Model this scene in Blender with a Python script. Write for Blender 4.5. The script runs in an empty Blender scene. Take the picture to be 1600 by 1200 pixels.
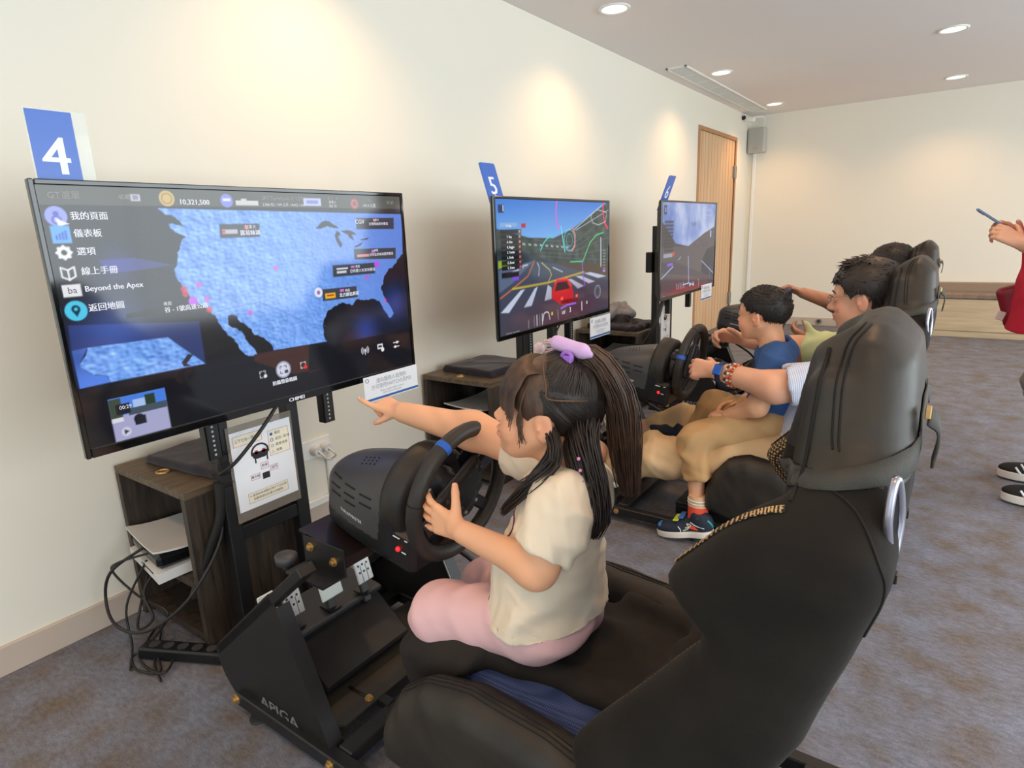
import bpy, bmesh, math, random
import numpy as np
from mathutils import Vector, Matrix

SC = bpy.context.scene
COL = SC.collection
rnd = random.Random(7)
PI = math.pi

# ------------------------------------------------------------------ camera, sky, exposure
CAM_POS = np.array([2.0426, 0.0, 1.14])
CAM_R = np.array([[0.81615572, 0.57655952, -0.03832707],
                  [0.10705438, -0.21605618, -0.97049425],
                  [-0.5678285, 0.78797135, -0.23805871]])      # rows: right, down, forward
cam = bpy.data.cameras.new('camera')
cam.sensor_width = 36.0
cam.lens = 21.6
cam.clip_start = 0.02
camo = bpy.data.objects.new('camera', cam)
COL.objects.link(camo)
m = Matrix.Identity(4)
for i in range(3):
    m[i][0] = CAM_R[0][i]; m[i][1] = -CAM_R[1][i]; m[i][2] = -CAM_R[2][i]; m[i][3] = CAM_POS[i]
camo.matrix_world = m
SC.camera = camo

def lin(c):
    return tuple(((v / 12.92) if v <= 0.04045 else ((v + 0.055) / 1.055) ** 2.4) for v in [x / 255 for x in c])

SC.view_settings.view_transform = 'Standard'
SC.view_settings.look = 'None'
SC.view_settings.gamma = 1.0
SC.view_settings.use_curve_mapping = False
SC.view_settings.exposure = EXPOSURE = -0.10
W = bpy.data.worlds.new('sky'); SC.world = W
W.use_nodes = True
_bg = W.node_tree.nodes['Background']
_bg.inputs['Color'].default_value = (0.80, 0.90, 1.0, 1)
_bg.inputs['Strength'].default_value = 1.6

def area(name, loc, target, sx, sy, power, col):
    l = bpy.data.lights.new(name, 'AREA'); l.shape = 'RECTANGLE'; l.size = sx; l.size_y = sy
    l.energy = power; l.color = col
    o = bpy.data.objects.new(name, l); COL.objects.link(o)
    o.location = loc
    o.rotation_euler = (Vector(target) - Vector(loc)).to_track_quat('-Z', 'Y').to_euler()
    return o
ROOM_X, ROOM_Y0, ROOM_Y1, ROOM_H = 5.4, -3.2, 7.6, 2.302
DAY = (0.86, 0.95, 0.98)
area('daylight_window_side', (ROOM_X - 0.12, 2.2, 1.25), (0, 2.2, 1.0), 8.4, 1.7, 225, DAY)
area('daylight_window_rear', (2.6, ROOM_Y0 + 0.12, 1.25), (2.2, 4, 1.0), 4.4, 1.7, 18, DAY)

# ------------------------------------------------------------------ materials
def nt(name):
    mt = bpy.data.materials.new(name); mt.use_nodes = True
    t = mt.node_tree
    return mt, t, t.nodes['Principled BSDF']

def M(name, col, rough=0.5, metal=0.0, var=0.0, vscale=20.0, bump=0.0, bscale=80.0, stretch=None, col2=None,
      sheen=0.0, spec=0.5, coat=0.0, emit=None, estr=0.0, attr=None, sss=0.0, alpha=None, trans=0.0, weave=None, detail=6.0):
    mt, t, p = nt(name)
    c = lin(col)
    p.inputs['Base Color'].default_value = (*c, 1)
    p.inputs['Roughness'].default_value = rough
    p.inputs['Metallic'].default_value = metal
    p.inputs['Specular IOR Level'].default_value = spec
    if sheen: p.inputs['Sheen Weight'].default_value = sheen; p.inputs['Sheen Roughness'].default_value = 0.4
    if coat: p.inputs['Coat Weight'].default_value = coat; p.inputs['Coat Roughness'].default_value = 0.05
    if emit: p.inputs['Emission Color'].default_value = (*lin(emit), 1); p.inputs['Emission Strength'].default_value = estr
    if sss:
        p.inputs['Subsurface Weight'].default_value = sss; p.inputs['Subsurface Radius'].default_value = (0.012, 0.005, 0.003)
        p.inputs['Subsurface Scale'].default_value = 1.0
    if alpha is not None: p.inputs['Alpha'].default_value = alpha
    if trans: p.inputs['Transmission Weight'].default_value = trans
    co = t.nodes.new('ShaderNodeTexCoord'); vec = co.outputs['Object']
    if stretch:
        mp = t.nodes.new('ShaderNodeMapping'); mp.inputs['Scale'].default_value = stretch
        t.links.new(vec, mp.inputs['Vector']); vec = mp.outputs['Vector']
    src = None
    if attr:
        at = t.nodes.new('ShaderNodeAttribute'); at.attribute_name = attr; src = at.outputs['Color']
    if var or col2:
        n = t.nodes.new('ShaderNodeTexNoise'); n.inputs['Scale'].default_value = vscale; n.inputs['Detail'].default_value = detail
        t.links.new(vec, n.inputs['Vector'])
        r = t.nodes.new('ShaderNodeValToRGB'); r.color_ramp.elements[0].position = 0.32; r.color_ramp.elements[1].position = 0.68
        if col2:
            a, b = c, lin(col2)
        else:
            a, b = [x * (1 - var) for x in c], [min(1, x * (1 + var)) for x in c]
        r.color_ramp.elements[0].color = (*a, 1); r.color_ramp.elements[1].color = (*b, 1)
        t.links.new(n.outputs['Fac'], r.inputs['Fac'])
        if src is None: src = r.outputs['Color']
        else:
            r.color_ramp.elements[0].color = (1 - var,) * 3 + (1,); r.color_ramp.elements[1].color = (1,) * 4
            mx = t.nodes.new('ShaderNodeMix'); mx.data_type = 'RGBA'; mx.blend_type = 'MULTIPLY'; mx.inputs['Factor'].default_value = 1
            t.links.new(src, mx.inputs['A']); t.links.new(r.outputs['Color'], mx.inputs['B']); src = mx.outputs['Result']
    if weave:                     # fine woven dots: (spacing, colour of the thread)
        ch = t.nodes.new('ShaderNodeTexVoronoi'); ch.feature = 'F1'; ch.inputs['Scale'].default_value = weave[0]; ch.inputs['Randomness'].default_value = 0.0
        t.links.new(co.outputs['Object'], ch.inputs['Vector'])
        rr = t.nodes.new('ShaderNodeValToRGB'); rr.color_ramp.elements[0].position = 0.36; rr.color_ramp.elements[1].position = 0.44
        rr.color_ramp.elements[0].color = (*lin(weave[1]), 1); rr.color_ramp.elements[1].color = (*c, 1)
        t.links.new(ch.outputs['Distance'], rr.inputs['Fac']); src = rr.outputs['Color']
    if src is not None: t.links.new(src, p.inputs['Base Color'])
    if bump:
        n2 = t.nodes.new('ShaderNodeTexNoise'); n2.inputs['Scale'].default_value = bscale; n2.inputs['Detail'].default_value = 4
        t.links.new(vec, n2.inputs['Vector'])
        b = t.nodes.new('ShaderNodeBump'); b.inputs['Strength'].default_value = bump; b.inputs['Distance'].default_value = 0.004
        t.links.new(n2.outputs['Fac'], b.inputs['Height']); t.links.new(b.outputs['Normal'], p.inputs['Normal'])
    return mt

mWALL = M('wall_paint', (234, 229, 214), 0.75, bump=0.04, bscale=160)
mCEIL = M('ceiling_paint', (238, 232, 229), 0.9)
mBASE = M('baseboard_vinyl', (196, 180, 165), 0.55)
mTRIM = M('white_plastic_trim', (236, 236, 230), 0.45)
mBLACK = M('black_powder_coat', (26, 26, 27), 0.42, var=0.12, vscale=30, bump=0.05, bscale=400)
mBLKPL = M('black_plastic', (24, 24, 26), 0.34, bump=0.03, bscale=300)
mGREYPL = M('dark_grey_plastic', (62, 62, 64), 0.42, bump=0.04, bscale=400)
mRUBBER = M('rim_rubber', (40, 37, 33), 0.5, bump=0.06, bscale=250)
mDECK = M('brown_black_deck', (30, 22, 22), 0.3, var=0.15)
mSUEDE = M('black_suede', (29, 26, 22), 0.85, var=0.35, vscale=9, bump=0.15, bscale=90, sheen=0.04, spec=0.3)
mSUEDE2 = M('worn_black_leather', (26, 23, 19), 0.5, col2=(50, 45, 37), vscale=6, bump=0.12, bscale=60)
mSEAM = M('black_seam_thread', (16, 14, 12), 0.8)
mSTITCH = M('tan_stitch', (200, 168, 120), 0.7)
mWEAVE = M('tan_dotted_mesh_fabric', (30, 25, 20), 0.85, weave=(190, (190, 155, 100)))
mBLUE = M('blue_mesh_fabric', (44, 62, 108), 0.8, weave=(260, (78, 98, 150)))
mSTRAP = M('dark_webbing', (66, 66, 62), 0.75, bump=0.3, bscale=500)
mCHROME = M('bright_chrome', (176, 176, 190), 0.3, metal=0.9)
mSILVER = M('brushed_aluminium', (190, 188, 186), 0.38, metal=0.75, var=0.1, vscale=60)
mBRASS = M('yellow_zinc_bolt', (206, 172, 112), 0.35, metal=0.8)
mWHITEP = M('white_painted_metal', (228, 238, 232), 0.4)
mPAPER = M('white_paper', (240, 242, 246), 0.6)
mINK = M('black_ink', (40, 38, 42), 0.8)
mREDINK = M('red_ink', (205, 70, 80), 0.8)
mGREYINK = M('grey_ink', (150, 155, 165), 0.8)
mBLUEINK = M('blue_ink', (44, 98, 170), 0.7)
mCREAMP = M('cream_paper_panel', (246, 238, 214), 0.7)
mSIGN = M('blue_sign_print', (74, 112, 196), 0.3)
mSIGNW = M('white_sign_print', (238, 240, 246), 0.4)
mACRYL = M('clear_acrylic', (240, 250, 245), 0.04, alpha=0.22)
mCLOTH = M('dark_navy_cloth', (44, 38, 46), 0.9, bump=0.2, bscale=300, sheen=0.2)
mCONS = M('white_console_plastic', (228, 226, 222), 0.4)
mCABLE = M('black_cable', (32, 30, 29), 0.5)
mGREYMET = M('grey_steel', (150, 148, 140), 0.4, metal=0.6)
mLEDR = M('red_led', (255, 30, 30), 0.3, emit=(255, 28, 34), estr=2.5)
mTAPEB = M('blue_tape', (30, 92, 190), 0.5)
mRED = M('red_cotton', (206, 26, 58), 0.85, bump=0.1, bscale=200)

def wood(name, a, b, sc, stretch, rough=0.5, bump=0.12):
    mt, t, p = nt(name)
    p.inputs['Roughness'].default_value = rough
    co = t.nodes.new('ShaderNodeTexCoord'); mp = t.nodes.new('ShaderNodeMapping'); mp.inputs['Scale'].default_value = stretch
    t.links.new(co.outputs['Object'], mp.inputs['Vector'])
    n = t.nodes.new('ShaderNodeTexNoise'); n.inputs['Scale'].default_value = sc; n.inputs['Detail'].default_value = 8; n.inputs['Distortion'].default_value = 0.6
    t.links.new(mp.outputs['Vector'], n.inputs['Vector'])
    r = t.nodes.new('ShaderNodeValToRGB'); r.color_ramp.elements[0].position = 0.3; r.color_ramp.elements[1].position = 0.7
    r.color_ramp.elements[0].color = (*lin(a), 1); r.color_ramp.elements[1].color = (*lin(b), 1)
    t.links.new(n.outputs['Fac'], r.inputs['Fac']); t.links.new(r.outputs['Color'], p.inputs['Base Color'])
    bp = t.nodes.new('ShaderNodeBump'); bp.inputs['Strength'].default_value = bump; bp.inputs['Distance'].default_value = 0.003
    t.links.new(n.outputs['Fac'], bp.inputs['Height']); t.links.new(bp.outputs['Normal'], p.inputs['Normal'])
    return mt
mOAKD = wood('dark_oak_veneer', (34, 28, 23), (74, 62, 51), 3.0, (22, 22, 2.2))
mOAKT = wood('oak_veneer_top', (62, 50, 39), (108, 92, 72), 3.0, (22, 2.2, 22))
mDOOR = wood('pale_oak_door', (206, 166, 126), (226, 190, 150), 3.0, (9, 9, 0.5), 0.45, 0.05)
mDOORF = M('oak_door_frame', (176, 128, 84), 0.5)
mBENCHW = wood('bench_wood', (186, 164, 132), (206, 184, 150), 3.0, (1.0, 14, 14), 0.5, 0.04)
mBENCHC = M('bench_cushion', (132, 112, 96), 0.7, var=0.2, vscale=14, bump=0.1)

def carpet():
    mt, t, p = nt('mottled_carpet')
    p.inputs['Roughness'].default_value = 0.8
    p.inputs['Specular IOR Level'].default_value = 0.35
    co = t.nodes.new('ShaderNodeTexCoord')
    def noise(sc, det, st):
        mp = t.nodes.new('ShaderNodeMapping'); mp.inputs['Scale'].default_value = st
        t.links.new(co.outputs['Object'], mp.inputs['Vector'])
        n = t.nodes.new('ShaderNodeTexNoise'); n.inputs['Scale'].default_value = sc; n.inputs['Detail'].default_value = det
        t.links.new(mp.outputs['Vector'], n.inputs['Vector']); return n
    n1 = noise(9, 9, (1, 1.0, 1)); n2 = noise(45, 6, (1, 2.0, 1)); n3 = noise(190, 3, (1, 1.6, 1))
    r1 = t.nodes.new('ShaderNodeValToRGB'); e = r1.color_ramp.elements
    e[0].position = 0.30; e[0].color = (*lin((106, 96, 88)), 1); e[1].position = 0.72; e[1].color = (*lin((122, 127, 142)), 1)
    x = r1.color_ramp.elements.new(0.5); x.color = (*lin((113, 113, 121)), 1)
    t.links.new(n1.outputs['Fac'], r1.inputs['Fac'])
    def mul(a, fac_src, lo, hi):
        r = t.nodes.new('ShaderNodeMapRange'); r.inputs['From Min'].default_value = 0.3; r.inputs['From Max'].default_value = 0.7
        r.inputs['To Min'].default_value = lo; r.inputs['To Max'].default_value = hi
        t.links.new(fac_src, r.inputs['Value'])
        mx = t.nodes.new('ShaderNodeVectorMath'); mx.operation = 'SCALE'
        t.links.new(a, mx.inputs[0]); t.links.new(r.outputs['Result'], mx.inputs['Scale']); return mx.outputs['Vector']
    c = mul(r1.outputs['Color'], n2.outputs['Fac'], 0.78, 1.2)
    c = mul(c, n3.outputs['Fac'], 0.82, 1.18)
    t.links.new(c, p.inputs['Base Color'])
    b = t.nodes.new('ShaderNodeBump'); b.inputs['Strength'].default_value = 0.35; b.inputs['Distance'].default_value = 0.003
    t.links.new(n3.outputs['Fac'], b.inputs['Height']); t.links.new(b.outputs['Normal'], p.inputs['Normal'])
    return mt
mCARPET = carpet()

def screen_mat():
    mt, t, p = nt('screen_picture')
    p.inputs['Base Color'].default_value = (0.004, 0.004, 0.005, 1); p.inputs['Roughness'].default_value = 0.09
    at = t.nodes.new('ShaderNodeAttribute'); at.attribute_name = 'Col'
    t.links.new(at.outputs['Color'], p.inputs['Emission Color']); p.inputs['Emission Strength'].default_value = 1.0
    return mt
mSCREEN = screen_mat()
def glow(name, c, s=1.0):
    return M(name, (4, 4, 5), 0.3, emit=c, estr=s)
gWHITE = glow('screen_white', (236, 238, 248)); gGREY = glow('screen_grey', (170, 172, 170)); gDIM = glow('screen_dim', (150, 152, 150))
gBLACK = M('screen_black', (10, 10, 14), 0.2)

# ------------------------------------------------------------------ objects
def link(o, parent=None):
    COL.objects.link(o)
    if parent is not None:
        o.parent = parent
        w = np.array(parent.get('_w', (0, 0, 0)), float)
        o.location = tuple(-w) if '_root' in parent else (0, 0, 0)
    return o

def thing(name, label, cat, loc=(0, 0, 0), group=None):
    o = bpy.data.objects.new(name, None); COL.objects.link(o)
    o.empty_display_size = 0.05
    o.location = loc; o['_w'] = tuple(float(v) for v in loc); o['_root'] = 1
    return tag(o, label, cat, group)

def tag(o, label, cat, group=None):
    o['label'] = label; o['category'] = cat
    if group: o['group'] = group
    return o

def struct(o):
    o['kind'] = 'structure'; return o

def mesh_from(name, V, F, mats, mi=None, smooth=True, col=None):
    me = bpy.data.meshes.new(name)
    V = np.asarray(V, np.float32)
    if isinstance(F, np.ndarray) and F.ndim == 2:
        n, k = F.shape
        me.vertices.add(len(V)); me.vertices.foreach_set('co', V.ravel())
        me.loops.add(n * k); me.loops.foreach_set('vertex_index', F.astype(np.int32).ravel())
        me.polygons.add(n); me.polygons.foreach_set('loop_start', np.arange(0, n * k, k, dtype=np.int32))
        me.update(calc_edges=True)
    else:
        me.from_pydata([tuple(map(float, v)) for v in V], [], F)
    for x in (mats if isinstance(mats, (list, tuple)) else [mats]): me.materials.append(x)
    if mi is not None: me.polygons.foreach_set('material_index', np.asarray(mi, np.int32))
    me.polygons.foreach_set('use_smooth', np.full(len(me.polygons), bool(smooth)))
    if col is not None:
        a = me.attributes.new('Col', 'FLOAT_COLOR', 'POINT')
        c = np.ones((len(V), 4), np.float32); c[:, :3] = col; a.data.foreach_set('color', c.ravel())
    me.update()
    return me

def frame(d, up=(0, 0, 1)):
    d = np.array(d, float); d /= np.linalg.norm(d)
    u = np.array(up, float)
    if abs(d @ u) > 0.97 * np.linalg.norm(u): u = np.array((1.0, 0, 0)) if abs(d[0]) < 0.9 else np.array((0, 1.0, 0))
    a = np.cross(u, d); a /= np.linalg.norm(a)
    return a, np.cross(d, a), d

def rot(axis, ang):
    return np.array(Matrix.Rotation(ang, 3, Vector(axis)))

def smooth_path(P, n=6):
    P = [np.array(p, float) for p in P]
    if len(P) < 3: return P
    Q = [2 * P[0] - P[1]] + P + [2 * P[-1] - P[-2]]; out = []
    for i in range(1, len(Q) - 2):
        a, b, c, d = Q[i - 1:i + 3]
        for j in range(n):
            t = j / n
            out.append(0.5 * ((2 * b) + (c - a) * t + (2 * a - 5 * b + 4 * c - d) * t * t + (3 * b - a - 3 * c + d) * t ** 3))
    out.append(P[-1]); return out

class MB:
    """collects shapes into one mesh"""
    def __init__(s): s.V = []; s.F = []; s.MI = []; s.S = []; s.mi = 0
    def add(s, V, F, smooth=False):
        b = len(s.V); s.V += [tuple(map(float, v)) for v in V]; s.F += [[i + b for i in f] for f in F]
        s.MI += [s.mi] * len(F); s.S += [smooth] * len(F); return s
    def m(s, i): s.mi = i; return s
    def box(s, c, h, R=None, bev=0.0):
        c = np.array(c, float); h = np.array(h, float)
        R = np.eye(3) if R is None else np.array(R)
        b = min(bev, min(h) * 0.9)
        if b <= 0:
            V = [np.array((x, y, z)) * h for x in (-1, 1) for y in (-1, 1) for z in (-1, 1)]
            F = [(0, 1, 3, 2), (4, 6, 7, 5), (0, 4, 5, 1), (2, 3, 7, 6), (0, 2, 6, 4), (1, 5, 7, 3)]
        else:
            V = []; key = {}
            for sx in (-1, 1):
                for sy in (-1, 1):
                    for sz in (-1, 1):
                        for ax in range(3):
                            v = np.array((sx, sy, sz)) * (h - b); v[ax] = (sx, sy, sz)[ax] * h[ax]
                            key[(sx, sy, sz, ax)] = len(V); V.append(v)
            F = []
            for ax in range(3):
                o1, o2 = (ax + 1) % 3, (ax + 2) % 3
                for sg in (-1, 1):
                    q = []
                    for a, bb in ((-1, -1), (1, -1), (1, 1), (-1, 1)):
                        t = [0, 0, 0]; t[ax] = sg; t[o1] = a; t[o2] = bb; q.append(key[(*t, ax)])
                    F.append(q if sg > 0 else q[::-1])
                for a in (-1, 1):
                    for bb in (-1, 1):
                        q = []
                        for sg, aa in ((-1, o1), (-1, o2), (1, o2), (1, o1)):
                            t = [0, 0, 0]; t[ax] = sg; t[o1] = a; t[o2] = bb; q.append(key[(*t, aa)])
                        F.append(q if a * bb < 0 else q[::-1])
            for sx in (-1, 1):
                for sy in (-1, 1):
                    for sz in (-1, 1):
                        q = [key[(sx, sy, sz, k)] for k in range(3)]
                        F.append(q if sx * sy * sz > 0 else q[::-1])
        return s.add([c + R @ v for v in V], F)
    def bb(s, lo, hi, bev=0.0):
        lo = np.array(lo, float); hi = np.array(hi, float)
        return s.box((lo + hi) / 2, (hi - lo) / 2, None, bev)
    def cyl(s, a, b, ra, rb=None, n=16, caps=True):
        rb = ra if rb is None else rb
        a = np.array(a, float); b = np.array(b, float); u, v, d = frame(b - a)
        V = [c + (u * math.cos(2 * PI * i / n) + v * math.sin(2 * PI * i / n)) * r for c, r in ((a, ra), (b, rb)) for i in range(n)]
        s.add(V, [(i, (i + 1) % n, n + (i + 1) % n, n + i) for i in range(n)], True)
        if caps: s.add(V, [list(range(n))[::-1], list(range(n, 2 * n))])
        return s
    def tube(s, P, r, n=8, sm=0, closed=False, flat=None, caps=True):
        if sm: P = smooth_path(P, sm)
        P = [np.array(p, float) for p in P]; k = len(P)
        rr = (lambda i: r) if not hasattr(r, '__len__') else (lambda i: float(np.interp(i / max(k - 1, 1), np.linspace(0, 1, len(r)), r)))
        V = []; pu = None
        for i in range(k):
            if closed: d = P[(i + 1) % k] - P[i - 1]
            else: d = P[min(i + 1, k - 1)] - P[max(i - 1, 0)]
            L = np.linalg.norm(d); d = d / L if L > 1e-9 else np.array((0, 0, 1.0))
            if pu is None: u, v, _ = frame(d)
            else:
                u = pu - d * (pu @ d); u /= max(np.linalg.norm(u), 1e-9); v = np.cross(d, u)
            pu = u
            for j in range(n):
                t = 2 * PI * j / n
                V.append(P[i] + (u * math.cos(t) + v * math.sin(t) * (flat or 1)) * rr(i))
        F = []
        for i in range(k if closed else k - 1):
            for j in range(n):
                a, b = i * n, ((i + 1) % k) * n
                F.append((a + j, a + (j + 1) % n, b + (j + 1) % n, b + j))
        s.add(V, F, True)
        if caps and not closed: s.add(V, [list(range(n))[::-1], list(range((k - 1) * n, k * n))])
        return s
    def ribbon(s, P, N, w, t, sm=0):
        """flat strip along P, width w across, thickness t along the normals N"""
        if sm: P = smooth_path(P, sm); N = smooth_path(N, sm)
        V = []; k = len(P)
        for i in range(k):
            p = np.array(P[i], float); d = np.array(P[min(i + 1, k - 1)]) - np.array(P[max(i - 1, 0)]); d = d / max(np.linalg.norm(d), 1e-9)
            n = np.array(N[i], float); n = n - d * (n @ d); n /= np.linalg.norm(n); x = np.cross(d, n)
            for a, b in ((-1, 0), (1, 0), (1, 1), (-1, 1)): V.append(p + x * a * w / 2 + n * b * t)
        F = [(i * 4 + j, i * 4 + (j + 1) % 4, i * 4 + 4 + (j + 1) % 4, i * 4 + 4 + j) for i in range(k - 1) for j in range(4)]
        F += [(3, 2, 1, 0), tuple(range(k * 4 - 4, k * 4))]
        return s.add(V, F, True)
    def prism(s, poly, o, u, v, d):
        """polygon (in the axes u, v at o) extruded by the vector d"""
        o, u, v, d = [np.array(x, float) for x in (o, u, v, d)]; n = len(poly)
        if sum(poly[i - 1][0] * poly[i][1] - poly[i][0] * poly[i - 1][1] for i in range(n)) * (np.cross(u, v) @ d) < 0: poly = poly[::-1]
        A = [o + u * p[0] + v * p[1] for p in poly]
        return s.add(A + [a + d for a in A], [list(range(n))[::-1], list(range(n, 2 * n))] + [(i, (i + 1) % n, n + (i + 1) % n, n + i) for i in range(n)])
    def lathe(s, prof, o, axis, n=32, caps=False, up=(0, 0, 1)):
        """profile of (distance along axis, radius)"""
        o = np.array(o, float); u, v, d = frame(axis, up); V = []
        for z, r in prof:
            for i in range(n): V.append(o + d * z + (u * math.cos(2 * PI * i / n) + v * math.sin(2 * PI * i / n)) * r)
        F = [(k * n + i, k * n + (i + 1) % n, (k + 1) * n + (i + 1) % n, (k + 1) * n + i) for k in range(len(prof) - 1) for i in range(n)]
        s.add(V, F, True)
        if caps: s.add(V, [list(range(n))[::-1], list(range((len(prof) - 1) * n, len(prof) * n))])
        return s
    def ball(s, c, r, n=12):
        r = np.array((r, r, r) if not hasattr(r, '__len__') else r, float); c = np.array(c, float)
        V = [c + r * (0, 0, -1)]; k = n // 2
        for i in range(1, k):
            a = -PI / 2 + PI * i / k
            for j in range(n): V.append(c + r * (math.cos(a) * math.cos(2 * PI * j / n), math.cos(a) * math.sin(2 * PI * j / n), math.sin(a)))
        V.append(c + r * (0, 0, 1)); e = len(V) - 1
        F = [(0, 1 + (j + 1) % n, 1 + j) for j in range(n)]
        for i in range(k - 2):
            for j in range(n):
                a = 1 + i * n; F.append((a + j, a + (j + 1) % n, a + n + (j + 1) % n, a + n + j))
        a = 1 + (k - 2) * n; F += [(a + j, a + (j + 1) % n, e) for j in range(n)]
        return s.add(V, F, True)
    def mesh(s, name, mats):
        me = mesh_from(name, s.V, s.F, mats, s.MI, False)
        me.polygons.foreach_set('use_smooth', np.array(s.S, bool)); return me
    def build(s, name, mats, parent=None, kind=None):
        o = bpy.data.objects.new(name, s.mesh(name, mats)); link(o, parent)
        if kind: o['kind'] = kind
        return o

def part(name, me, parent=None):
    return link(bpy.data.objects.new(name, me), parent)

def copy_tree(o, parent=None):
    c = o.copy(); COL.objects.link(c)
    if parent is not None: c.parent = parent
    for ch in list(o.children): copy_tree(ch, c)
    return c

_tc = bpy.data.curves.new('text_source', 'FONT')
_to = bpy.data.objects.new('text_source', _tc)
def text_geo(txt, size, align='LEFT'):
    _tc.body = txt; _tc.size = size; _tc.align_x = align; _tc.align_y = 'CENTER'; _tc.resolution_u = 2
    me = bpy.data.meshes.new_from_object(_to)
    V = np.zeros(len(me.vertices) * 3); me.vertices.foreach_get('co', V); V = V.reshape(-1, 3)
    F = [list(p.vertices) for p in me.polygons]
    bpy.data.meshes.remove(me); return V, F

def put_text(mb, txt, size, o, u, v, align='LEFT', sx=1.0, bold=0.0):
    """flat lettering written into mb: origin o, reading direction u, up v"""
    V, F = text_geo(txt, size, align)
    o, u, v = [np.array(x, float) for x in (o, u, v)]
    nn = np.cross(u, v); nn = nn / np.linalg.norm(nn) * 0.00006
    for kk, dx in enumerate([0] if not bold else [-bold, 0, bold]):
        mb.add([o + nn * kk + u * (p[0] * sx + dx) + v * p[1] for p in V], F)
    return mb

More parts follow.
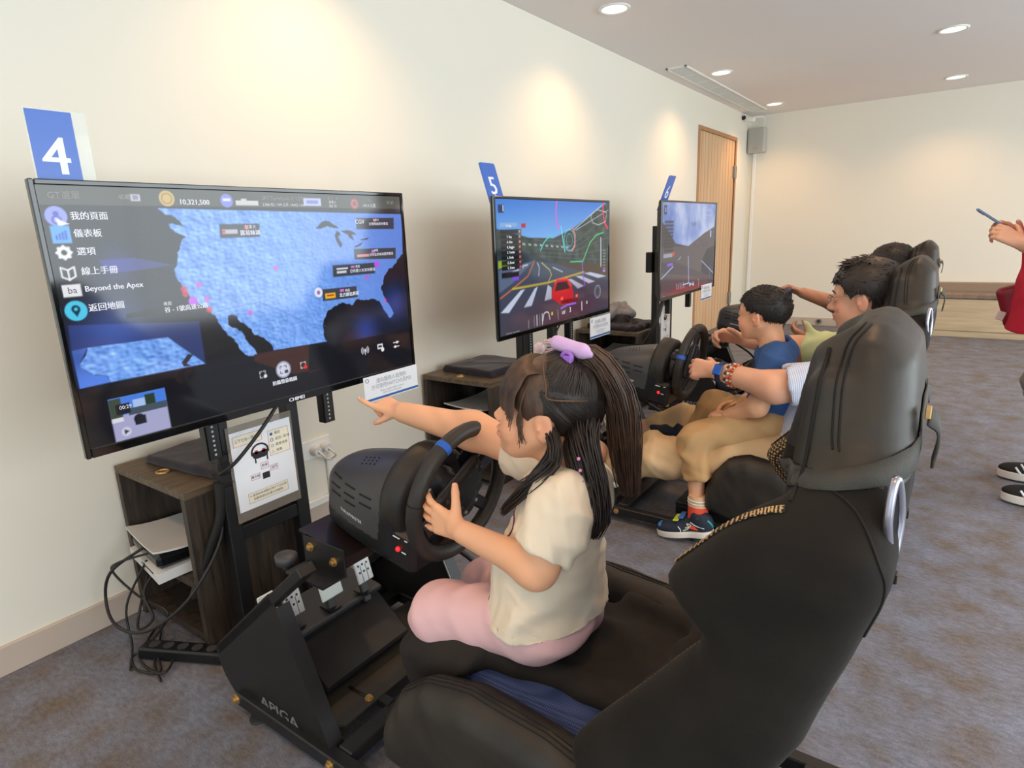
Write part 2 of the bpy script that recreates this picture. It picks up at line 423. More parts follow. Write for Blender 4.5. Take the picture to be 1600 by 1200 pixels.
# ------------------------------------------------------------------ soft bodies: distance fields -> one continuous skin
class Body:
    def __init__(s, vox): s.vox = vox; s.ops = []; s.K = 0.01
    def _op(s, f, lo, hi, k, mode): s.ops.append((f, np.array(lo, float), np.array(hi, float), s.K if k is None else k, mode)); return s
    def cap(s, a, b, ra, rb=None, k=None, mode='add', sq=None):
        rb = ra if rb is None else rb; a = np.array(a, np.float32); b = np.array(b, np.float32); ba = b - a; L = max(float(ba @ ba), 1e-10)
        def f(X, Y, Z):
            px, py, pz = X - a[0], Y - a[1], Z - a[2]
            t = np.clip((px * ba[0] + py * ba[1] + pz * ba[2]) / L, 0, 1)
            return np.sqrt((px - t * ba[0]) ** 2 + (py - t * ba[1]) ** 2 + (pz - t * ba[2]) ** 2) - (ra + t * (rb - ra))
        R = max(ra, rb); return s._op(f, np.minimum(a, b) - R, np.maximum(a, b) + R, k, mode)
    def chain(s, P, R, k=None, mode='add'):
        for i in range(len(P) - 1): s.cap(P[i], P[i + 1], R[i], R[i + 1], k, mode)
        return s
    def ell(s, c, r, Rm=None, k=None, mode='add'):
        c = np.array(c, np.float32); r = np.array(r, np.float32); Rm = np.eye(3) if Rm is None else np.array(Rm)   # rows of Rm: local axes
        def f(X, Y, Z):
            px, py, pz = X - c[0], Y - c[1], Z - c[2]
            q = [(Rm[i][0] * px + Rm[i][1] * py + Rm[i][2] * pz) for i in range(3)]
            k0 = np.sqrt(sum((q[i] / r[i]) ** 2 for i in range(3))); k1 = np.sqrt(sum((q[i] / r[i] ** 2) ** 2 for i in range(3)))
            return k0 * (k0 - 1) / np.maximum(k1, 1e-6)
        e = np.sqrt(((Rm * r[:, None]) ** 2).sum(0)); return s._op(f, c - e, c + e, k, mode)
    def box(s, c, h, Rm=None, rr=0.01, k=None, mode='add'):
        c = np.array(c, float); h = np.array(h, float); Rm = np.eye(3) if Rm is None else np.array(Rm)
        def f(X, Y, Z):
            px, py, pz = X - c[0], Y - c[1], Z - c[2]
            q = [np.abs(Rm[i][0] * px + Rm[i][1] * py + Rm[i][2] * pz) - (h[i] - rr) for i in range(3)]
            o = np.sqrt(sum(np.maximum(x, 0) ** 2 for x in q)); return o + np.minimum(np.maximum(np.maximum(q[0], q[1]), q[2]), 0) - rr
        e = np.abs(Rm * h[:, None]).sum(0); return s._op(f, c - e, c + e, k, mode)
    def fn(s, f, lo, hi, k=None, mode='add'): return s._op(f, lo, hi, k, mode)
    def half(s, p, n, k=0.003):
        """cuts away everything on the side of p the normal n points to"""
        p = np.array(p, float); n = np.array(n, float); n /= np.linalg.norm(n)
        return s._op(lambda X, Y, Z: -((X - p[0]) * n[0] + (Y - p[1]) * n[1] + (Z - p[2]) * n[2]), (-9,) * 3, (9,) * 3, k, 'subinf')
    def field(s):
        v = s.vox
        adds = [o for o in s.ops if o[4] == 'add']
        lo = np.min([o[1] for o in adds], 0) - 4 * v; hi = np.max([o[2] for o in adds], 0) + 4 * v
        n = np.ceil((hi - lo) / v).astype(int) + 1
        D = np.full(n, 1.0, np.float32); s.lo = lo
        for f, a, b, k, mode in s.ops:
            pad = k + 3 * v
            i0 = np.clip(np.floor((a - pad - lo) / v).astype(int), 0, n); i1 = np.clip(np.ceil((b + pad - lo) / v).astype(int) + 1, 0, n)
            if np.any(i1 <= i0): continue
            ax = [(lo[j] + v * np.arange(i0[j], i1[j])).astype(np.float32) for j in range(3)]
            X, Y, Z = ax[0][:, None, None], ax[1][None, :, None], ax[2][None, None, :]
            sl = tuple(slice(i0[j], i1[j]) for j in range(3))
            d = np.broadcast_to(f(X, Y, Z), D[sl].shape).astype(np.float32); g = D[sl]
            if mode == 'add':
                if k > 0:
                    h = np.clip(0.5 + 0.5 * (g - d) / k, 0, 1); D[sl] = g * (1 - h) + d * h - k * h * (1 - h)
                else: D[sl] = np.minimum(g, d)
            else:
                d = -d
                if k > 0:
                    h = np.clip(0.5 - 0.5 * (g - d) / k, 0, 1); D[sl] = g * (1 - h) + d * h + k * h * (1 - h)
                else: D[sl] = np.maximum(g, d)
        return D
    def geo(s, disp=None, relax=1):
        D = s.field(); v = s.vox
        D[[0, -1]] = 1; D[:, [0, -1]] = 1; D[:, :, [0, -1]] = 1
        S = D < 0; n = np.array(S.shape)
        c = np.zeros(n - 1, np.uint8)
        offs = [(i, j, k) for i in (0, 1) for j in (0, 1) for k in (0, 1)]
        for i, j, k in offs: c += S[i:n[0] - 1 + i, j:n[1] - 1 + j, k:n[2] - 1 + k]
        mix = (c > 0) & (c < 8); idx = np.argwhere(mix)
        vid = np.full(n - 1, -1, np.int32); vid[mix] = np.arange(len(idx), dtype=np.int32)
        val = np.stack([D[idx[:, 0] + i, idx[:, 1] + j, idx[:, 2] + k] for i, j, k in offs], 1)
        acc = np.zeros((len(idx), 3), np.float32); cnt = np.zeros(len(idx), np.float32)
        for a in range(8):
            for b in range(a + 1, 8):
                oa, ob_ = np.array(offs[a]), np.array(offs[b])
                if np.abs(oa - ob_).sum() != 1: continue
                va, vb = val[:, a], val[:, b]; x = (va < 0) != (vb < 0)
                t = np.where(x, va / np.where(x, va - vb, 1), 0)
                acc += x[:, None] * (oa + t[:, None] * (ob_ - oa)); cnt += x
        V = (idx + acc / cnt[:, None]) * v + s.lo
        F = []
        for ax in range(3):
            o1, o2 = (ax + 1) % 3, (ax + 2) % 3
            sa = [slice(None)] * 3; sb = [slice(None)] * 3; sa[ax] = slice(0, -1); sb[ax] = slice(1, None)
            s0, s1 = S[tuple(sa)], S[tuple(sb)]
            e = np.argwhere(s0 != s1)
            e = e[(e[:, o1] > 0) & (e[:, o2] > 0) & (e[:, o1] < n[o1] - 1) & (e[:, o2] < n[o2] - 1)]
            ins = s0[tuple(e.T)]; q = []
            for a, b in ((-1, -1), (0, -1), (0, 0), (-1, 0)):
                t = e.copy(); t[:, o1] += a; t[:, o2] += b; q.append(vid[tuple(t.T)])
            q = np.stack(q, 1); q[~ins] = q[~ins][:, ::-1]; F.append(q)
        F = np.concatenate(F)
        E = np.concatenate([F[:, [0, 1]], F[:, [1, 2]], F[:, [2, 3]], F[:, [3, 0]]])
        for _ in range(relax):
            A = np.zeros_like(V); w = np.bincount(E[:, 0], minlength=len(V))
            for j in range(3): A[:, j] = np.bincount(E[:, 0], weights=V[E[:, 1], j], minlength=len(V))
            V = V * 0.5 + 0.5 * A / np.maximum(w, 1)[:, None]
        if disp is not None: V = V + vnormals(V, F) * np.asarray(disp(V))[:, None]
        return V, F
    def mesh(s, name, mats, disp=None, paint=None, pick=None, relax=1):
        V, F = s.geo(disp, relax)
        col = paint(V) if paint else None
        mi = None
        if pick is not None:
            cen = V[F].mean(1); mi = pick(cen, fnormals(V, F))
        return mesh_from(name, V, F, mats, mi, True, col)
    def build(s, name, mats, parent=None, **kw):
        return part(name, s.mesh(name, mats, **kw), parent)

def fnormals(V, F):
    n = np.cross(V[F[:, 2]] - V[F[:, 0]], V[F[:, 3]] - V[F[:, 1]]); return n / np.maximum(np.linalg.norm(n, axis=1), 1e-12)[:, None]
def vnormals(V, F):
    n = np.cross(V[F[:, 2]] - V[F[:, 0]], V[F[:, 3]] - V[F[:, 1]]); N = np.zeros_like(V)
    for c in range(4):
        for j in range(3): N[:, j] += np.bincount(F[:, c], weights=n[:, j], minlength=len(V))
    return N / np.maximum(np.linalg.norm(N, axis=1), 1e-12)[:, None]
def folds(amp, seed=0, f=40.0, st=(1, 1, 1), n=6):
    """cloth folds: a few crossing waves bent by slower ones"""
    r = np.random.RandomState(seed); D = r.normal(size=(n, 3)) * np.array(st); D /= np.linalg.norm(D, axis=1)[:, None]
    ph = r.uniform(0, 6.28, n); fr = f * r.uniform(0.5, 1.4, n); D2 = r.normal(size=(n, 3)); D2 /= np.linalg.norm(D2, axis=1)[:, None]
    def g(V):
        o = np.zeros(len(V))
        for i in range(n):
            w = np.sin(V @ D2[i] * f * 0.4 + ph[i] * 2)
            o += ((0.5 + 0.5 * np.cos(V @ D[i] * fr[i] + ph[i] + 1.6 * w)) ** 2.2 - 0.3) * np.clip(0.35 + np.sin(V @ D2[i] * f * 0.3 + ph[i]), 0, 1.2)
        return amp * o * 0.55
    return g
def pipath(poly, x, z):
    """signed distance to a polygon in (x, z)"""
    P = np.array(poly, np.float32); d = None; sgn = None
    for i in range(len(P)):
        a, b = P[i - 1], P[i]; e = b - a
        wx, wz = x - a[0], z - a[1]
        t = np.clip((wx * e[0] + wz * e[1]) / max(float(e @ e), 1e-12), 0, 1)
        q = (wx - e[0] * t) ** 2 + (wz - e[1] * t) ** 2
        d = q if d is None else np.minimum(d, q)
        c = ((a[1] > z) != (b[1] > z)) & (x < (b[0] - a[0]) * (z - a[1]) / (b[1] - a[1] if b[1] != a[1] else 1e-9) + a[0])
        sgn = c if sgn is None else sgn ^ c
    return np.where(sgn, -1, 1) * np.sqrt(d)
# ------------------------------------------------------------------ the room
T = 0.14
def slab(name, lo, hi, mat, kind='structure', bev=0):
    return MB().bb(lo, hi, bev).build(name, mat, None, kind)
slab('floor', (-T, ROOM_Y0 - T, -0.1), (ROOM_X + T, ROOM_Y1 + T, 0), mCARPET)
slab('ceiling', (-T, ROOM_Y0 - T, ROOM_H), (ROOM_X + T, ROOM_Y1 + T, ROOM_H + 0.12), mCEIL)
DY0, DY1, DZ = 5.93, 7.07, 2.0
w = MB()
w.bb((-T, ROOM_Y0, 0), (0, DY0, ROOM_H)); w.bb((-T, DY1, 0), (0, ROOM_Y1, ROOM_H)); w.bb((-T, DY0, DZ), (0, DY1, ROOM_H))
w.build('wall_left', mWALL, None, 'structure')
slab('wall_far', (-T, ROOM_Y1, 0), (ROOM_X + T, ROOM_Y1 + T, ROOM_H), mWALL)
def window_wall(name, wname, ax, pos, a0, a1, o0, o1, z0, z1, n):
    """wall with one long window opening; ax = axis the wall stands across"""
    def P(a, b, z): return (pos + b, a, z) if ax == 0 else (a, pos + b, z)
    t0, t1 = (0, T) if ax == 0 else (-T, 0)
    m_ = MB()
    for q in ((a0, o0, 0, ROOM_H), (o1, a1, 0, ROOM_H), (o0, o1, 0, z0), (o0, o1, z1, ROOM_H)):
        lo = P(q[0], t0, q[2]); hi = P(q[1], t1, q[3]); m_.bb(lo, hi)
    m_.build(name, mWALL, None, 'structure')
    f = MB(); b0, b1 = (0.04, 0.09) if ax == 0 else (-0.09, -0.04)
    for k in range(n + 1):
        c = o0 + (o1 - o0) * k / n; c = min(max(c, o0 + 0.025), o1 - 0.025); f.bb(P(c - 0.025, b0, z0), P(c + 0.025, b1, z1))
    f.bb(P(o0, b0, z0), P(o1, b1, z0 + 0.05)); f.bb(P(o0, b0, z1 - 0.05), P(o1, b1, z1))
    f.build(wname, mTRIM, None, 'structure')
window_wall('wall_right', 'window_1', 0, ROOM_X, ROOM_Y0, ROOM_Y1, -2.0, 6.4, 0.4, 2.1, 7)
window_wall('wall_near', 'window_2', 1, ROOM_Y0, -T, ROOM_X + T, 0.4, 4.8, 0.4, 2.1, 4)
b = MB(); b.bb((0, ROOM_Y0, 0), (0.012, DY0 - 0.03, 0.085), 0.002); b.bb((0, DY1 + 0.03, 0), (0.012, ROOM_Y1, 0.085), 0.002)
b.build('baseboard_left', mBASE, None, 'structure')
MB().bb((0, ROOM_Y1 - 0.012, 0), (ROOM_X, ROOM_Y1, 0.085), 0.002).build('baseboard_far', mBASE, None, 'structure')

mGROOVE = M('door_groove_shade', (196, 154, 112), 0.6)
d = MB()
d.bb((-0.10, DY0, 0.005), (-0.006, DY1, DZ))
door = d.build('door_1', mDOOR, None, 'structure')
f = MB(); f.bb((-0.13, DY0 - 0.035, 0), (0.012, DY0, DZ + 0.035), 0.003); f.bb((-0.13, DY1, 0), (0.010, DY1 + 0.035, DZ + 0.035), 0.003); f.bb((-0.13, DY0, DZ), (0.012, DY1, DZ + 0.035), 0.003)
f.build('door_frame', mDOORF, door)
for z in (0.28, 1.62):
    MB().bb((-0.035, DY1 - 0.045, z), (0.024, DY1 + 0.012, z + 0.13), 0.004).build('door_hinge', mGREYMET, door)
for k in range(1, 12):                              # fluted boards of the door leaf
    y = DY0 + (DY1 - DY0) * k / 12
    MB().bb((-0.0065, y - 0.002, 0.01), (-0.0045, y + 0.002, DZ)).build('door_groove', mGROOVE, door)

# recessed ceiling lights
WARM = (1.0, 0.57, 0.27)
def spot(x, y, p=25):
    l = bpy.data.lights.new('downlight_bulb', 'SPOT'); l.energy = p; l.color = WARM; l.spot_size = 2.35; l.spot_blend = 0.85; l.shadow_soft_size = 0.05
    o = bpy.data.objects.new('downlight_bulb', l); COL.objects.link(o); o.location = (x, y, ROOM_H - 0.03); return o
mBULB = M('lit_diffuser', (255, 250, 240), 0.5, emit=(255, 240, 215), estr=3.0)
def downlight(x, y, label):
    t = thing('ceiling_light', label, 'ceiling light', (x, y, ROOM_H), 'recessed round ceiling lights')
    MB().lathe([(-0.001, 0.088), (0.006, 0.086), (0.009, 0.078), (0.006, 0.068), (-0.001, 0.066)], (x, y, ROOM_H), (0, 0, -1), 28).build('trim_ring', mTRIM, t)
    MB().cyl((x, y, ROOM_H - 0.004), (x, y, ROOM_H + 0.002), 0.068, n=28).build('diffuser', mBULB, t)
for x, y, s in ((0.387, 3.384, 'round lit ceiling light above the wall, nearest to the camera'), (0.385, 5.27, 'round lit ceiling light beside the middle of the long air vent'),
                (0.388, 6.99, 'round lit ceiling light by the far end of the long air vent'), (1.873, 5.22, 'larger round lit ceiling light out over the open floor, away from the vent'),
                (1.877, 6.95, 'small round lit ceiling light over the bench end of the open floor')):
    downlight(x, y, s)
for x in (0.387, 1.875, 3.36):
    for y in (-0.25, 1.58, 3.384, 5.25, 6.98): spot(x, y)

v = thing('air_vent', 'long narrow white slotted air vent in the ceiling near the door', 'air vent', (0.18, 6.05, ROOM_H))
z = ROOM_H - 0.006
f = MB()
for lo, hi in (((0.10, 4.84), (0.118, 7.27)), ((0.242, 4.84), (0.26, 7.27)), ((0.10, 4.84), (0.26, 4.858)), ((0.10, 7.252), (0.26, 7.27))):
    f.bb((*lo, z - 0.004), (*hi, ROOM_H + 0.002), 0.002)
f.build('vent_frame', mTRIM, v)
MB().bb((0.118, 4.858, ROOM_H - 0.002), (0.242, 7.252, ROOM_H + 0.001)).build('vent_backing', M('vent_shadow', (148, 140, 132), 0.9), v)
sl = None
for k in range(10):
    xx = 0.126 + k * 0.0122
    mm = MB().box((xx, 6.055, z + 0.002), (0.0035, 1.197, 0.003), rot((0, 1, 0), 0.5)).mesh('slat', mTRIM) if sl is None else sl
    if sl is None: sl = mm; part('slat', mm, v)
    else:
        o = part('slat', sl, v); o.location.x += k * 0.0122
for k in range(1, 8):
    y = 4.858 + k * 0.3
    MB().bb((0.118, y - 0.004, z - 0.003), (0.242, y + 0.004, z + 0.003)).build('cross_bar', mTRIM, v)

s = thing('wall_speaker', 'flat grey box speaker on the far wall beside the corner', 'speaker', (0.10, 7.54, 1.9))
MB().bb((0.01, 7.48, 1.905), (0.19, 7.597, 2.165), 0.008).build('cabinet', M('speaker_grey', (190, 188, 180), 0.6), s)
MB().bb((0.022, 7.474, 1.917), (0.178, 7.482, 2.153), 0.003).build('grille', M('speaker_grille', (176, 174, 166), 0.8, bump=0.4, bscale=900), s)
MB().bb((0.085, 7.471, 1.945), (0.115, 7.4745, 1.953)).build('badge', mGREYMET, s)
s = thing('wall_sensor', 'small white bracket sensor high on the wall in the far corner', 'sensor', (0.06, 7.3, 2.24))
MB().bb((0.0, 7.28, 2.225), (0.03, 7.36, 2.285), 0.004).build('bracket', mTRIM, s)
MB().box((0.07, 7.30, 2.235), (0.055, 0.03, 0.022), rot((0, 1, 0), 0.25), 0.006).build('body', mTRIM, s)
MB().cyl((0.02, 7.28, 2.255), (0.02, 7.25, 2.245), 0.02).build('lens', mBLKPL, s)
MB().tube([(0.10, 7.33, 2.25), (0.17, 7.42, 2.26), (0.17, 7.53, 2.22), (0.14, 7.55, 2.16)], 0.006, sm=5).build('wire', mTRIM, s)
dct = MB().bb((0.05, 7.575, 0.085), (0.085, 7.6, 1.905), 0.004).build('trim_1', mTRIM, None, 'structure')

# bench along the far wall
bt = thing('wall_bench', 'long low wooden bench with a brown pad along the far wall', 'bench', (3.4, 7.4, 0))
BX0, BX1, BY = 1.62, ROOM_X - 0.01, 7.27
MB().bb((BX0 + 0.02, BY + 0.02, 0.0), (BX1, ROOM_Y1 - 0.013, 0.055)).build('kick_board', mBENCHW, bt)
MB().bb((BX0, BY + 0.008, 0.058), (BX1, BY + 0.03, 0.335), 0.003).build('front_panel', mBENCHW, bt)
MB().bb((BX0, BY + 0.012, 0.335), (BX1, ROOM_Y1 - 0.013, 0.36)).build('seat_board', mBENCHW, bt)
MB().bb((BX0, BY, 0.36), (BX1, ROOM_Y1 - 0.10, 0.42), 0.015).build('seat_pad', mBENCHC, bt)
MB().bb((BX0, ROOM_Y1 - 0.10, 0.36), (BX1, ROOM_Y1 - 0.001, 0.50), 0.004).build('back_ledge', M('bench_ledge', (150, 128, 106), 0.6), bt)
s = thing('wall_socket', 'round metal socket low on the far wall behind the third wheel', 'socket', (0.72, 7.59, 0.06))
MB().cyl((0.86, 7.587, 0.045), (0.86, 7.578, 0.045), 0.03, n=20).build('plate', mGREYMET, s)
MB().cyl((0.86, 7.578, 0.05), (0.86, 7.568, 0.05), 0.012, n=12).build('core', mBLKPL, s)

# outlet with plugs and cable trunking on the left wall
s = thing('wall_outlet', 'white wall outlet with two round plugs beside the first screen stand', 'outlet', (0, 1.46, 0.3))
MB().bb((0.0, 1.375, 0.285), (0.010, 1.52, 0.365), 0.003).build('cover_plate', mTRIM, s)
for y in (1.435, 1.485):
    p_ = MB().cyl((0.008, y, 0.325), (0.04, y, 0.322), 0.021, 0.017, n=18).build('plug', mCONS, s)
    MB().tube([(0.035, y, 0.322), (0.055, y + 0.008, 0.305), (0.05, y + 0.025, 0.285), (0.02, 1.507, 0.262)], 0.0045, sm=5).build('plug_cord', mCONS, p_)
tr = MB(); tr.bb((0, 1.49, 0.085), (0.014, 1.53, 0.27), 0.003); tr.bb((0, 1.33, 0.085), (0.02, 2.1, 0.115), 0.003); tr.bb((0, 1.23, 0.085), (0.012, 1.375, 0.30), 0.003)
tr.build('trim_2', mTRIM, None, 'structure')

# ------------------------------------------------------------------ cabinets, consoles, folded cloths
def cabinet(x1, y0, y1, label, shelf=0.255):
    t = thing('wooden_cabinet', label, 'cabinet', (0.2, (y0 + y1) / 2, 0), 'dark wood cabinets under the screens')
    x0, h, k = 0.02, 0.5, 0.022
    MB().bb((x0, y0, h - k), (x1, y1, h), 0.001).build('top_board', mOAKT, t)
    MB().bb((x1 - k, y0, 0), (x1, y1, h - k)).build('side_board', mOAKD, t)
    MB().bb((x0, y0, 0), (x0 + k, y1, h - k)).build('side_board', mOAKD, t)
    MB().bb((x0 + k, y0 + 0.01, shelf - k), (x1 - k, y1 - 0.01, shelf)).build('shelf', mOAKD, t)
    MB().bb((x0 + k, y0 + 0.01, 0.03), (x1 - k, y1 - 0.01, 0.05)).build('bottom_board', mOAKD, t)
    MB().bb((x0 + k, y1 - 0.03, shelf), (x0 + 0.26, y1 - 0.012, h - k)).build('back_board', mOAKD, t)
    MB().lathe([(0, 0.02), (0.003, 0.02), (0.004, 0.016), (0.001, 0.012), (0, 0.012)], (0.21, y0 + 0.055, h), (0, 0, 1), 20).build('cable_grommet', mBRASS, t)
    return t
cabinet(0.43, 0.72, 1.04, 'dark oak open cabinet with white console jutting out, next to tangled black cables', 0.215)
cabinet(0.43, 2.08, 2.58, 'dark oak open cabinet behind the girl under the second screen')
cabinet(0.47, 3.56, 4.02, 'dark oak open cabinet farthest along the wall, jacket on top')

def console(o, yaw, label):
    """flat curved game console: white shell plates over a black core, lying on its side"""
    t = thing('game_console', label, 'game console', o, 'game consoles in the cabinets')
    R = rot((0, 0, 1), yaw); o = np.array(o, float); u, v, n = R @ (1, 0, 0), R @ (0, 1, 0), np.array((0, 0, 1.0))
    def plate(z0, z1, flare):
        V = []; N = 14; Lh, Wh = 0.125, 0.160
        for i in range(N + 1):
            a = -1 + 2 * i / N
            for j in range(N + 1):
                b_ = -1 + 2 * j / N
                lift = flare * (max(0, abs(b_)) ** 3 * 0.014 + 0.006 * a * a)
                V.append((a, b_, lift))
        top = [o + u * (p[0] * Lh) + v * (p[1] * Wh) + n * (z1 + p[2]) for p in V]; bot = [o + u * (p[0] * Lh) + v * (p[1] * Wh) + n * (z0 + p[2]) for p in V]
        K = N + 1; m_ = MB(); F = [(i * K + j, (i + 1) * K + j, (i + 1) * K + j + 1, i * K + j + 1) for i in range(N) for j in range(N)]
        m_.add(top, F, True); m_.add(bot, [f[::-1] for f in F], True)
        rim = [i * K for i in range(K)] + [N * K + j for j in range(1, K)] + [i * K + N for i in range(N - 1, -1, -1)] + [j for j in range(N - 1, 0, -1)]
        A = [top[i] for i in rim] + [bot[i] for i in rim]; L = len(rim)
        m_.add(A, [(i, L + i, L + (i + 1) % L, (i + 1) % L) for i in range(L)])
        return m_
    plate(0.074, 0.080, 1).build('top_plate', mCONS, t)
    plate(0.006, 0.036, -0.35).build('bottom_plate', mCONS, t)
    c = MB().box(o + n * 0.055, (0.117, 0.152, 0.0215), R, 0.012).build('core', M('console_black', (20, 20, 22), 0.2), t)
    MB().box(o - v * 0.1605 + n * 0.022 + u * 0.04, (0.05, 0.001, 0.002), R).build('disc_slot', mBLKPL, t)
    MB().box(o - v * 0.1525 + n * 0.056 - u * 0.07, (0.012, 0.001, 0.003), R).build('front_port', mGREYMET, c)
    return t
console((0.205, 0.845, 0.216), -0.14, 'white and black game console jutting from the cabinet under the first screen')
console((0.225, 2.29, 0.256), -0.06, 'white and black game console inside the cabinet behind the girl')
console((0.245, 3.78, 0.256), 0.05, 'white and black game console inside the farthest cabinet')

def cloth(c, sx, sy, h, yaw, label, group='folded dark cloths on the cabinets'):
    b_ = Body(0.006); R = rot((0, 0, 1), yaw)
    for k in range(3):
        b_.box(np.array(c) + R @ (0.004 * k, -0.006 * k, h * (k + 0.5) / 3), (sx - 0.006 * k, sy - 0.004 * k, h / 6 + 0.002), R.T, 0.004, 0.002)
    o = b_.build('folded_cloth', mCLOTH, disp=folds(0.004, 4, 60))
    return tag(o, label, 'cloth', group)
cloth((0.235, 0.915, 0.502), 0.17, 0.115, 0.026, 0.12, 'folded dark cloth on the cabinet under the first screen')
cloth((0.22, 2.33, 0.502), 0.16, 0.16, 0.03, -0.05, 'folded dark cloth on the cabinet behind the girl')
# jacket and bag on the far cabinet
b_ = Body(0.008)
b_.box((0.26, 3.79, 0.516), (0.18, 0.17, 0.016), rot((0, 0, 1), 0.1), 0.012).cap((0.30, 3.72, 0.54), (0.16, 3.84, 0.545), 0.035, 0.03, 0.02)
tag(b_.build('dark_bag', mCLOTH, disp=folds(0.012, 9, 70)), 'limp black bag lying on the farthest cabinet', 'bag')
b_ = Body(0.008)
b_.cap((0.12, 3.70, 0.58), (0.20, 3.86, 0.60), 0.045, 0.05, 0.02).cap((0.12, 3.68, 0.57), (0.05, 3.66, 0.66), 0.04, 0.02, 0.02).cap((0.2, 3.84, 0.60), (0.30, 3.80, 0.59), 0.045, 0.03, 0.03).cap((0.1, 3.64, 0.62), (0.12, 3.66, 0.535), 0.03, 0.035, 0.03)
tag(b_.build('grey_jacket', M('grey_cotton', (168, 164, 166), 0.9), disp=folds(0.02, 3, 80)), 'crumpled pale grey jacket heaped on the black bag', 'jacket')

# cables by the first cabinet
def cable(P, r, label, name='black_cable', mat=mCABLE, group='loose black cables'):
    return tag(MB().tube(P, r, 8, 6).build(name, mat), label, 'cable', group)
cable([(0.19, 0.70, 0.29), (0.12, 0.62, 0.22), (0.10, 0.60, 0.12), (0.20, 0.585, 0.09), (0.36, 0.60, 0.13), (0.455, 0.68, 0.22), (0.475, 0.78, 0.36), (0.47, 0.79, 0.50)], 0.0045, 'black cable sagging from the console, then up the stand post')
cable([(0.23, 0.71, 0.28), (0.14, 0.64, 0.25), (0.08, 0.64, 0.20), (0.18, 0.66, 0.14), (0.30, 0.68, 0.12), (0.24, 0.66, 0.03), (0.26, 0.60, 0.012), (0.36, 0.59, 0.010), (0.40, 0.61, 0.012), (0.33, 0.66, 0.012), (0.24, 0.60, 0.008), (0.30, 0.56, 0.008)], 0.0036, 'thin black cable looping from the shelf down onto the carpet')
cable([(0.20, 0.69, 0.25), (0.16, 0.63, 0.12), (0.20, 0.61, 0.02), (0.30, 0.57, 0.008), (0.38, 0.60, 0.008), (0.30, 0.63, 0.012), (0.22, 0.64, 0.010), (0.16, 0.70, 0.008), (0.22, 0.68, 0.012), (0.33, 0.61, 0.008), (0.42, 0.585, 0.008)], 0.0034, 'thin black cable coiled flat on the carpet by the power strip')
cable([(0.25, 0.71, 0.25), (0.22, 0.66, 0.17), (0.26, 0.655, 0.10), (0.21, 0.63, 0.06), (0.17, 0.66, 0.10), (0.19, 0.69, 0.2)], 0.004, 'thin black cable hanging in a loop in front of the shelf')
cable([(0.39, 0.72, 0.18), (0.44, 0.76, 0.32), (0.478, 0.785, 0.42), (0.49, 0.79, 0.52)], 0.013, 'thick sleeved black cable bundle slanting up to the stand post')
cable([(0.50, 0.79, 0.545), (0.54, 0.82, 0.58), (0.555, 0.90, 0.655), (0.55, 0.99, 0.74)], 0.005, 'black cable crossing the instruction sheet up to the first screen')
cable([(0.43, 3.62, 0.42), (0.52, 3.50, 0.44), (0.60, 3.48, 0.55), (0.63, 3.52, 0.68), (0.63, 3.60, 0.80)], 0.012, 'thick black cable curving up to the third screen')
cable([(0.50, 2.33, 0.53), (0.535, 2.42, 0.64), (0.54, 2.55, 0.76)], 0.004, 'thin black cable slanting behind the second screen')
t = thing('power_strip', 'flat black power strip on the carpet between cabinet and cockpit', 'power strip', (0.36, 0.67, 0))
R = rot((0, 0, 1), 0.46)
MB().box((0.37, 0.675, 0.02), (0.13, 0.024, 0.018), R, 0.005).build('body', mBLKPL, t)
for k in range(5):
    p_ = np.array((0.37, 0.675, 0.0385)) + R @ (-0.09 + 0.045 * k, 0, 0)
    MB().cyl(p_, p_ + (0, 0, 0.001), 0.015, n=14).build('socket', mGREYPL, t)
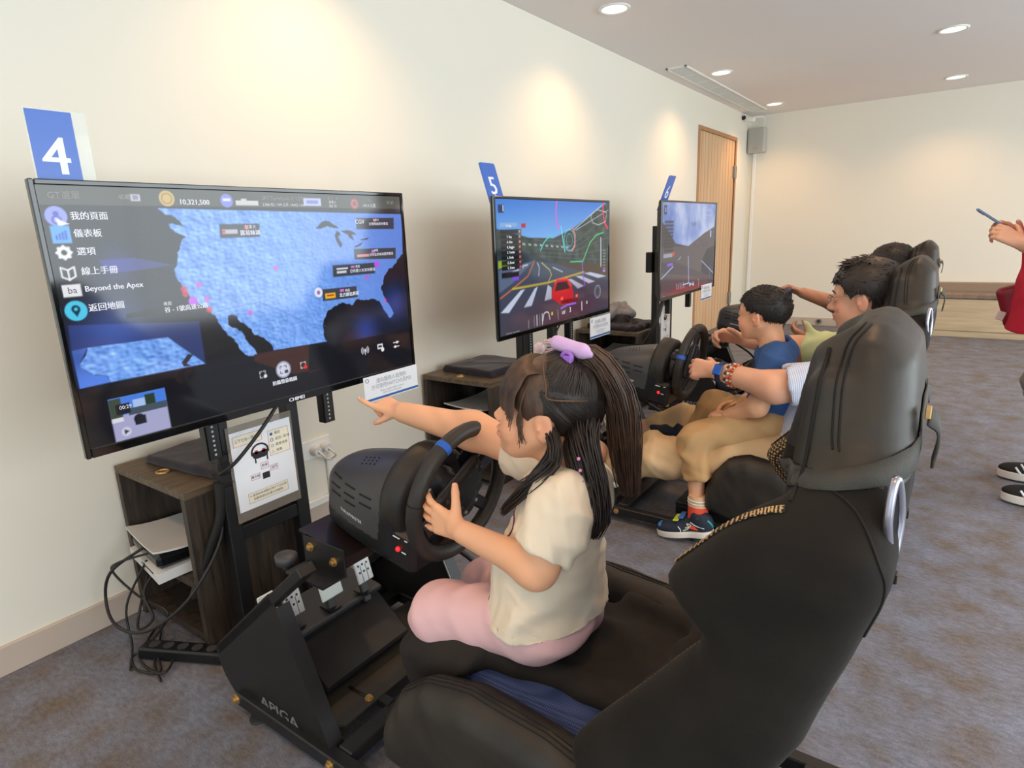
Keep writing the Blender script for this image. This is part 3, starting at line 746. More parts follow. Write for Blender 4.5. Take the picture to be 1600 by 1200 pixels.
SD = {
'land':[(0.235,0.093),(0.25,0.118),(0.271,0.128),(0.293,0.167),(0.298,0.195),(0.277,0.216),(0.262,0.264),(0.251,0.326),(0.252,0.364),(0.262,0.405),(0.275,0.447),(0.295,0.478),(0.317,0.51),(0.336,0.57),(0.356,0.631),(0.378,0.681),(0.4,0.733),(0.426,0.734),(0.399,0.644),(0.38,0.603),(0.36,0.583),(0.362,0.543),(0.385,0.549),(0.426,0.645),(0.475,0.731),(0.651,0.739),(0.643,0.718),(0.642,0.652),(0.657,0.608),(0.687,0.57),(0.729,0.56),(0.758,0.576),(0.771,0.553),(0.796,0.555),(0.84,0.559),(0.865,0.573),(0.882,0.629),(0.904,0.678),(0.922,0.656),(0.904,0.599),(0.886,0.551),(0.876,0.506),(0.892,0.457),(0.914,0.41),(0.95,0.38),(0.983,0.332),(0.994,0.114)],
'vanc':[(0.254,0.152),(0.279,0.159),(0.302,0.192),(0.297,0.207),(0.272,0.19),(0.256,0.17)],
'sup':[(0.655,0.181),(0.68,0.15),(0.702,0.148),(0.736,0.183),(0.709,0.178),(0.694,0.172),(0.678,0.18)],
'mich':[(0.728,0.195),(0.739,0.211),(0.729,0.223),(0.742,0.267),(0.734,0.279),(0.724,0.253),(0.718,0.222)],
'hur':[(0.742,0.196),(0.772,0.195),(0.799,0.219),(0.78,0.214),(0.786,0.246),(0.772,0.232),(0.764,0.213)],
'erie':[(0.784,0.278),(0.821,0.256),(0.81,0.274),(0.791,0.282)],
'ont':[(0.812,0.242),(0.845,0.235),(0.839,0.244),(0.815,0.247)],
'land2':[(0.044,0.589),(0.043,0.598),(0.025,0.642),(0.025,0.657),(0.045,0.691),(0.07,0.704),(0.075,0.731),(0.287,0.731),(0.209,0.595)],
'hook':[(0.231,0.707),(0.249,0.677),(0.26,0.684),(0.242,0.715),(0.252,0.728),(0.234,0.725)],
'sea2':[(0.015,0.592),(0.044,0.589),(0.025,0.642),(0.025,0.657),(0.045,0.691),(0.07,0.704),(0.075,0.731),(0.015,0.733)],
'glow2':[(0.018,0.5),(0.288,0.55),(0.287,0.731),(0.209,0.595),(0.015,0.592)],
'reflorange':[(0.418,0.731),(0.587,0.738),(0.577,0.876),(0.631,0.872),(0.526,0.864),(0.415,0.763)],
'thumb':[(0.058,0.79),(0.179,0.792),(0.179,0.908),(0.057,0.908)],
'reflblue':[(0.098,0.279),(0.169,0.277),(0.25,0.313),(0.164,0.325),(0.111,0.328)],
'cards':[(0.374,0.156),(0.482,0.156),(0.479,0.213),(0.372,0.214)],
'card_cgv':[(0.803,0.134),(0.956,0.133),(0.953,0.193),(0.8,0.19)],
'card_wg':[(0.783,0.289),(0.954,0.295),(0.951,0.354),(0.782,0.343)],
'card_at':[(0.699,0.364),(0.86,0.367),(0.858,0.423),(0.697,0.422)],
'card_ni':[(0.653,0.477),(0.779,0.48),(0.78,0.538),(0.652,0.535)],
'card_gv':[(0.131,0.483),(0.289,0.463),(0.289,0.503),(0.13,0.501)],
'pts':[(0.057,0.124),(0.057,0.184),(0.056,0.247),(0.057,0.317),(0.057,0.379),(0.057,0.449),(0.037,0.123),(0.039,0.185),(0.038,0.247),(0.038,0.318),(0.039,0.38),(0.038,0.452),(0.259,0.056),(0.323,0.068),(0.402,0.06),(0.5,0.05),(0.498,0.072),(0.652,0.059),(0.717,0.043),(0.802,0.062),(0.829,0.071),(0.94,0.053),(0.171,0.055),(0.031,0.054),(0.497,0.831),(0.466,0.888),(0.434,0.832),(0.561,0.831),(0.789,0.827),(0.853,0.83),(0.921,0.833),(0.5,0.992),(0.081,0.82),(0.64,0.49),(0.215,0.467),(0.211,0.487),(0.425,0.169),(0.423,0.195),(0.847,0.164),(0.868,0.146),(0.867,0.167),(0.859,0.305),(0.847,0.325),(0.775,0.381),(0.762,0.4),(0.729,0.498),(0.717,0.514),(0.678,0.506),(0.725,0.392),(0.808,0.317),(0.281,0.464)],
'red':[(0.264,0.412),(0.266,0.432),(0.317,0.507),(0.301,0.399),(0.315,0.462),(0.423,0.543),(0.513,0.356),(0.825,0.441),(0.889,0.575)],
't2_sky':[(0.019,0.014),(0.996,0.002),(0.996,0.009),(0.62,0.234),(0.446,0.302),(0.249,0.288),(0.02,0.218)],
't2_stand':[(0.02,0.218),(0.249,0.288),(0.446,0.302),(0.62,0.234),(0.996,0.009),(1.005,0.561),(0.694,0.519),(0.457,0.497),(0.336,0.441),(0.161,0.374),(0.016,0.402)],
't2_grass':[(0.021,0.436),(0.196,0.445),(0.172,0.456),(0.02,0.492)],
't2_road':[(0.031,0.493),(0.284,0.462),(0.471,0.505),(0.996,0.646),(1.0,0.95),(0.021,0.972)],
't2_wall':[(0.471,0.501),(0.694,0.519),(1.005,0.561),(1.005,0.676),(0.71,0.594)],
't2_line':[(0.114,0.644),(0.387,0.64),(0.725,0.598)],
't2_kerb':[(0.027,0.697),(0.114,0.644),(0.231,0.567),(0.284,0.462)],
't2_cw1':[(0.025,0.8),(0.082,0.811),(0.205,0.66),(0.174,0.662)],
't2_cw2':[(0.193,0.794),(0.253,0.794),(0.307,0.655),(0.28,0.668)],
't2_cw3':[(0.358,0.776),(0.419,0.772),(0.42,0.683),(0.389,0.655)],
't2_cw4':[(0.568,0.637),(0.662,0.73),(0.725,0.717),(0.601,0.64)],
't2_cw5':[(0.639,0.621),(0.773,0.702),(0.84,0.695),(0.694,0.626)],
't2_cw6':[(0.725,0.609),(0.874,0.67),(0.97,0.665),(0.79,0.607)],
't2_car':[(0.42,0.728),(0.448,0.655),(0.47,0.628),(0.564,0.631),(0.601,0.697),(0.62,0.765),(0.615,0.84),(0.51,0.842),(0.423,0.772)],
't2_carw':[(0.47,0.651),(0.556,0.653),(0.585,0.715),(0.448,0.718)],
't2_pink':[(0.481,0.016),(0.472,0.097),(0.475,0.172),(0.496,0.228)],
't2_red':[(0.93,0.012),(0.935,0.108),(0.947,0.191),(0.982,0.24)],
't2_teal':[(0.337,0.386),(0.364,0.332),(0.405,0.29),(0.439,0.275)],
't2_green':[(0.935,0.275),(0.858,0.295),(0.791,0.355),(0.75,0.435),(0.715,0.507)],
't2_purple':[(0.71,0.507),(0.713,0.608),(0.733,0.715)],
't2_teal2':[(0.595,0.499),(0.71,0.507)],
't2_lane1':[(0.307,0.476),(0.322,0.513),(0.316,0.574)],
't2_lane2':[(0.342,0.48),(0.408,0.544),(0.422,0.583),(0.393,0.637)],
't2_lane3':[(0.436,0.527),(0.521,0.572)],
't2_ring':[(0.589,0.324),(0.514,0.215),(0.544,0.413),(0.868,0.789)],
't2_roof1':[(0.635,0.24),(0.944,0.025)],
't2_roof2':[(0.65,0.247),(0.996,0.079)],
't2_hud':[(0.04,0.057),(0.073,0.111),(0.043,0.179),(0.162,0.206),(0.043,0.212),(0.159,0.484),(0.042,0.522),(0.164,0.561),(0.116,0.559),(0.163,0.587),(0.9,0.316),(0.912,0.575),(0.92,0.548),(0.957,0.572)],
't2_txt':[(0.057,0.087),(0.099,0.252),(0.098,0.288),(0.097,0.326),(0.097,0.36),(0.096,0.396),(0.095,0.428),(0.095,0.463),(0.099,0.544),(0.488,0.895),(0.532,0.894),(0.085,0.936),(0.521,0.984),(0.336,0.879),(0.232,0.899),(0.637,0.888),(0.684,0.874)],
't3_sky':[(0.022,0.016),(0.987,0.01),(0.965,0.284),(0.753,0.35),(0.461,0.476),(0.24,0.435),(0.103,0.286),(0.026,0.214)],
't3_hillL':[(0.026,0.214),(0.103,0.286),(0.24,0.435),(0.433,0.473),(0.093,0.472),(0.021,0.463)],
't3_hillR':[(0.461,0.476),(0.753,0.35),(0.982,0.274),(0.947,0.589),(0.523,0.52)],
't3_road':[(0.021,0.463),(0.433,0.473),(0.945,0.568),(0.992,0.99),(0.024,0.972)],
't3_dash':[(0.021,0.614),(0.204,0.616),(0.98,0.883),(0.987,0.947),(0.491,0.798),(0.016,0.715)],
't3_mirror':[(0.717,0.778),(0.735,0.643),(0.822,0.534),(0.972,0.499),(0.998,0.886),(0.769,0.816)],
't3_red':[(0.107,0.974),(0.228,0.912),(0.502,0.913),(0.845,0.91),(0.821,0.997),(0.286,0.979)],
't3_c':[(0.466,0.588),(0.484,0.872)],
't3_l':[(0.021,0.775),(0.208,0.669)],
't3_l2':[(0.294,0.611),(0.332,0.58)],
't3_r':[(0.721,0.66),(0.974,0.83)],
't3_arc':[(0.386,0.887),(0.484,0.882),(0.585,0.914)],
't3_txt':[(0.474,0.927),(0.051,0.086),(0.023,0.181),(0.162,0.41),(0.093,0.472),(0.204,0.467),(0.064,0.561),(0.152,0.599),(0.493,0.257),(0.033,0.939)],
}
# ------------------------------------------------------------------ screens
class Canvas:
    """colour picture on a grid of screen points, drawn with shapes"""
    def __init__(s, W, H, asp=1.74):
        s.W, s.H, s.asp = W, H, asp
        u, v = np.meshgrid((np.arange(W) + 0.5) / W, (np.arange(H) + 0.5) / H); s.u, s.v = u, v
        s.c = np.zeros((H, W, 3))
    def blend(s, mask, col, a=1.0):
        k = np.clip(mask * a, 0, 1)[..., None]; s.c = s.c * (1 - k) + np.array(col, float) / 255 * k
    def inside(s, P):
        return np.clip(0.5 - pipath([(p[0] * s.asp, p[1]) for p in P], s.u * s.asp, s.v) * s.H, 0, 1)
    def poly(s, P, col, a=1.0): s.blend(s.inside(P), col, a)
    def line(s, P, w, col, a=1.0):
        d = np.full(s.u.shape, 9.0)
        for i in range(len(P) - 1):
            ax, ay = P[i][0] * s.asp, P[i][1]; ex, ey = P[i + 1][0] * s.asp - ax, P[i + 1][1] - ay
            t = np.clip(((s.u * s.asp - ax) * ex + (s.v - ay) * ey) / max(ex * ex + ey * ey, 1e-9), 0, 1)
            d = np.minimum(d, np.hypot(s.u * s.asp - ax - t * ex, s.v - ay - t * ey))
        s.blend(np.clip(0.5 - (d - w / 2) * s.H, 0, 1), col, a)
    def dot(s, p, r, col, a=1.0, soft=0.0):
        d = np.hypot((s.u - p[0]) * s.asp, s.v - p[1])
        s.blend(np.clip(0.5 - (d - r) * s.H, 0, 1) if not soft else np.exp(-(d / r) ** 2), col, a)
    def ring(s, p, r, w, col, a=1.0):
        d = np.abs(np.hypot((s.u - p[0]) * s.asp, s.v - p[1]) - r); s.blend(np.clip(0.5 - (d - w / 2) * s.H, 0, 1), col, a)
    def rect(s, a, b, col, al=1.0): s.poly([(a[0], a[1]), (b[0], a[1]), (b[0], b[1]), (a[0], b[1])], col, al)
    def noise(s, f, seed=0, oct_=4):
        r = np.random.RandomState(seed); o = np.zeros_like(s.u)
        for k in range(oct_):
            for _ in range(7):
                a = r.uniform(0, 6.28); g = f * 2 ** k * r.uniform(0.6, 1.4)
                o += np.sin((s.u * s.asp * math.cos(a) + s.v * math.sin(a)) * g + r.uniform(0, 6.28) + 2 * np.sin(s.u * g * 0.37 + s.v * g * 0.29 + a)) / 2 ** k / 7
        return o
    def lin(s):
        c = np.clip(s.c, 0, 1); return np.where(c <= 0.04045, c / 12.92, ((c + 0.055) / 1.055) ** 2.4)

def jag(P, amp, seed=2, depth=3):
    """ragged coastline: midpoint displacement"""
    r = np.random.RandomState(seed); P = [np.array(p, float) for p in P]
    for _ in range(depth):
        Q = []
        for i in range(len(P)):
            a, b = P[i], P[(i + 1) % len(P)]; d = b - a; L = np.hypot(d[0] * 1.74, d[1]); Q.append(a)
            if 0.006 < L < 0.16: Q.append((a + b) / 2 + np.array((-d[1] / 1.74, d[0] * 1.74)) * r.uniform(-1, 1) * amp * 1.6)
        P = Q
    return P
def screen_one():
    c = Canvas(520, 292); c.c[:] = np.array((26, 27, 34)) / 255
    c.blend(np.clip(1 - c.v * 1.9, 0, 1), (70, 72, 66), 0.55)  # olive-grey window reflection haze painted into the top of the picture
    c.poly(SD['glow2'], (58, 84, 176), 0.55); c.dot((0.10, 0.52), 0.12, (96, 128, 226), 0.5, 1); c.dot((0.93, 0.60), 0.10, (60, 92, 210), 0.55, 1); c.dot((0.80, 0.72), 0.09, (58, 86, 200), 0.6, 1)
    c.poly(SD['sea2'], (86, 134, 236)); c.dot((0.02, 0.62), 0.06, (40, 60, 120), 0.5, 1)
    for k, a_ in (('land', 0.10), ('vanc', 0.10), ('land2', 0.05), ('sup', 0.06), ('mich', 0.06), ('hur', 0.06)): SD[k] = jag(SD[k], a_)
    h = c.noise(62, 3, 4); hx = np.gradient(h, axis=1) - np.gradient(h, axis=0); hx = np.clip(hx * 2.2, -1, 1)
    rough = np.clip(1.15 - (c.u - 0.25) * 1.7, 0.05, 1)
    base = np.stack([120 + 0 * c.u, 168 + 0 * c.u, 246 + 0 * c.u], -1) / 255
    tint = np.clip((c.u - 0.55) * 1.5, 0, 1)[..., None]
    land = base * (1 - tint) + np.array((84, 120, 208)) / 255 * tint + (hx * rough * 0.30)[..., None]
    for k in ('land', 'vanc', 'land2'):
        mk = c.inside(SD[k])[..., None]; c.c = c.c * (1 - mk) + land * mk
    for k in ('sup', 'mich', 'hur', 'erie', 'ont', 'hook'): c.poly(SD[k], (48, 50, 58))
    c.line([(0.33, 0.52), (0.45, 0.5), (0.52, 0.56), (0.60, 0.64), (0.65, 0.66)], 0.004, (80, 120, 200), 0.6)
    c.rect((0, 0), (1, 0.085), (92, 92, 84), 0.9); c.rect((0, 0.76), (1, 1), (20, 21, 27), 0.92)
    c.poly(SD['reflorange'], (120, 58, 34), 0.45)  # orange reflection painted into the picture, like the blue one below
    c.poly(SD['reflblue'], (72, 76, 180), 0.6); c.dot((0.13, 0.30), 0.06, (70, 70, 190), 0.45, 1)
    for i, p in enumerate(SD['red']): c.dot(p, 0.012 if i > 2 else 0.013, (226, 90, 190) if i > 2 else (240, 50, 70), 0.75)
    for k in ('cards', 'card_cgv', 'card_wg', 'card_at', 'card_ni', 'card_gv'): c.poly(SD[k], (58, 60, 66) if k != 'card_gv' else (30, 30, 36), 0.92)
    def tile(k, a, col): 
        (x0, y0), (x1, _), (_, y1) = SD[k][0], SD[k][1], SD[k][2]; c.rect((x0 + (x1 - x0) * a[0], y0 + (y1 - y0) * a[1]), (x0 + (x1 - x0) * a[2], y0 + (y1 - y0) * a[3]), col)
    tile('cards', (0.05, 0.40, 0.42, 0.72), (190, 190, 196)); tile('cards', (0.05, 0.45, 0.12, 0.65), (220, 60, 60)); tile('cards', (0.60, 0.14, 0.70, 0.42), (224, 70, 80))
    tile('card_cgv', (0.44, 0.12, 0.50, 0.36), (224, 70, 80)); tile('card_wg', (0.06, 0.46, 0.34, 0.66), (226, 150, 160)); tile('card_wg', (0.40, 0.16, 0.48, 0.38), (214, 120, 210))
    tile('card_at', (0.08, 0.26, 0.34, 0.40), (230, 230, 236)); tile('card_at', (0.08, 0.52, 0.30, 0.72), (220, 220, 228)); tile('card_at', (0.41, 0.16, 0.50, 0.36), (214, 120, 210))
    tile('card_ni', (0.07, 0.36, 0.36, 0.80), (240, 190, 40)); tile('card_ni', (0.12, 0.48, 0.32, 0.62), (200, 70, 40)); tile('card_ni', (0.50, 0.16, 0.62, 0.38), (214, 120, 210))
    c.dot((0.64, 0.49), 0.024, (232, 232, 246)); c.dot((0.64, 0.49), 0.010, (150, 110, 180)); c.dot(SD['pts'][-1], 0.019, (190, 90, 230)); c.dot((0.868, 0.375), 0.018, (190, 90, 230))
    ic = SD['pts'][6:12]
    c.dot(ic[0], 0.034, (150, 160, 246)); c.dot((ic[0][0], ic[0][1] - 0.008), 0.009, (80, 90, 190)); c.ring((ic[0][0], ic[0][1] + 0.013), 0.013, 0.006, (80, 90, 190))
    c.poly([(0.034, 0.128), (0.058, 0.150), (0.046, 0.154), (0.040, 0.172)], (238, 236, 240))
    c.rect((ic[1][0] - 0.017, ic[1][1] - 0.03), (ic[1][0] + 0.017, ic[1][1] + 0.03), (96, 170, 244))
    for k in range(4): c.rect((ic[1][0] - 0.010 + 0.0055 * k, ic[1][1] + 0.002 - 0.005 * k), (ic[1][0] - 0.0065 + 0.0055 * k, ic[1][1] + 0.018), (40, 90, 200))
    c.dot(ic[2], 0.022, (236, 236, 240)); c.dot(ic[2], 0.009, (30, 32, 38))
    for k in range(8): c.dot((ic[2][0] + 0.0125 * math.cos(k * PI / 4), ic[2][1] + 0.0215 * math.sin(k * PI / 4)), 0.005, (236, 236, 240))
    for sg in (-1, 1): c.line([(ic[3][0], ic[3][1] - 0.010), (ic[3][0] + sg * 0.012, ic[3][1] - 0.02), (ic[3][0] + sg * 0.012, ic[3][1] + 0.013), (ic[3][0], ic[3][1] + 0.024)], 0.006, (236, 236, 240))
    c.line([(ic[3][0], ic[3][1] - 0.010), (ic[3][0], ic[3][1] + 0.024)], 0.006, (236, 236, 240))
    c.rect((ic[4][0] - 0.018, ic[4][1] - 0.022), (ic[4][0] + 0.016, ic[4][1] + 0.022), (236, 236, 240))
    c.dot(ic[5], 0.036, (84, 206, 240)); c.dot((ic[5][0], ic[5][1] - 0.006), 0.014, (20, 60, 80)); c.poly([(ic[5][0] - 0.007, ic[5][1] + 0.001), (ic[5][0] + 0.007, ic[5][1] + 0.001), (ic[5][0], ic[5][1] + 0.022)], (20, 60, 80)); c.dot((ic[5][0], ic[5][1] - 0.006), 0.006, (84, 206, 240))
    c.dot((0.259, 0.056), 0.030, (206, 178, 110)); c.ring((0.259, 0.056), 0.019, 0.005, (160, 132, 70)); c.dot((0.402, 0.060), 0.028, (130, 140, 226)); c.rect((0.392, 0.05), (0.412, 0.062), (220, 224, 250)); c.dot((0.802, 0.062), 0.028, (150, 84, 84)); c.ring((0.802, 0.062), 0.017, 0.005, (210, 130, 130))
    c.rect((0.425, 0.058), (0.487, 0.078), (206, 206, 204)); c.rect((0.44, 0.050), (0.455, 0.06), (206, 206, 204)); c.rect((0.624, 0.040), (0.682, 0.076), (190, 196, 240)); c.rect((0.634, 0.050), (0.672, 0.066), (130, 140, 200)); c.rect((0.182, 0.043), (0.202, 0.068), (190, 190, 206)); c.rect((0.187, 0.049), (0.197, 0.053), (80, 80, 90)); c.rect((0.187, 0.057), (0.197, 0.061), (80, 80, 90))
    p = (0.497, 0.831); c.dot(p, 0.040, (214, 216, 234)); c.ring(p, 0.036, 0.003, (120, 122, 150))
    for q, r_, col in ((p, 0.017, (70, 72, 96)), ((0.434, 0.832), 0.014, (230, 230, 236)), ((0.561, 0.831), 0.014, (230, 230, 236))):
        for a in (-1, 1):
            for b in (-1, 1):
                x, y = q[0] + a * r_ / 1.74, q[1] + b * r_; c.line([(x - a * 0.006, y), (x, y), (x, y - b * 0.010)], 0.004, col)
    c.rect((0.500, 0.835), (0.511, 0.850), (60, 62, 90)); c.dot((0.441, 0.842), 0.009, (230, 230, 236)); c.dot((0.568, 0.842), 0.010, (236, 50, 50))
    q = (0.789, 0.827); c.dot(q, 0.007, (236, 236, 240)); c.line([(q[0], q[1]), (q[0], q[1] + 0.022)], 0.006, (236, 236, 240))
    for k in (0.014, 0.024):
        for sg in (-1, 1): c.line([(q[0] + sg * k * 0.6 * math.cos(a), q[1] + k * math.sin(a)) for a in (-0.8, -0.4, 0, 0.4, 0.8)], 0.005, (236, 236, 240))
    q = (0.853, 0.83); c.rect((q[0] - 0.013, q[1] - 0.02), (q[0] + 0.010, q[1] + 0.008), (236, 236, 240)); c.rect((q[0] - 0.009, q[1] - 0.012), (q[0] + 0.006, q[1]), (40, 42, 50)); c.dot((q[0] + 0.008, q[1] + 0.014), 0.012, (236, 236, 240))
    for k, x in ((-0.012, 0.004), (0.012, -0.005)): c.line([(0.910, 0.833 + k), (0.934, 0.833 + k)], 0.005, (236, 236, 240)); c.dot((0.922 + x, 0.833 + k), 0.008, (236, 236, 240))
    # replay thumbnail
    (x0, y0), (x1, _), (_, y1) = (0.062, 0.795), (0.182, 0.8), (0.18, 0.965)
    def th(a, b, col, al=1): c.rect((x0 + (x1 - x0) * a[0], y0 + (y1 - y0) * a[1]), (x0 + (x1 - x0) * b[0], y0 + (y1 - y0) * b[1]), col, al)
    th((0, 0), (1, 1), (168, 168, 206)); th((0, 0), (1, 0.42), (72, 128, 226)); th((0.4, 0.12), (0.62, 0.34), (170, 196, 240)); th((0, 0.02), (0.2, 0.5), (60, 74, 60)); th((0.62, 0.06), (0.80, 0.36), (44, 62, 44)); th((0.3, 0.30), (1, 0.46), (70, 84, 96)); th((0.1, 0.16), (0.34, 0.40), (30, 32, 40)); th((0, 0.46), (0.2, 0.56), (220, 220, 230))
    c.dot((x0 + 0.056, y0 + 0.10), 0.020, (34, 34, 44)); th((0.38, 0.52), (0.58, 0.72), (30, 32, 42)); c.dot((x0 + 0.025, y0 + 0.138), 0.018, (206, 206, 226)); c.poly([(x0 + 0.021, y0 + 0.128), (x0 + 0.031, y0 + 0.138), (x0 + 0.021, y0 + 0.148)], (60, 60, 80))
    t = []
    def T(txt, p, sz, al='LEFT', mt=0): t.append((txt, p, sz, al, mt))
    P = SD['pts']
    for i, s_ in enumerate(('我的頁面', '儀表板', '選項', '線上手冊', 'Beyond the Apex', '返回地圖')): T(s_, (P[i][0] + 0.004, P[i][1]), 0.030 if i != 4 else 0.028)
    T('bа'.replace('а', 'a'), (ic[4][0] - 0.0005, ic[4][1]), 0.032, 'CENTER', 3)
    T('GT選單', (0.028, 0.054), 0.030, 'LEFT', 2); T('收藏', (0.158, 0.055), 0.020, 'LEFT', 1); T('10,321,500', (0.285, 0.069), 0.028); T('SRT Tomahawk X VGT', (0.498, 0.046), 0.022, 'LEFT', 1); T('2,586 PD / 749 公斤 / 4WD / NA', (0.498, 0.074), 0.016)
    T('每日訓練', (0.704, 0.040), 0.016, 'LEFT', 1); T('目標 4', (0.708, 0.058), 0.015); T('305 分', (0.708, 0.076), 0.017); T('今日距離', (0.832, 0.045), 0.015, 'LEFT', 1); T('143.4 公里', (0.832, 0.071), 0.020); T('11:11', (0.93, 0.053), 0.024, 'LEFT', 1)
    T('拍攝螢幕截圖', (0.497, 0.888), 0.022, 'CENTER'); T('00:29', (x0 + 0.019, y0 + 0.042), 0.020)
    T('加拿大', (0.440, 0.170), 0.018); T('露易絲湖', (0.425, 0.195), 0.024)
    T('CGV', (0.797, 0.153), 0.030); T('加拿大', (0.868, 0.144), 0.014); T('吉爾維倫紐夫賽道', (0.850, 0.165), 0.017); T('美國', (0.862, 0.303), 0.014); T('沃特金斯格倫國際賽道', (0.842, 0.325), 0.017)
    T('美國', (0.782, 0.380), 0.015); T('亞特蘭大米其林賽道', (0.760, 0.402), 0.019); T('美國', (0.734, 0.497), 0.016); T('北方群島賽道', (0.712, 0.518), 0.021); T('美國', (0.212, 0.463), 0.016); T('谷 - 1號高速公路', (0.212, 0.488), 0.024)
    return c, t

def hud_rows(c, x, ys, w, h, hot):
    for i, y in enumerate(ys): c.rect((x, y - h / 2), (x + w, y + h / 2), (16, 18, 22) if i != hot else (120, 100, 200), 0.85)

def screen_two():
    c = Canvas(270, 152); c.c[:] = np.array((44, 60, 72)) / 255
    sky = c.inside(SD['t2_sky'])[..., None]; g = np.clip(c.v / 0.3, 0, 1)[..., None]
    c.poly(SD['t2_stand'], (52, 66, 66)); n = c.noise(40, 8, 4); st = c.inside(SD['t2_stand']); c.c += (n * 0.10 * st)[..., None]
    c.c = c.c * (1 - sky) + (np.array((54, 120, 214)) * (1 - g) + np.array((116, 176, 240)) * g) / 255 * sky
    for k in range(5): c.line([(0.30 + k * 0.01, 0.31 + 0.03 * k), (0.65, 0.34 + 0.035 * k), (1.0, 0.12 + 0.10 * k)], 0.006, (108, 130, 134), 0.5)
    for k in range(9): c.line([(0.2 + k * 0.045, 0.33 + k * 0.006), (0.215 + k * 0.045, 0.335 + k * 0.006)], 0.014, (210, 224, 232), 0.7)
    c.poly(SD['t2_grass'], (150, 170, 60)); c.poly(SD['t2_road'], (62, 76, 98)); c.blend(c.inside(SD['t2_road']) * np.clip((c.v - 0.55) * 3, 0, 1), (82, 56, 62), 0.45)
    c.poly(SD['t2_wall'], (72, 58, 46)); c.poly([(0.02, 0.50), (0.28, 0.46), (0.12, 0.60), (0.02, 0.66)], (104, 120, 150), 0.7)
    for k in range(5): c.line([(0.05 + k * 0.035, 0.555 - k * 0.016), (0.09 + k * 0.035, 0.548 - k * 0.016)], 0.012, (214, 222, 232), 0.8)
    c.line(SD['t2_kerb'], 0.012, (196, 110, 70)); c.line(SD['t2_line'], 0.016, (190, 170, 60))
    for k in range(1, 7): c.poly(SD['t2_cw%d' % k], (196, 208, 230))
    for k in ('t2_lane1', 't2_lane3'): c.line(SD[k], 0.008, (206, 214, 224))
    c.line(SD['t2_lane2'], 0.008, (206, 200, 120)); c.line(SD['t2_roof1'], 0.008, (190, 206, 226)); c.line(SD['t2_roof2'], 0.006, (180, 196, 210))
    c.blend(np.exp(-((c.u - 0.6) / 0.3) ** 2 - ((c.v - 0.9) / 0.2) ** 2), (96, 44, 56), 0.6)
    c.poly(SD['t2_car'], (204, 34, 44)); c.poly(SD['t2_carw'], (54, 26, 38)); P = SD['t2_car']
    c.line([P[1], P[2], P[3], P[4]], 0.012, (240, 70, 80)); c.rect((0.50, 0.80), (0.66, 0.835), (120, 16, 24)); c.rect((0.50, 0.775), (0.52, 0.80), (255, 110, 100)); c.rect((0.64, 0.775), (0.66, 0.80), (255, 110, 100))
    c.line(SD['t2_pink'], 0.016, (236, 90, 214)); c.line(SD['t2_red'], 0.022, (244, 40, 96)); c.line(SD['t2_teal'], 0.012, (64, 206, 190)); c.line(SD['t2_green'], 0.012, (70, 206, 130)); c.line(SD['t2_purple'], 0.012, (150, 90, 240)); c.line(SD['t2_teal2'], 0.010, (64, 206, 160))
    q = SD['t2_ring']; c.ring(q[0], 0.085, 0.010, (90, 220, 226), 0.8); c.ring(q[0], 0.05, 0.008, (90, 200, 226), 0.7); c.line([q[1], q[2]], 0.012, (100, 226, 236)); c.line([(q[0][0] + 0.03, q[0][1] - 0.10), (q[0][0] + 0.055, q[0][1] - 0.04), (q[0][0] + 0.05, q[0][1] + 0.05), (q[0][0] + 0.02, q[0][1] + 0.09)], 0.014, (244, 120, 130)); c.ring(q[3], 0.055, 0.007, (160, 180, 200)); c.ring(q[3], 0.040, 0.004, (120, 140, 160))
    c.line([(0.83, 0.10), (0.80, 0.13), (0.82, 0.19), (0.88, 0.21), (0.96, 0.18), (0.97, 0.10), (0.86, 0.08)], 0.007, (200, 206, 214))
    h = SD['t2_hud']; c.rect((h[0][0] - 0.005, h[0][1]), (h[1][0], h[1][1]), (30, 44, 90)); c.rect(h[2], h[3], (190, 196, 206), 0.45); c.rect((0.193, 0.185), (0.225, 0.215), (190, 30, 50))
    for k in range(8): c.rect((0.045, 0.225 + k * 0.036), (0.19, 0.255 + k * 0.036), (16, 18, 22), 0.85); c.rect((0.17, 0.23 + k * 0.036), (0.185, 0.25 + k * 0.036), (210, 170 - 10 * k, 120), 0.9)
    c.rect(h[6], h[7], (16, 18, 22), 0.9); c.rect(h[8], h[9], (120, 80, 220)); c.rect(h[10], h[11], (176, 182, 190)); c.rect((0.925, 0.60), (0.955, 0.625), (140, 100, 220))
    for k in range(8): c.rect((0.93, 0.43 + k * 0.026), (0.955, 0.438 + k * 0.026), (190, 196, 206), 0.7)
    for k in range(4): c.line([(0.27 + k * 0.022, 0.875), (0.27 + k * 0.022, 0.955)], 0.010, (214, 218, 224) if k % 2 else (120, 126, 136))
    c.line([(0.34, 0.93), (0.35, 0.875), (0.37, 0.865), (0.39, 0.875), (0.40, 0.93)], 0.009, (220, 224, 230)); c.dot((0.42, 0.89), 0.014, (220, 196, 60)); c.line([(0.50, 0.865), (0.56, 0.848), (0.64, 0.848)], 0.014, (150, 110, 240)); c.line([(0.70, 0.85), (0.70, 0.92)], 0.012, (230, 230, 236)); c.line([(0.47, 0.87), (0.475, 0.95)], 0.005, (190, 194, 200)); c.line([(0.225, 0.90), (0.225, 0.96)], 0.005, (190, 194, 200))
    t = [('1', (0.068, 0.083), 0.06, 'CENTER', 0), ('3', (0.575, 0.895), 0.062, 'LEFT', 0), ('107', (0.505, 0.905), 0.038, 'LEFT', 0), ('TOTAL 0:34.380', (0.055, 0.965), 0.024, 'LEFT', 1), ('0', (0.745, 0.865), 0.04, 'LEFT', 0), ('D. Ray', (0.085, 0.165 + 0.035), 0.022, 'LEFT', 0)]
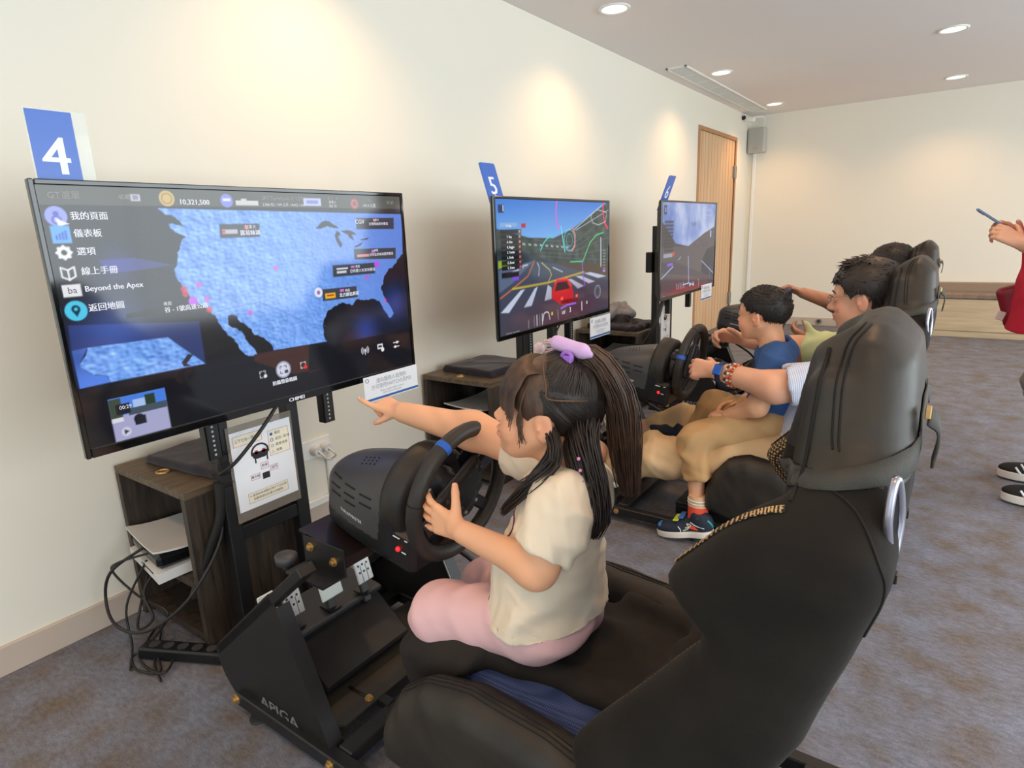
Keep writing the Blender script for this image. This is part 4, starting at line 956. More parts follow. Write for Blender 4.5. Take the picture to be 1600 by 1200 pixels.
    for i, s_ in enumerate(('T. Ray', 'A. Kim', 'R. Baggio', 'S. Tanaka', 'L. Parks', 'G. Rossi', 'C. Evans')): t.append((s_, (0.085, 0.276 + i * 0.036), 0.024, 'LEFT', 0))
    return c, t

def screen_three():
    c = Canvas(260, 146); c.c[:] = np.array((70, 66, 78)) / 255
    n = c.noise(9, 5, 4); sk = c.inside(SD['t3_sky'])[..., None]
    cl = np.clip(0.5 + n * 0.9, 0, 1)[..., None]; c.c = c.c * (1 - sk) + (np.array((84, 116, 190)) * (1 - cl) + np.array((176, 190, 226)) * cl) / 255 * sk
    c.poly(SD['t3_hillL'], (56, 54, 66)); c.poly(SD['t3_hillR'], (78, 74, 84)); c.c += (c.noise(60, 2, 3) * 0.05 * c.inside(SD['t3_hillR']))[..., None]
    c.poly(SD['t3_road'], (82, 76, 84)); c.poly(SD['t3_dash'], (58, 54, 72), 0.8); c.poly(SD['t3_mirror'], (26, 32, 58))
    c.blend(np.exp(-((c.u - 0.4) / 0.35) ** 2 - ((c.v - 1.0) / 0.13) ** 2), (150, 50, 64), 0.75); c.poly(SD['t3_red'], (180, 60, 66), 0.35)
    for k, w_ in (('t3_c', 0.014), ('t3_l', 0.012), ('t3_l2', 0.008), ('t3_r', 0.010)): c.line(SD[k], w_, (168, 196, 240))
    c.line(SD['t3_arc'], 0.014, (160, 210, 240))
    for k in range(9): c.rect((0.06, 0.20 + k * 0.036), (0.20, 0.226 + k * 0.036), (34, 36, 48), 0.7)
    c.rect((0.05, 0.53), (0.19, 0.57), (200, 204, 220), 0.6); c.rect((0.19, 0.52), (0.225, 0.56), (220, 60, 60), 0.9); c.rect((0.11, 0.63), (0.20, 0.66), (130, 90, 220), 0.9); c.rect((0.05, 0.05), (0.09, 0.14), (44, 50, 80)); c.rect((0.50, 0.22), (0.60, 0.26), (110, 118, 140), 0.7)
    for k in range(5): c.line([(0.27 + k * 0.03, 0.86 + 0.01 * (k % 2)), (0.28 + k * 0.03, 0.92)], 0.008, (226, 226, 232))
    c.line([(0.80, 0.10), (0.86, 0.08), (0.92, 0.12), (0.88, 0.16), (0.80, 0.14)], 0.006, (190, 200, 220)); c.line([(0.90, 0.75), (0.90, 0.86)], 0.006, (200, 206, 216)); c.line([(0.67, 0.86), (0.68, 0.95)], 0.006, (220, 220, 226)); c.rect((0.88, 0.32), (0.90, 0.40), (190, 206, 240))
    return c, [('2', (0.072, 0.095), 0.055, 'CENTER', 0), ('2', (0.56, 0.905), 0.06, 'LEFT', 0), ('88', (0.50, 0.91), 0.034, 'LEFT', 0), ('TOTAL', (0.05, 0.965), 0.022, 'LEFT', 1)]

def television(xf, yc, zc, painter, label, logo, card, W_=1.0, H_=0.572):
    y0, y1, z0, z1 = yc - W_ / 2, yc + W_ / 2, zc - H_ / 2, zc + H_ / 2
    t = thing('television', label, 'television', (xf, yc, z0), 'wall of racing screens')
    bz, bb_ = 0.011, 0.020; f = MB()
    f.bb((xf - 0.014, y0, z0), (xf, y0 + bz, z1), 0.002); f.bb((xf - 0.014, y1 - bz, z0), (xf, y1, z1), 0.002)
    f.bb((xf - 0.014, y0 + bz, z1 - bz), (xf, y1 - bz, z1), 0.002); f.bb((xf - 0.014, y0 + bz, z0), (xf, y1 - bz, z0 + bb_), 0.002)
    f.build('bezel', mGLOSS, t)
    hb = MB(); hb.bb((xf - 0.022, y0 + 0.004, z0 + 0.004), (xf - 0.010, y1 - 0.004, z1 - 0.004), 0.006); hb.bb((xf - 0.055, y0 + 0.06, z0 + 0.01), (xf - 0.02, y1 - 0.06, z1 - 0.05), 0.012); hb.bb((xf - 0.085, y0 + 0.12, z0 + 0.02), (xf - 0.05, y1 - 0.12, z0 + 0.30), 0.012)
    hb.build('back_cover', mBLKPL, t)
    c, tx = painter(); L = c.lin(); H, Wd = L.shape[:2]
    ys = y0 + c.u[0] * W_; zs = z1 - c.v[:, 0] * H_
    ys = np.clip(ys, y0 + bz, y1 - bz); zs = np.clip(zs, z0 + bb_, z1 - bz)
    V = np.stack([np.full((H, Wd), xf - 0.004), np.broadcast_to(ys[None], (H, Wd)), np.broadcast_to(zs[:, None], (H, Wd))], -1).reshape(-1, 3)
    I = np.arange(H * Wd).reshape(H, Wd); F = np.stack([I[1:, :-1], I[1:, 1:], I[:-1, 1:], I[:-1, :-1]], -1).reshape(-1, 4)
    sc = part('screen', mesh_from('screen', V, F, mSCREEN, None, False, L.reshape(-1, 3)), t)
    m_ = MB()
    for s_, p, sz, al, mi in tx:
        m_.m(mi); put_text(m_, s_, sz * H_ * 1.02, (xf - 0.0036, y0 + p[0] * W_, z1 - p[1] * H_), (0, 1, 0), (0, 0, 1), al, 1.0, 0.0004 * (mi == 0) * (sz > 0.02))
    m_.build('screen_lettering', [gWHITE, gGREY, gDIM, gBLACK], sc, 'stuff')
    if logo:
        m_ = MB(); put_text(m_, logo, 0.014, (xf + 0.0004, yc + 0.025, z0 + 0.009), (0, 1, 0), (0, 0, 1), 'CENTER', 1.15, 0.0005); m_.build('maker_lettering', gWHITE, t)
    return t
mGLOSS = M('gloss_black_bezel', (12, 12, 13), 0.08, coat=0.5)
TVS = [(0.58, 0.974, 0.992, screen_one, 'large television showing a blue map of North America with menu icons', 'CHIMEI'),
       (0.56, 2.48, 0.998, screen_two, 'television showing a red racing car on a track under blue sky', None),
       (0.66, 3.925, 1.005, screen_three, 'farthest television, showing a dusky road seen from a driver seat', None)]
for a in TVS: television(*a[:5], a[5], None)


def stand(x, ya, yb, yc, zb, label, dz=1.15):
    t = thing('screen_stand', label, 'stand', (x, (ya + yb) / 2, 0), 'black steel screen stands')
    for y in (ya, yb): MB().bb((x - 0.022, y - 0.02, 0.02), (x + 0.018, y + 0.02, dz), 0.003).build('post', mBLACK, t)
    MB().bb((x - 0.015, ya + 0.02, 0.33), (x + 0.012, yb - 0.02, 0.37), 0.002).build('crossbar', mBLACK, t)
    MB().bb((x - 0.015, ya + 0.02, 0.86), (x + 0.012, yb - 0.02, 0.91), 0.002).build('crossbar', mBLACK, t)
    for y in (ya, yb): MB().bb((x - 0.03, y - 0.022, 0.0), (x + 0.12, y + 0.022, 0.022), 0.003).build('floor_foot', mBLACK, t)
    MB().bb((x + 0.012, yc - 0.24, 0.93), (x + 0.022, yc + 0.24, 1.06), 0.002).build('wall_plate', mBLACK, t)
    for y in (yc - 0.215, yc + 0.15):
        r_ = MB(); r_.bb((x + 0.022, y - 0.004, zb), (x + 0.052, y, 1.2), 0.001); r_.bb((x + 0.022, y + 0.030, zb), (x + 0.052, y + 0.034, 1.2), 0.001); r_.bb((x + 0.048, y - 0.004, zb), (x + 0.052, y + 0.034, 1.2), 0.001)
        b_ = r_.build('bracket_rail', mBLACK, t)
        h_ = MB()
        for k in range(10): h_.cyl((x + 0.0521, y + 0.015, zb + 0.012 + 0.0125 * k), (x + 0.0524, y + 0.015, zb + 0.012 + 0.0125 * k), 0.0032, n=10)
        h_.build('rail_holes', M('pale_hole', (176, 176, 168), 0.6) if 'pale_hole' not in bpy.data.materials else bpy.data.materials['pale_hole'], b_)
    return t
s1 = stand(0.478, 0.815, 1.035, 0.974, 0.60, 'black steel stand with the instruction sheet, holding the map screen')
s2 = stand(0.462, 2.285, 2.55, 2.48, 0.60, 'black steel stand behind the girl, holding the red car screen')
s3 = stand(0.555, 3.62, 3.83, 3.925, 0.61, 'black steel stand farthest along the wall, holding the dusky road screen')
for k, (z0, z1) in enumerate(((0.50, 0.522), (0.535, 0.575), (0.59, 0.605))):     # tape and ties round the first post
    MB().bb((0.452, 0.791, z0), (0.500, 0.839, z1), 0.006).build('cable_tie', mBLKPL, s1)
MB().bb((0.535, 3.50, 0.88), (0.575, 3.545, 1.0), 0.004).build('media_box', mBLKPL, s3)

# ------------------------------------------------------------------ signs, notice cards, instruction sheets
def sign(n, c, lean, label, clear):
    """number sign standing behind the top edge of a screen; lean > 0 tips the top towards the wall"""
    R = rot((0, 1, 0), -lean); c = np.array(c, float); v = R @ (0, 0, 1); nn = R @ (1, 0, 0); u = np.array((0, 1.0, 0))
    t = thing('number_sign', label, 'sign', c, 'station number signs')
    MB().box(c + v * 0.10, (0.0015, 0.056 if clear else 0.052, 0.100), R, 0.0005).build('acrylic_plate', mACRYL if clear else mSIGN, t)
    p = MB().box(c + v * 0.115 + nn * 0.0019 - u * (0.012 if clear else 0), (0.0003, 0.041 if clear else 0.046, 0.082 if clear else 0.088), R).build('print', mSIGN, t)
    m_ = MB(); put_text(m_, n, 0.105, c + v * 0.105 + nn * 0.0024 - u * (0.012 if clear else 0), u, v, 'CENTER', 1.0, 0.0016); m_.build('digit', mSIGNW, p)
    return t
sign('4', (0.50, 0.572, 1.222), 0.0, 'clear acrylic sign with blue panel and white 4', True)
sign('5', (0.515, 2.085, 1.225), 0.30, 'blue sign with white 5, tipped back', False)
sign('6', (0.60, 3.555, 1.235), -0.36, 'blue sign with white 6, tipped forward and seen almost edge on', False)

def card(x, y0, y1, z0, z1, label, kind):
    t = thing('notice_card', label, 'notice', (x, y0, z0), 'white notice cards on the screens')
    W_, H_ = y1 - y0, z1 - z0; u, v = (0, 1, 0), (0, 0, 1)
    MB().bb((x - 0.001, y0, z0), (x + 0.0006, y1, z1)).build('card', mPAPER, t)
    MB().bb((x + 0.0006, y0, z0 + H_ * 0.03), (x + 0.0009, y1, z0 + H_ * 0.12)).build('blue_stripe', mBLUEINK, t)
    m_ = MB(); c = (y0 + y1) / 2
    s = H_ / 0.08
    put_text(m_, '請向服務人員預約', 0.0165 * s, (x + 0.001, c, z1 - 0.020 * s), u, v, 'CENTER', W_ / 0.235 / s * 1.0)
    put_text(m_, '方可使用SWITCH2及PS5', 0.0165 * s, (x + 0.001, c, z1 - 0.038 * s), u, v, 'CENTER', W_ / 0.235 / s * 1.0)
    put_text(m_, 'Please contact staff to reserve', 0.0085 * s, (x + 0.001, c, z1 - 0.053 * s), u, v, 'CENTER', W_ / 0.235 / s)
    put_text(m_, 'SWITCH2 or PS5 game.', 0.0085 * s, (x + 0.001, c, z1 - 0.062 * s), u, v, 'CENTER', W_ / 0.235 / s)
    m_.build('card_lettering', mGREYINK, t)
    MB().lathe([(0, 0.0065 * s), (0.0006, 0.0065 * s), (0.0006, 0.005 * s), (0, 0.005 * s)], (x + 0.0006, y0 + 0.014 * s, z1 - 0.012 * s), (1, 0, 0), 16).build('badge_ring', mINK, t)
card(0.586, 1.235, 1.47, 0.640, 0.722, 'white bilingual notice card by the pointing hand', 0)
card(0.566, 2.745, 2.97, 0.598, 0.706, 'white notice card on the corner of the red car screen', 0)
card(0.666, 4.13, 4.345, 0.648, 0.752, 'white notice card on the corner of the farthest screen, against the door', 0)

def sheet(x, y0, y1, z0, z1, label):
    t = thing('instruction_sheet', label, 'poster', (x, y0, z0), 'instruction sheets on the stands')
    W_, H_ = y1 - y0, z1 - z0; u, v = (0, 1, 0), (0, 0, 1); q = x + 0.0022
    MB().bb((x - 0.002, y0 - 0.008, z0 - 0.03), (x + 0.0005, y1 + 0.008, z1 + 0.018), 0.001).build('clear_holder', M('smoky_holder', (150, 140, 130), 0.1, alpha=0.55), t)
    p = MB().bb((x + 0.0006, y0, z0), (x + 0.0016, y1, z1)).build('paper', mPAPER, t)
    def P(a, b): return (q, y0 + W_ * a, z1 - H_ * b)
    def fr(m_, a, b, w=0.0009):
        m_.bb((q - 0.0003, P(*a)[1], P(*b)[2]), (q, P(*a)[1] + w, P(*a)[2])); m_.bb((q - 0.0003, P(*b)[1] - w, P(*b)[2]), (q, P(*b)[1], P(*a)[2]))
        m_.bb((q - 0.0003, P(*a)[1], P(*a)[2] - w), (q, P(*b)[1], P(*a)[2])); m_.bb((q - 0.0003, P(*a)[1], P(*b)[2]), (q, P(*b)[1], P(*b)[2] + w))
    cp = MB()
    for a, b in (((0.04, 0.05), (0.50, 0.18)), ((0.60, 0.10), (0.95, 0.42)), ((0.16, 0.80), (0.83, 0.93))): cp.bb((q - 0.0005, P(*a)[1], P(*b)[2]), (q - 0.0002, P(*b)[1], P(*a)[2]))
    cp.build('tinted_boxes', mCREAMP, p, 'stuff')
    r_ = MB()
    for a, b in (((0.04, 0.05), (0.50, 0.18)), ((0.60, 0.10), (0.95, 0.42)), ((0.42, 0.47), (0.55, 0.55)), ((0.57, 0.54), (0.70, 0.61)), ((0.24, 0.58), (0.39, 0.65))): fr(r_, a, b)
    r_.tube([P(0.28, 0.18), P(0.34, 0.24)], 0.0005, 4); r_.tube([P(0.52, 0.30), P(0.60, 0.28)], 0.0005, 4)
    for a in (0.38, 0.50): r_.cyl(P(a, 0.315), np.array(P(a, 0.315)) + (0.0004, 0, 0), 0.006, n=12)
    r_.build('red_outlines', mREDINK, p)
    k = MB(); fr(k, (0.16, 0.80), (0.83, 0.93), 0.0006)
    c_ = np.array(P(0.44, 0.32)); R_ = W_ * 0.135
    k.tube([c_ + np.array((0, math.cos(a), math.sin(a))) * R_ * (1, 1, 0.9) for a in np.linspace(-0.3, PI + 0.3, 20)], 0.0026, 6)
    k.prism([(-1, 0.1), (-0.5, 0.15), (0, 0.05), (0.5, 0.15), (1, 0.1), (0.95, -0.7), (0.55, -0.95), (-0.55, -0.95), (-0.95, -0.7)], c_, np.array((0, 1, 0)) * R_ * 0.95, np.array((0, 0, 1)) * R_ * 0.75, (0.0004, 0, 0))
    for a in (0.34, 0.535): k.bb((q - 0.0002, P(a, 0)[1], P(0, 0.45)[2]), (q + 0.0002, P(a + 0.022, 0)[1], P(0, 0.375)[2]))
    k.bb((q - 0.0002, P(0.43, 0)[1], P(0, 0.68)[2]), (q + 0.0002, P(0.55, 0)[1], P(0, 0.60)[2]))
    put_text(k, '上下左右—選擇鍵', W_ * 0.052, P(0.27, 0.115), u, v, 'CENTER')
    for i, s_ in enumerate(('確定', '返回 / 取消', '開車視角', '倒車')): put_text(k, s_, W_ * 0.052, P(0.71, 0.15 + 0.075 * i), u, v)
    put_text(k, '煞車', W_ * 0.05, P(0.485, 0.51), u, v, 'CENTER'); put_text(k, '油門', W_ * 0.05, P(0.635, 0.575), u, v, 'CENTER'); put_text(k, '離合器', W_ * 0.045, P(0.315, 0.615), u, v, 'CENTER')
    put_text(k, '※ 座椅前後調整在椅子下方拉桿', W_ * 0.045, P(0.495, 0.84), u, v, 'CENTER'); put_text(k, '調整時請勿拉著方向盤喔~', W_ * 0.045, P(0.495, 0.89), u, v, 'CENTER')
    k.build('sheet_lettering', mINK, p)
    s = MB()
    a = np.array(P(0.655, 0.15)); s.box(a, (0.0004, 0.004, 0.004)); a = np.array(P(0.655, 0.225)); s.lathe([(0, 0.0052), (0.0004, 0.0052), (0.0004, 0.0036), (0, 0.0036)], a, (1, 0, 0), 16)
    a = np.array(P(0.655, 0.30)); fr(s, (0.635, 0.285), (0.676, 0.318), 0.0012)
    a = np.array(P(0.655, 0.375)); s.tube([a + (0, -0.005, -0.004), a + (0, 0.005, -0.004), a + (0, 0, 0.005)], 0.0006, 4, closed=True)
    s.build('button_symbols', mBLUEINK, p)
sheet(0.500, 0.830, 1.018, 0.415, 0.645, 'white instruction sheet with steering wheel drawing on the first stand')
sheet(0.578, 3.652, 3.80, 0.42, 0.66, 'narrow white instruction sheet on the farthest stand')
# ------------------------------------------------------------------ racing cockpit (frame, pedals, bucket seat), built once at the first station
YC = 0.92
cp = thing('racing_cockpit', 'nearest racing cockpit, its big black bucket seat holding the girl', 'racing cockpit', (1.3, YC, 0), 'racing cockpits')
def bolt(c, ax, parent, r=0.009):
    m_ = MB(); c = np.array(c, float); a = np.array(ax, float)
    m_.cyl(c, c + a * 0.002, r * 1.25, n=14).cyl(c + a * 0.002, c + a * 0.007, r, n=6).cyl(c + a * 0.007, c + a * 0.010, r * 0.5, n=10); return m_.build('bolt', mBRASS, parent)
PANEL = [(0.705, 0.026), (0.668, 0.042), (0.635, 0.075), (0.615, 0.112), (0.612, 0.146), (0.63, 0.165), (0.885, 0.385), (0.905, 0.36), (1.045, 0.045), (1.045, 0.026)]
for sg in (-1, 1):
    y = YC + sg * 0.265
    pn = MB().prism(PANEL, (0, y, 0), (1, 0, 0), (0, 0, 1), (0, -sg * 0.004, 0)).build('side_panel', mBLACK, cp)
    fl = MB()
    for i in range(len(PANEL) - 2):
        a, b_ = PANEL[i], PANEL[i + 1]
        if i == 6: continue
        a3, b3 = np.array((a[0], y, a[1])), np.array((b_[0], y, b_[1])); n_ = np.cross(b3 - a3, (0, 1, 0)); n_ /= np.linalg.norm(n_)
        w_ = np.array((0, -sg * 0.036, 0)); k = n_ * 0.0035
        fl.add([a3, b3, b3 + w_, a3 + w_, a3 + k, b3 + k, b3 + w_ + k, a3 + w_ + k], [(0, 1, 2, 3), (7, 6, 5, 4), (0, 4, 5, 1), (1, 5, 6, 2), (2, 6, 7, 3), (3, 7, 4, 0)])
    fl.build('panel_flange', mBLACK, pn)
    if sg < 0:
        ll = MB(); put_text(ll, 'APIGA', 0.042, (0.785, y - 0.0005, 0.068), (1, 0, 0), (0, 0, 1), 'LEFT', 1.25, 0.0012); ll.build('panel_lettering', M('silver_lettering', (150, 148, 144), 0.4, metal=0.4), pn)
    else:
        MB().tube([(0.905, y - 0.038, 0.36), (1.045, y - 0.038, 0.045)], 0.003, 6).build('lit_edge_strip', mGREYMET, pn)  # pale strip added for the light caught on the far panel's edge
    MB().box((0.815, y - sg * 0.02, 0.310), (0.262, 0.020, 0.012), rot((0, 1, 0), -0.71), 0.002).build('sloping_beam', mBLACK, cp)
    MB().bb((0.70, y - 0.016, 0.026), (2.02, y + 0.016, 0.062), 0.003).build('floor_rail', mBLACK, cp)
    for x in (0.76, 1.38, 1.95):
        MB().cyl((x, y, 0.0), (x, y, 0.008), 0.020, n=16).cyl((x, y, 0.008), (x, y, 0.027), 0.006, n=10).build('levelling_foot', mGREYPL, cp)
    bolt((0.702, y + sg * 0.016, 0.045), (0, sg, 0), cp, 0.011); bolt((1.06, y + sg * 0.016, 0.045), (0, sg, 0), cp); bolt((1.62, y + sg * 0.016, 0.045), (0, sg, 0), cp)
    br = MB()
    br.bb((0.895, YC + sg * 0.165 - 0.002, 0.425), (1.035, YC + sg * 0.165 + 0.002, 0.492), 0.001); br.bb((0.90, min(YC + sg * 0.165, YC + sg * 0.225), 0.424), (1.03, max(YC + sg * 0.165, YC + sg * 0.225), 0.430), 0.001)
    br.build('deck_bracket', mBLACK, cp)
    for x, z in ((0.922, 0.470), (1.0, 0.455)): bolt((x, YC + sg * 0.167, z), (0, sg, 0), cp, 0.0085)
    MB().lathe([(0, 0.008), (0.012, 0.010), (0.016, 0.022), (0.032, 0.024), (0.036, 0.018), (0.036, 0.001)], (0.925, YC + sg * 0.235, 0.45), (0.1, 0.0, 1), 20).build('clamp_knob', mGREYPL, cp)
MB().bb((1.052, YC - 0.25, 0.034), (1.095, YC + 0.25, 0.066), 0.003).build('crossbar', mBLACK, cp)
MB().bb((1.90, YC - 0.25, 0.034), (1.94, YC + 0.25, 0.066), 0.003).build('crossbar', mBLACK, cp)
MB().bb((0.70, YC - 0.25, 0.034), (0.735, YC + 0.25, 0.066), 0.003).build('crossbar', mBLACK, cp)
fp = MB().prism([(0.80, -0.225), (1.0, -0.225), (1.025, -0.205), (1.025, 0.205), (1.0, 0.225), (0.80, 0.225)], (0, YC, 0.066), (1, 0, 0), (0, 1, 0), (0, 0, 0.005)).build('floor_plate', M('floor_plate_grey', (58, 55, 50), 0.5), cp)
for dy in (-0.12, 0.12):
    MB().bb((0.935, YC + dy - 0.005, 0.0705), (0.995, YC + dy + 0.005, 0.0716), 0.0005).build('slot', mBLKPL, fp); bolt((1.008, YC + dy, 0.071), (0, 0, 1), fp, 0.008)
MB().bb((1.02, YC - 0.11, 0.05), (1.06, YC - 0.085, 0.07), 0.002).build('link_bar', mBLACK, cp)
Rd = rot((0, 1, 0), 0.174); ud = Rd @ (1, 0, 0); nd = Rd @ (0, 0, 1); Dk = np.array((0.955, YC, 0.483))
dk = MB().box(Dk + ud * 0.0, (0.080, 0.162, 0.004), Rd, 0.001).box(Dk + ud * 0.078 - nd * 0.012, (0.003, 0.162, 0.014), Rd, 0.001).build('wheel_deck', mDECK, cp)
# pedal unit: sloping foot rest, base plate and four pedals
Rf = rot((0, 1, 0), 0.63); cf = np.array((0.883, 0.87, 0.155)); uf = Rf @ (1, 0, 0); nf = Rf @ (0, 0, 1)
MB().box(cf - nf * 0.026, (0.077, 0.138, 0.026), Rf, 0.006).build('foot_rest', mBLKPL, cp)
pb = MB().box((0.765, 0.87, 0.205), (0.068, 0.15, 0.008), rot((0, 1, 0), 0.12), 0.003).build('pedal_base', M('pedal_base_black', (44, 44, 46), 0.45), cp)
MB().box((0.832, 0.87, 0.204), (0.006, 0.14, 0.006), None, 0.003).build('base_lip', mGREYPL, pb)
def pedal(x, y, z, mat, w_=0.026, holes=True):
    Rp = rot((0, 1, 0), -0.28); c = np.array((x, y, z + 0.062))
    pd = MB().box(c, (0.003, w_, 0.031), Rp, 0.0025).build('pedal', mat, cp)
    MB().box((x - 0.006, y, z + 0.012), (0.007, 0.011, 0.04), Rp, 0.002).build('pedal_arm', mGREYPL, pd)
    if holes:
        h_ = MB(); n_ = Rp @ (1, 0, 0)
        for i in range(3):
            for j in range(2): p_ = c + Rp @ (0.0031, (-0.014 + 0.014 * i), 0.018 - 0.019 * j); h_.cyl(p_, p_ + n_ * 0.0004, 0.0033, n=10)
        h_.build('pedal_holes', mBLKPL, pd)
        g = MB()
        for i in (-1, 1): p_ = c + Rp @ (0.0031, 0.0085 * i, -0.006); g.box(p_, (0.0003, 0.0008, 0.022), Rp)
        g.build('pedal_grooves', mGREYPL, pd)
    MB().bb((x - 0.03, y - 0.016, z - 0.002), (x + 0.018, y + 0.016, z + 0.002)).build('pedal_slot', mBLKPL, pb)
pedal(0.800, 0.765, 0.212, mSILVER); pedal(0.815, 0.865, 0.214, mWHITEP, 0.033, False); pedal(0.835, 0.96, 0.216, mSILVER); pedal(0.775, 0.715, 0.225, mWHITEP, 0.022, False)
MB().tube([(0.99, YC + 0.12, 0.40), (1.09, YC + 0.20, 0.30), (1.12, YC + 0.24, 0.15), (1.10, YC + 0.20, 0.05), (0.95, YC + 0.18, 0.02), (0.75, YC + 0.22, 0.02)], 0.007, 8, 6).build('hanging_cable', mCABLE, cp)

# bucket seat -------------------------------------------------------
seat = MB()
for sg in (-1, 1): seat.bb((1.28, YC + sg * 0.20 - 0.018, 0.062), (1.86, YC + sg * 0.20 + 0.018, 0.10), 0.003).bb((1.34, YC + sg * 0.17 - 0.012, 0.10), (1.74, YC + sg * 0.17 + 0.012, 0.22), 0.004)
seat.bb((1.28, YC - 0.22, 0.10), (1.80, YC + 0.22, 0.115), 0.003)
st = seat.build('seat_rails', mBLACK, cp)
WING = [(1.94, 0.892), (1.87, 0.813), (1.800, 0.738), (1.790, 0.722), (1.808, 0.692), (1.838, 0.660), (1.832, 0.630), (1.675, 0.435), (1.650, 0.400), (1.66, 0.345), (1.74, 0.28), (1.85, 0.33),
        (1.957, 0.555), (2.026, 0.775), (2.031, 0.90), (1.99, 0.93)]
HEAD = [(1.925, 0.83), (1.935, 0.955), (1.946, 1.015), (1.968, 1.037), (1.993, 1.027), (2.02, 0.985), (2.030, 0.90), (2.028, 0.80), (1.96, 0.80)]
BACKYZ = [(-0.29, 0.24), (-0.292, 0.60), (-0.297, 0.76), (-0.285, 0.81), (-0.225, 0.855), (-0.182, 0.90), (-0.155, 0.96), (-0.135, 1.005), (-0.095, 1.032), (-0.04, 1.04)]
BACKYZ = BACKYZ + [(-a, b_) for a, b_ in BACKYZ[::-1]]
FRONT = [(1.50, 0.20), (1.735, 0.37), (1.835, 0.52), (1.895, 0.69), (1.925, 0.83), (1.93, 0.885), (1.80, 1.2), (1.3, 1.2), (1.3, 0.2)]     # space in front of the back cushion
b_ = Body(0.006); R0 = 0.022
shrink = lambda P: P
def smax(a, c, k=0.045):
    h = np.clip(0.5 - 0.5 * (c - a) / k, 0, 1); return c * (1 - h) + a * h + k * h * (1 - h)
def back(X, Y, Z):
    y = Y - YC
    prof = np.minimum(pipath(WING, X, Z), pipath(HEAD, X, Z)) + 0.0 * y
    a = smax(prof, pipath(BACKYZ, y, Z) + 0 * X, 0.05)
    cav = smax(pipath(FRONT, X, Z) + 0.0 * y, np.abs(y) - (0.205 - 0.0 * Z) + 0 * X, 0.06)
    return smax(a, -cav, 0.035)
b_.fn(back, (1.62, YC - 0.31, 0.22), (2.06, YC + 0.31, 1.06), 0)
b_.cap((1.905, YC - 0.10, 0.84), (1.930, YC - 0.09, 0.975), 0.022, 0.020, 0.04); b_.cap((1.905, YC + 0.10, 0.84), (1.930, YC + 0.09, 0.975), 0.022, 0.020, 0.04)
b_.cap((1.925, YC - 0.165, 0.80), (1.932, YC - 0.14, 0.95), 0.022, 0.017, 0.03); b_.cap((1.925, YC + 0.165, 0.80), (1.932, YC + 0.14, 0.95), 0.022, 0.017, 0.03)
b_.box((1.930, YC + 0.02, 0.868), (0.036, 0.125, 0.088), rot((0, 1, 0), 0.06).T, 0.03, 0.006)
def pick(c, n):
    inn = (np.abs(c[:, 1] - YC) < 0.235) & (n[:, 0] < -0.25) & (c[:, 2] < 0.76) & (c[:, 2] > 0.40)
    mi = np.zeros(len(c), int); mi[inn & (np.abs(c[:, 1] - YC) > 0.15)] = 1; mi[inn & (np.abs(c[:, 1] - YC) <= 0.15) & (c[:, 2] < 0.72)] = 2; mi[(c[:, 2] > 0.865)] = 3; return mi
bk = b_.build('backrest', [mSUEDE, mWEAVE, mBLUE, mSUEDE2], cp, pick=pick, disp=folds(0.0014, 5, 40), relax=2)
from mathutils.bvhtree import BVHTree
def bvh(o): return BVHTree.FromPolygons([tuple(v.co) for v in o.data.vertices], [tuple(p.vertices) for p in o.data.polygons])
TB = bvh(bk)
def onto(p, d, off=0.001):
    h = TB.ray_cast(Vector(p), Vector(d).normalized())
    return (np.array(h[0]) + np.array(h[1]) * off, np.array(h[1])) if h[0] is not None else (None, None)
def seam(pts, d, r=0.0016, name='seam', mat=mSEAM, off=0.0006, n=6):
    P = [onto(p, d, off)[0] for p in smooth_path(pts, n)]; P = [p for p in P if p is not None]
    return MB().tube(P, r, 5).build(name, mat, bk)
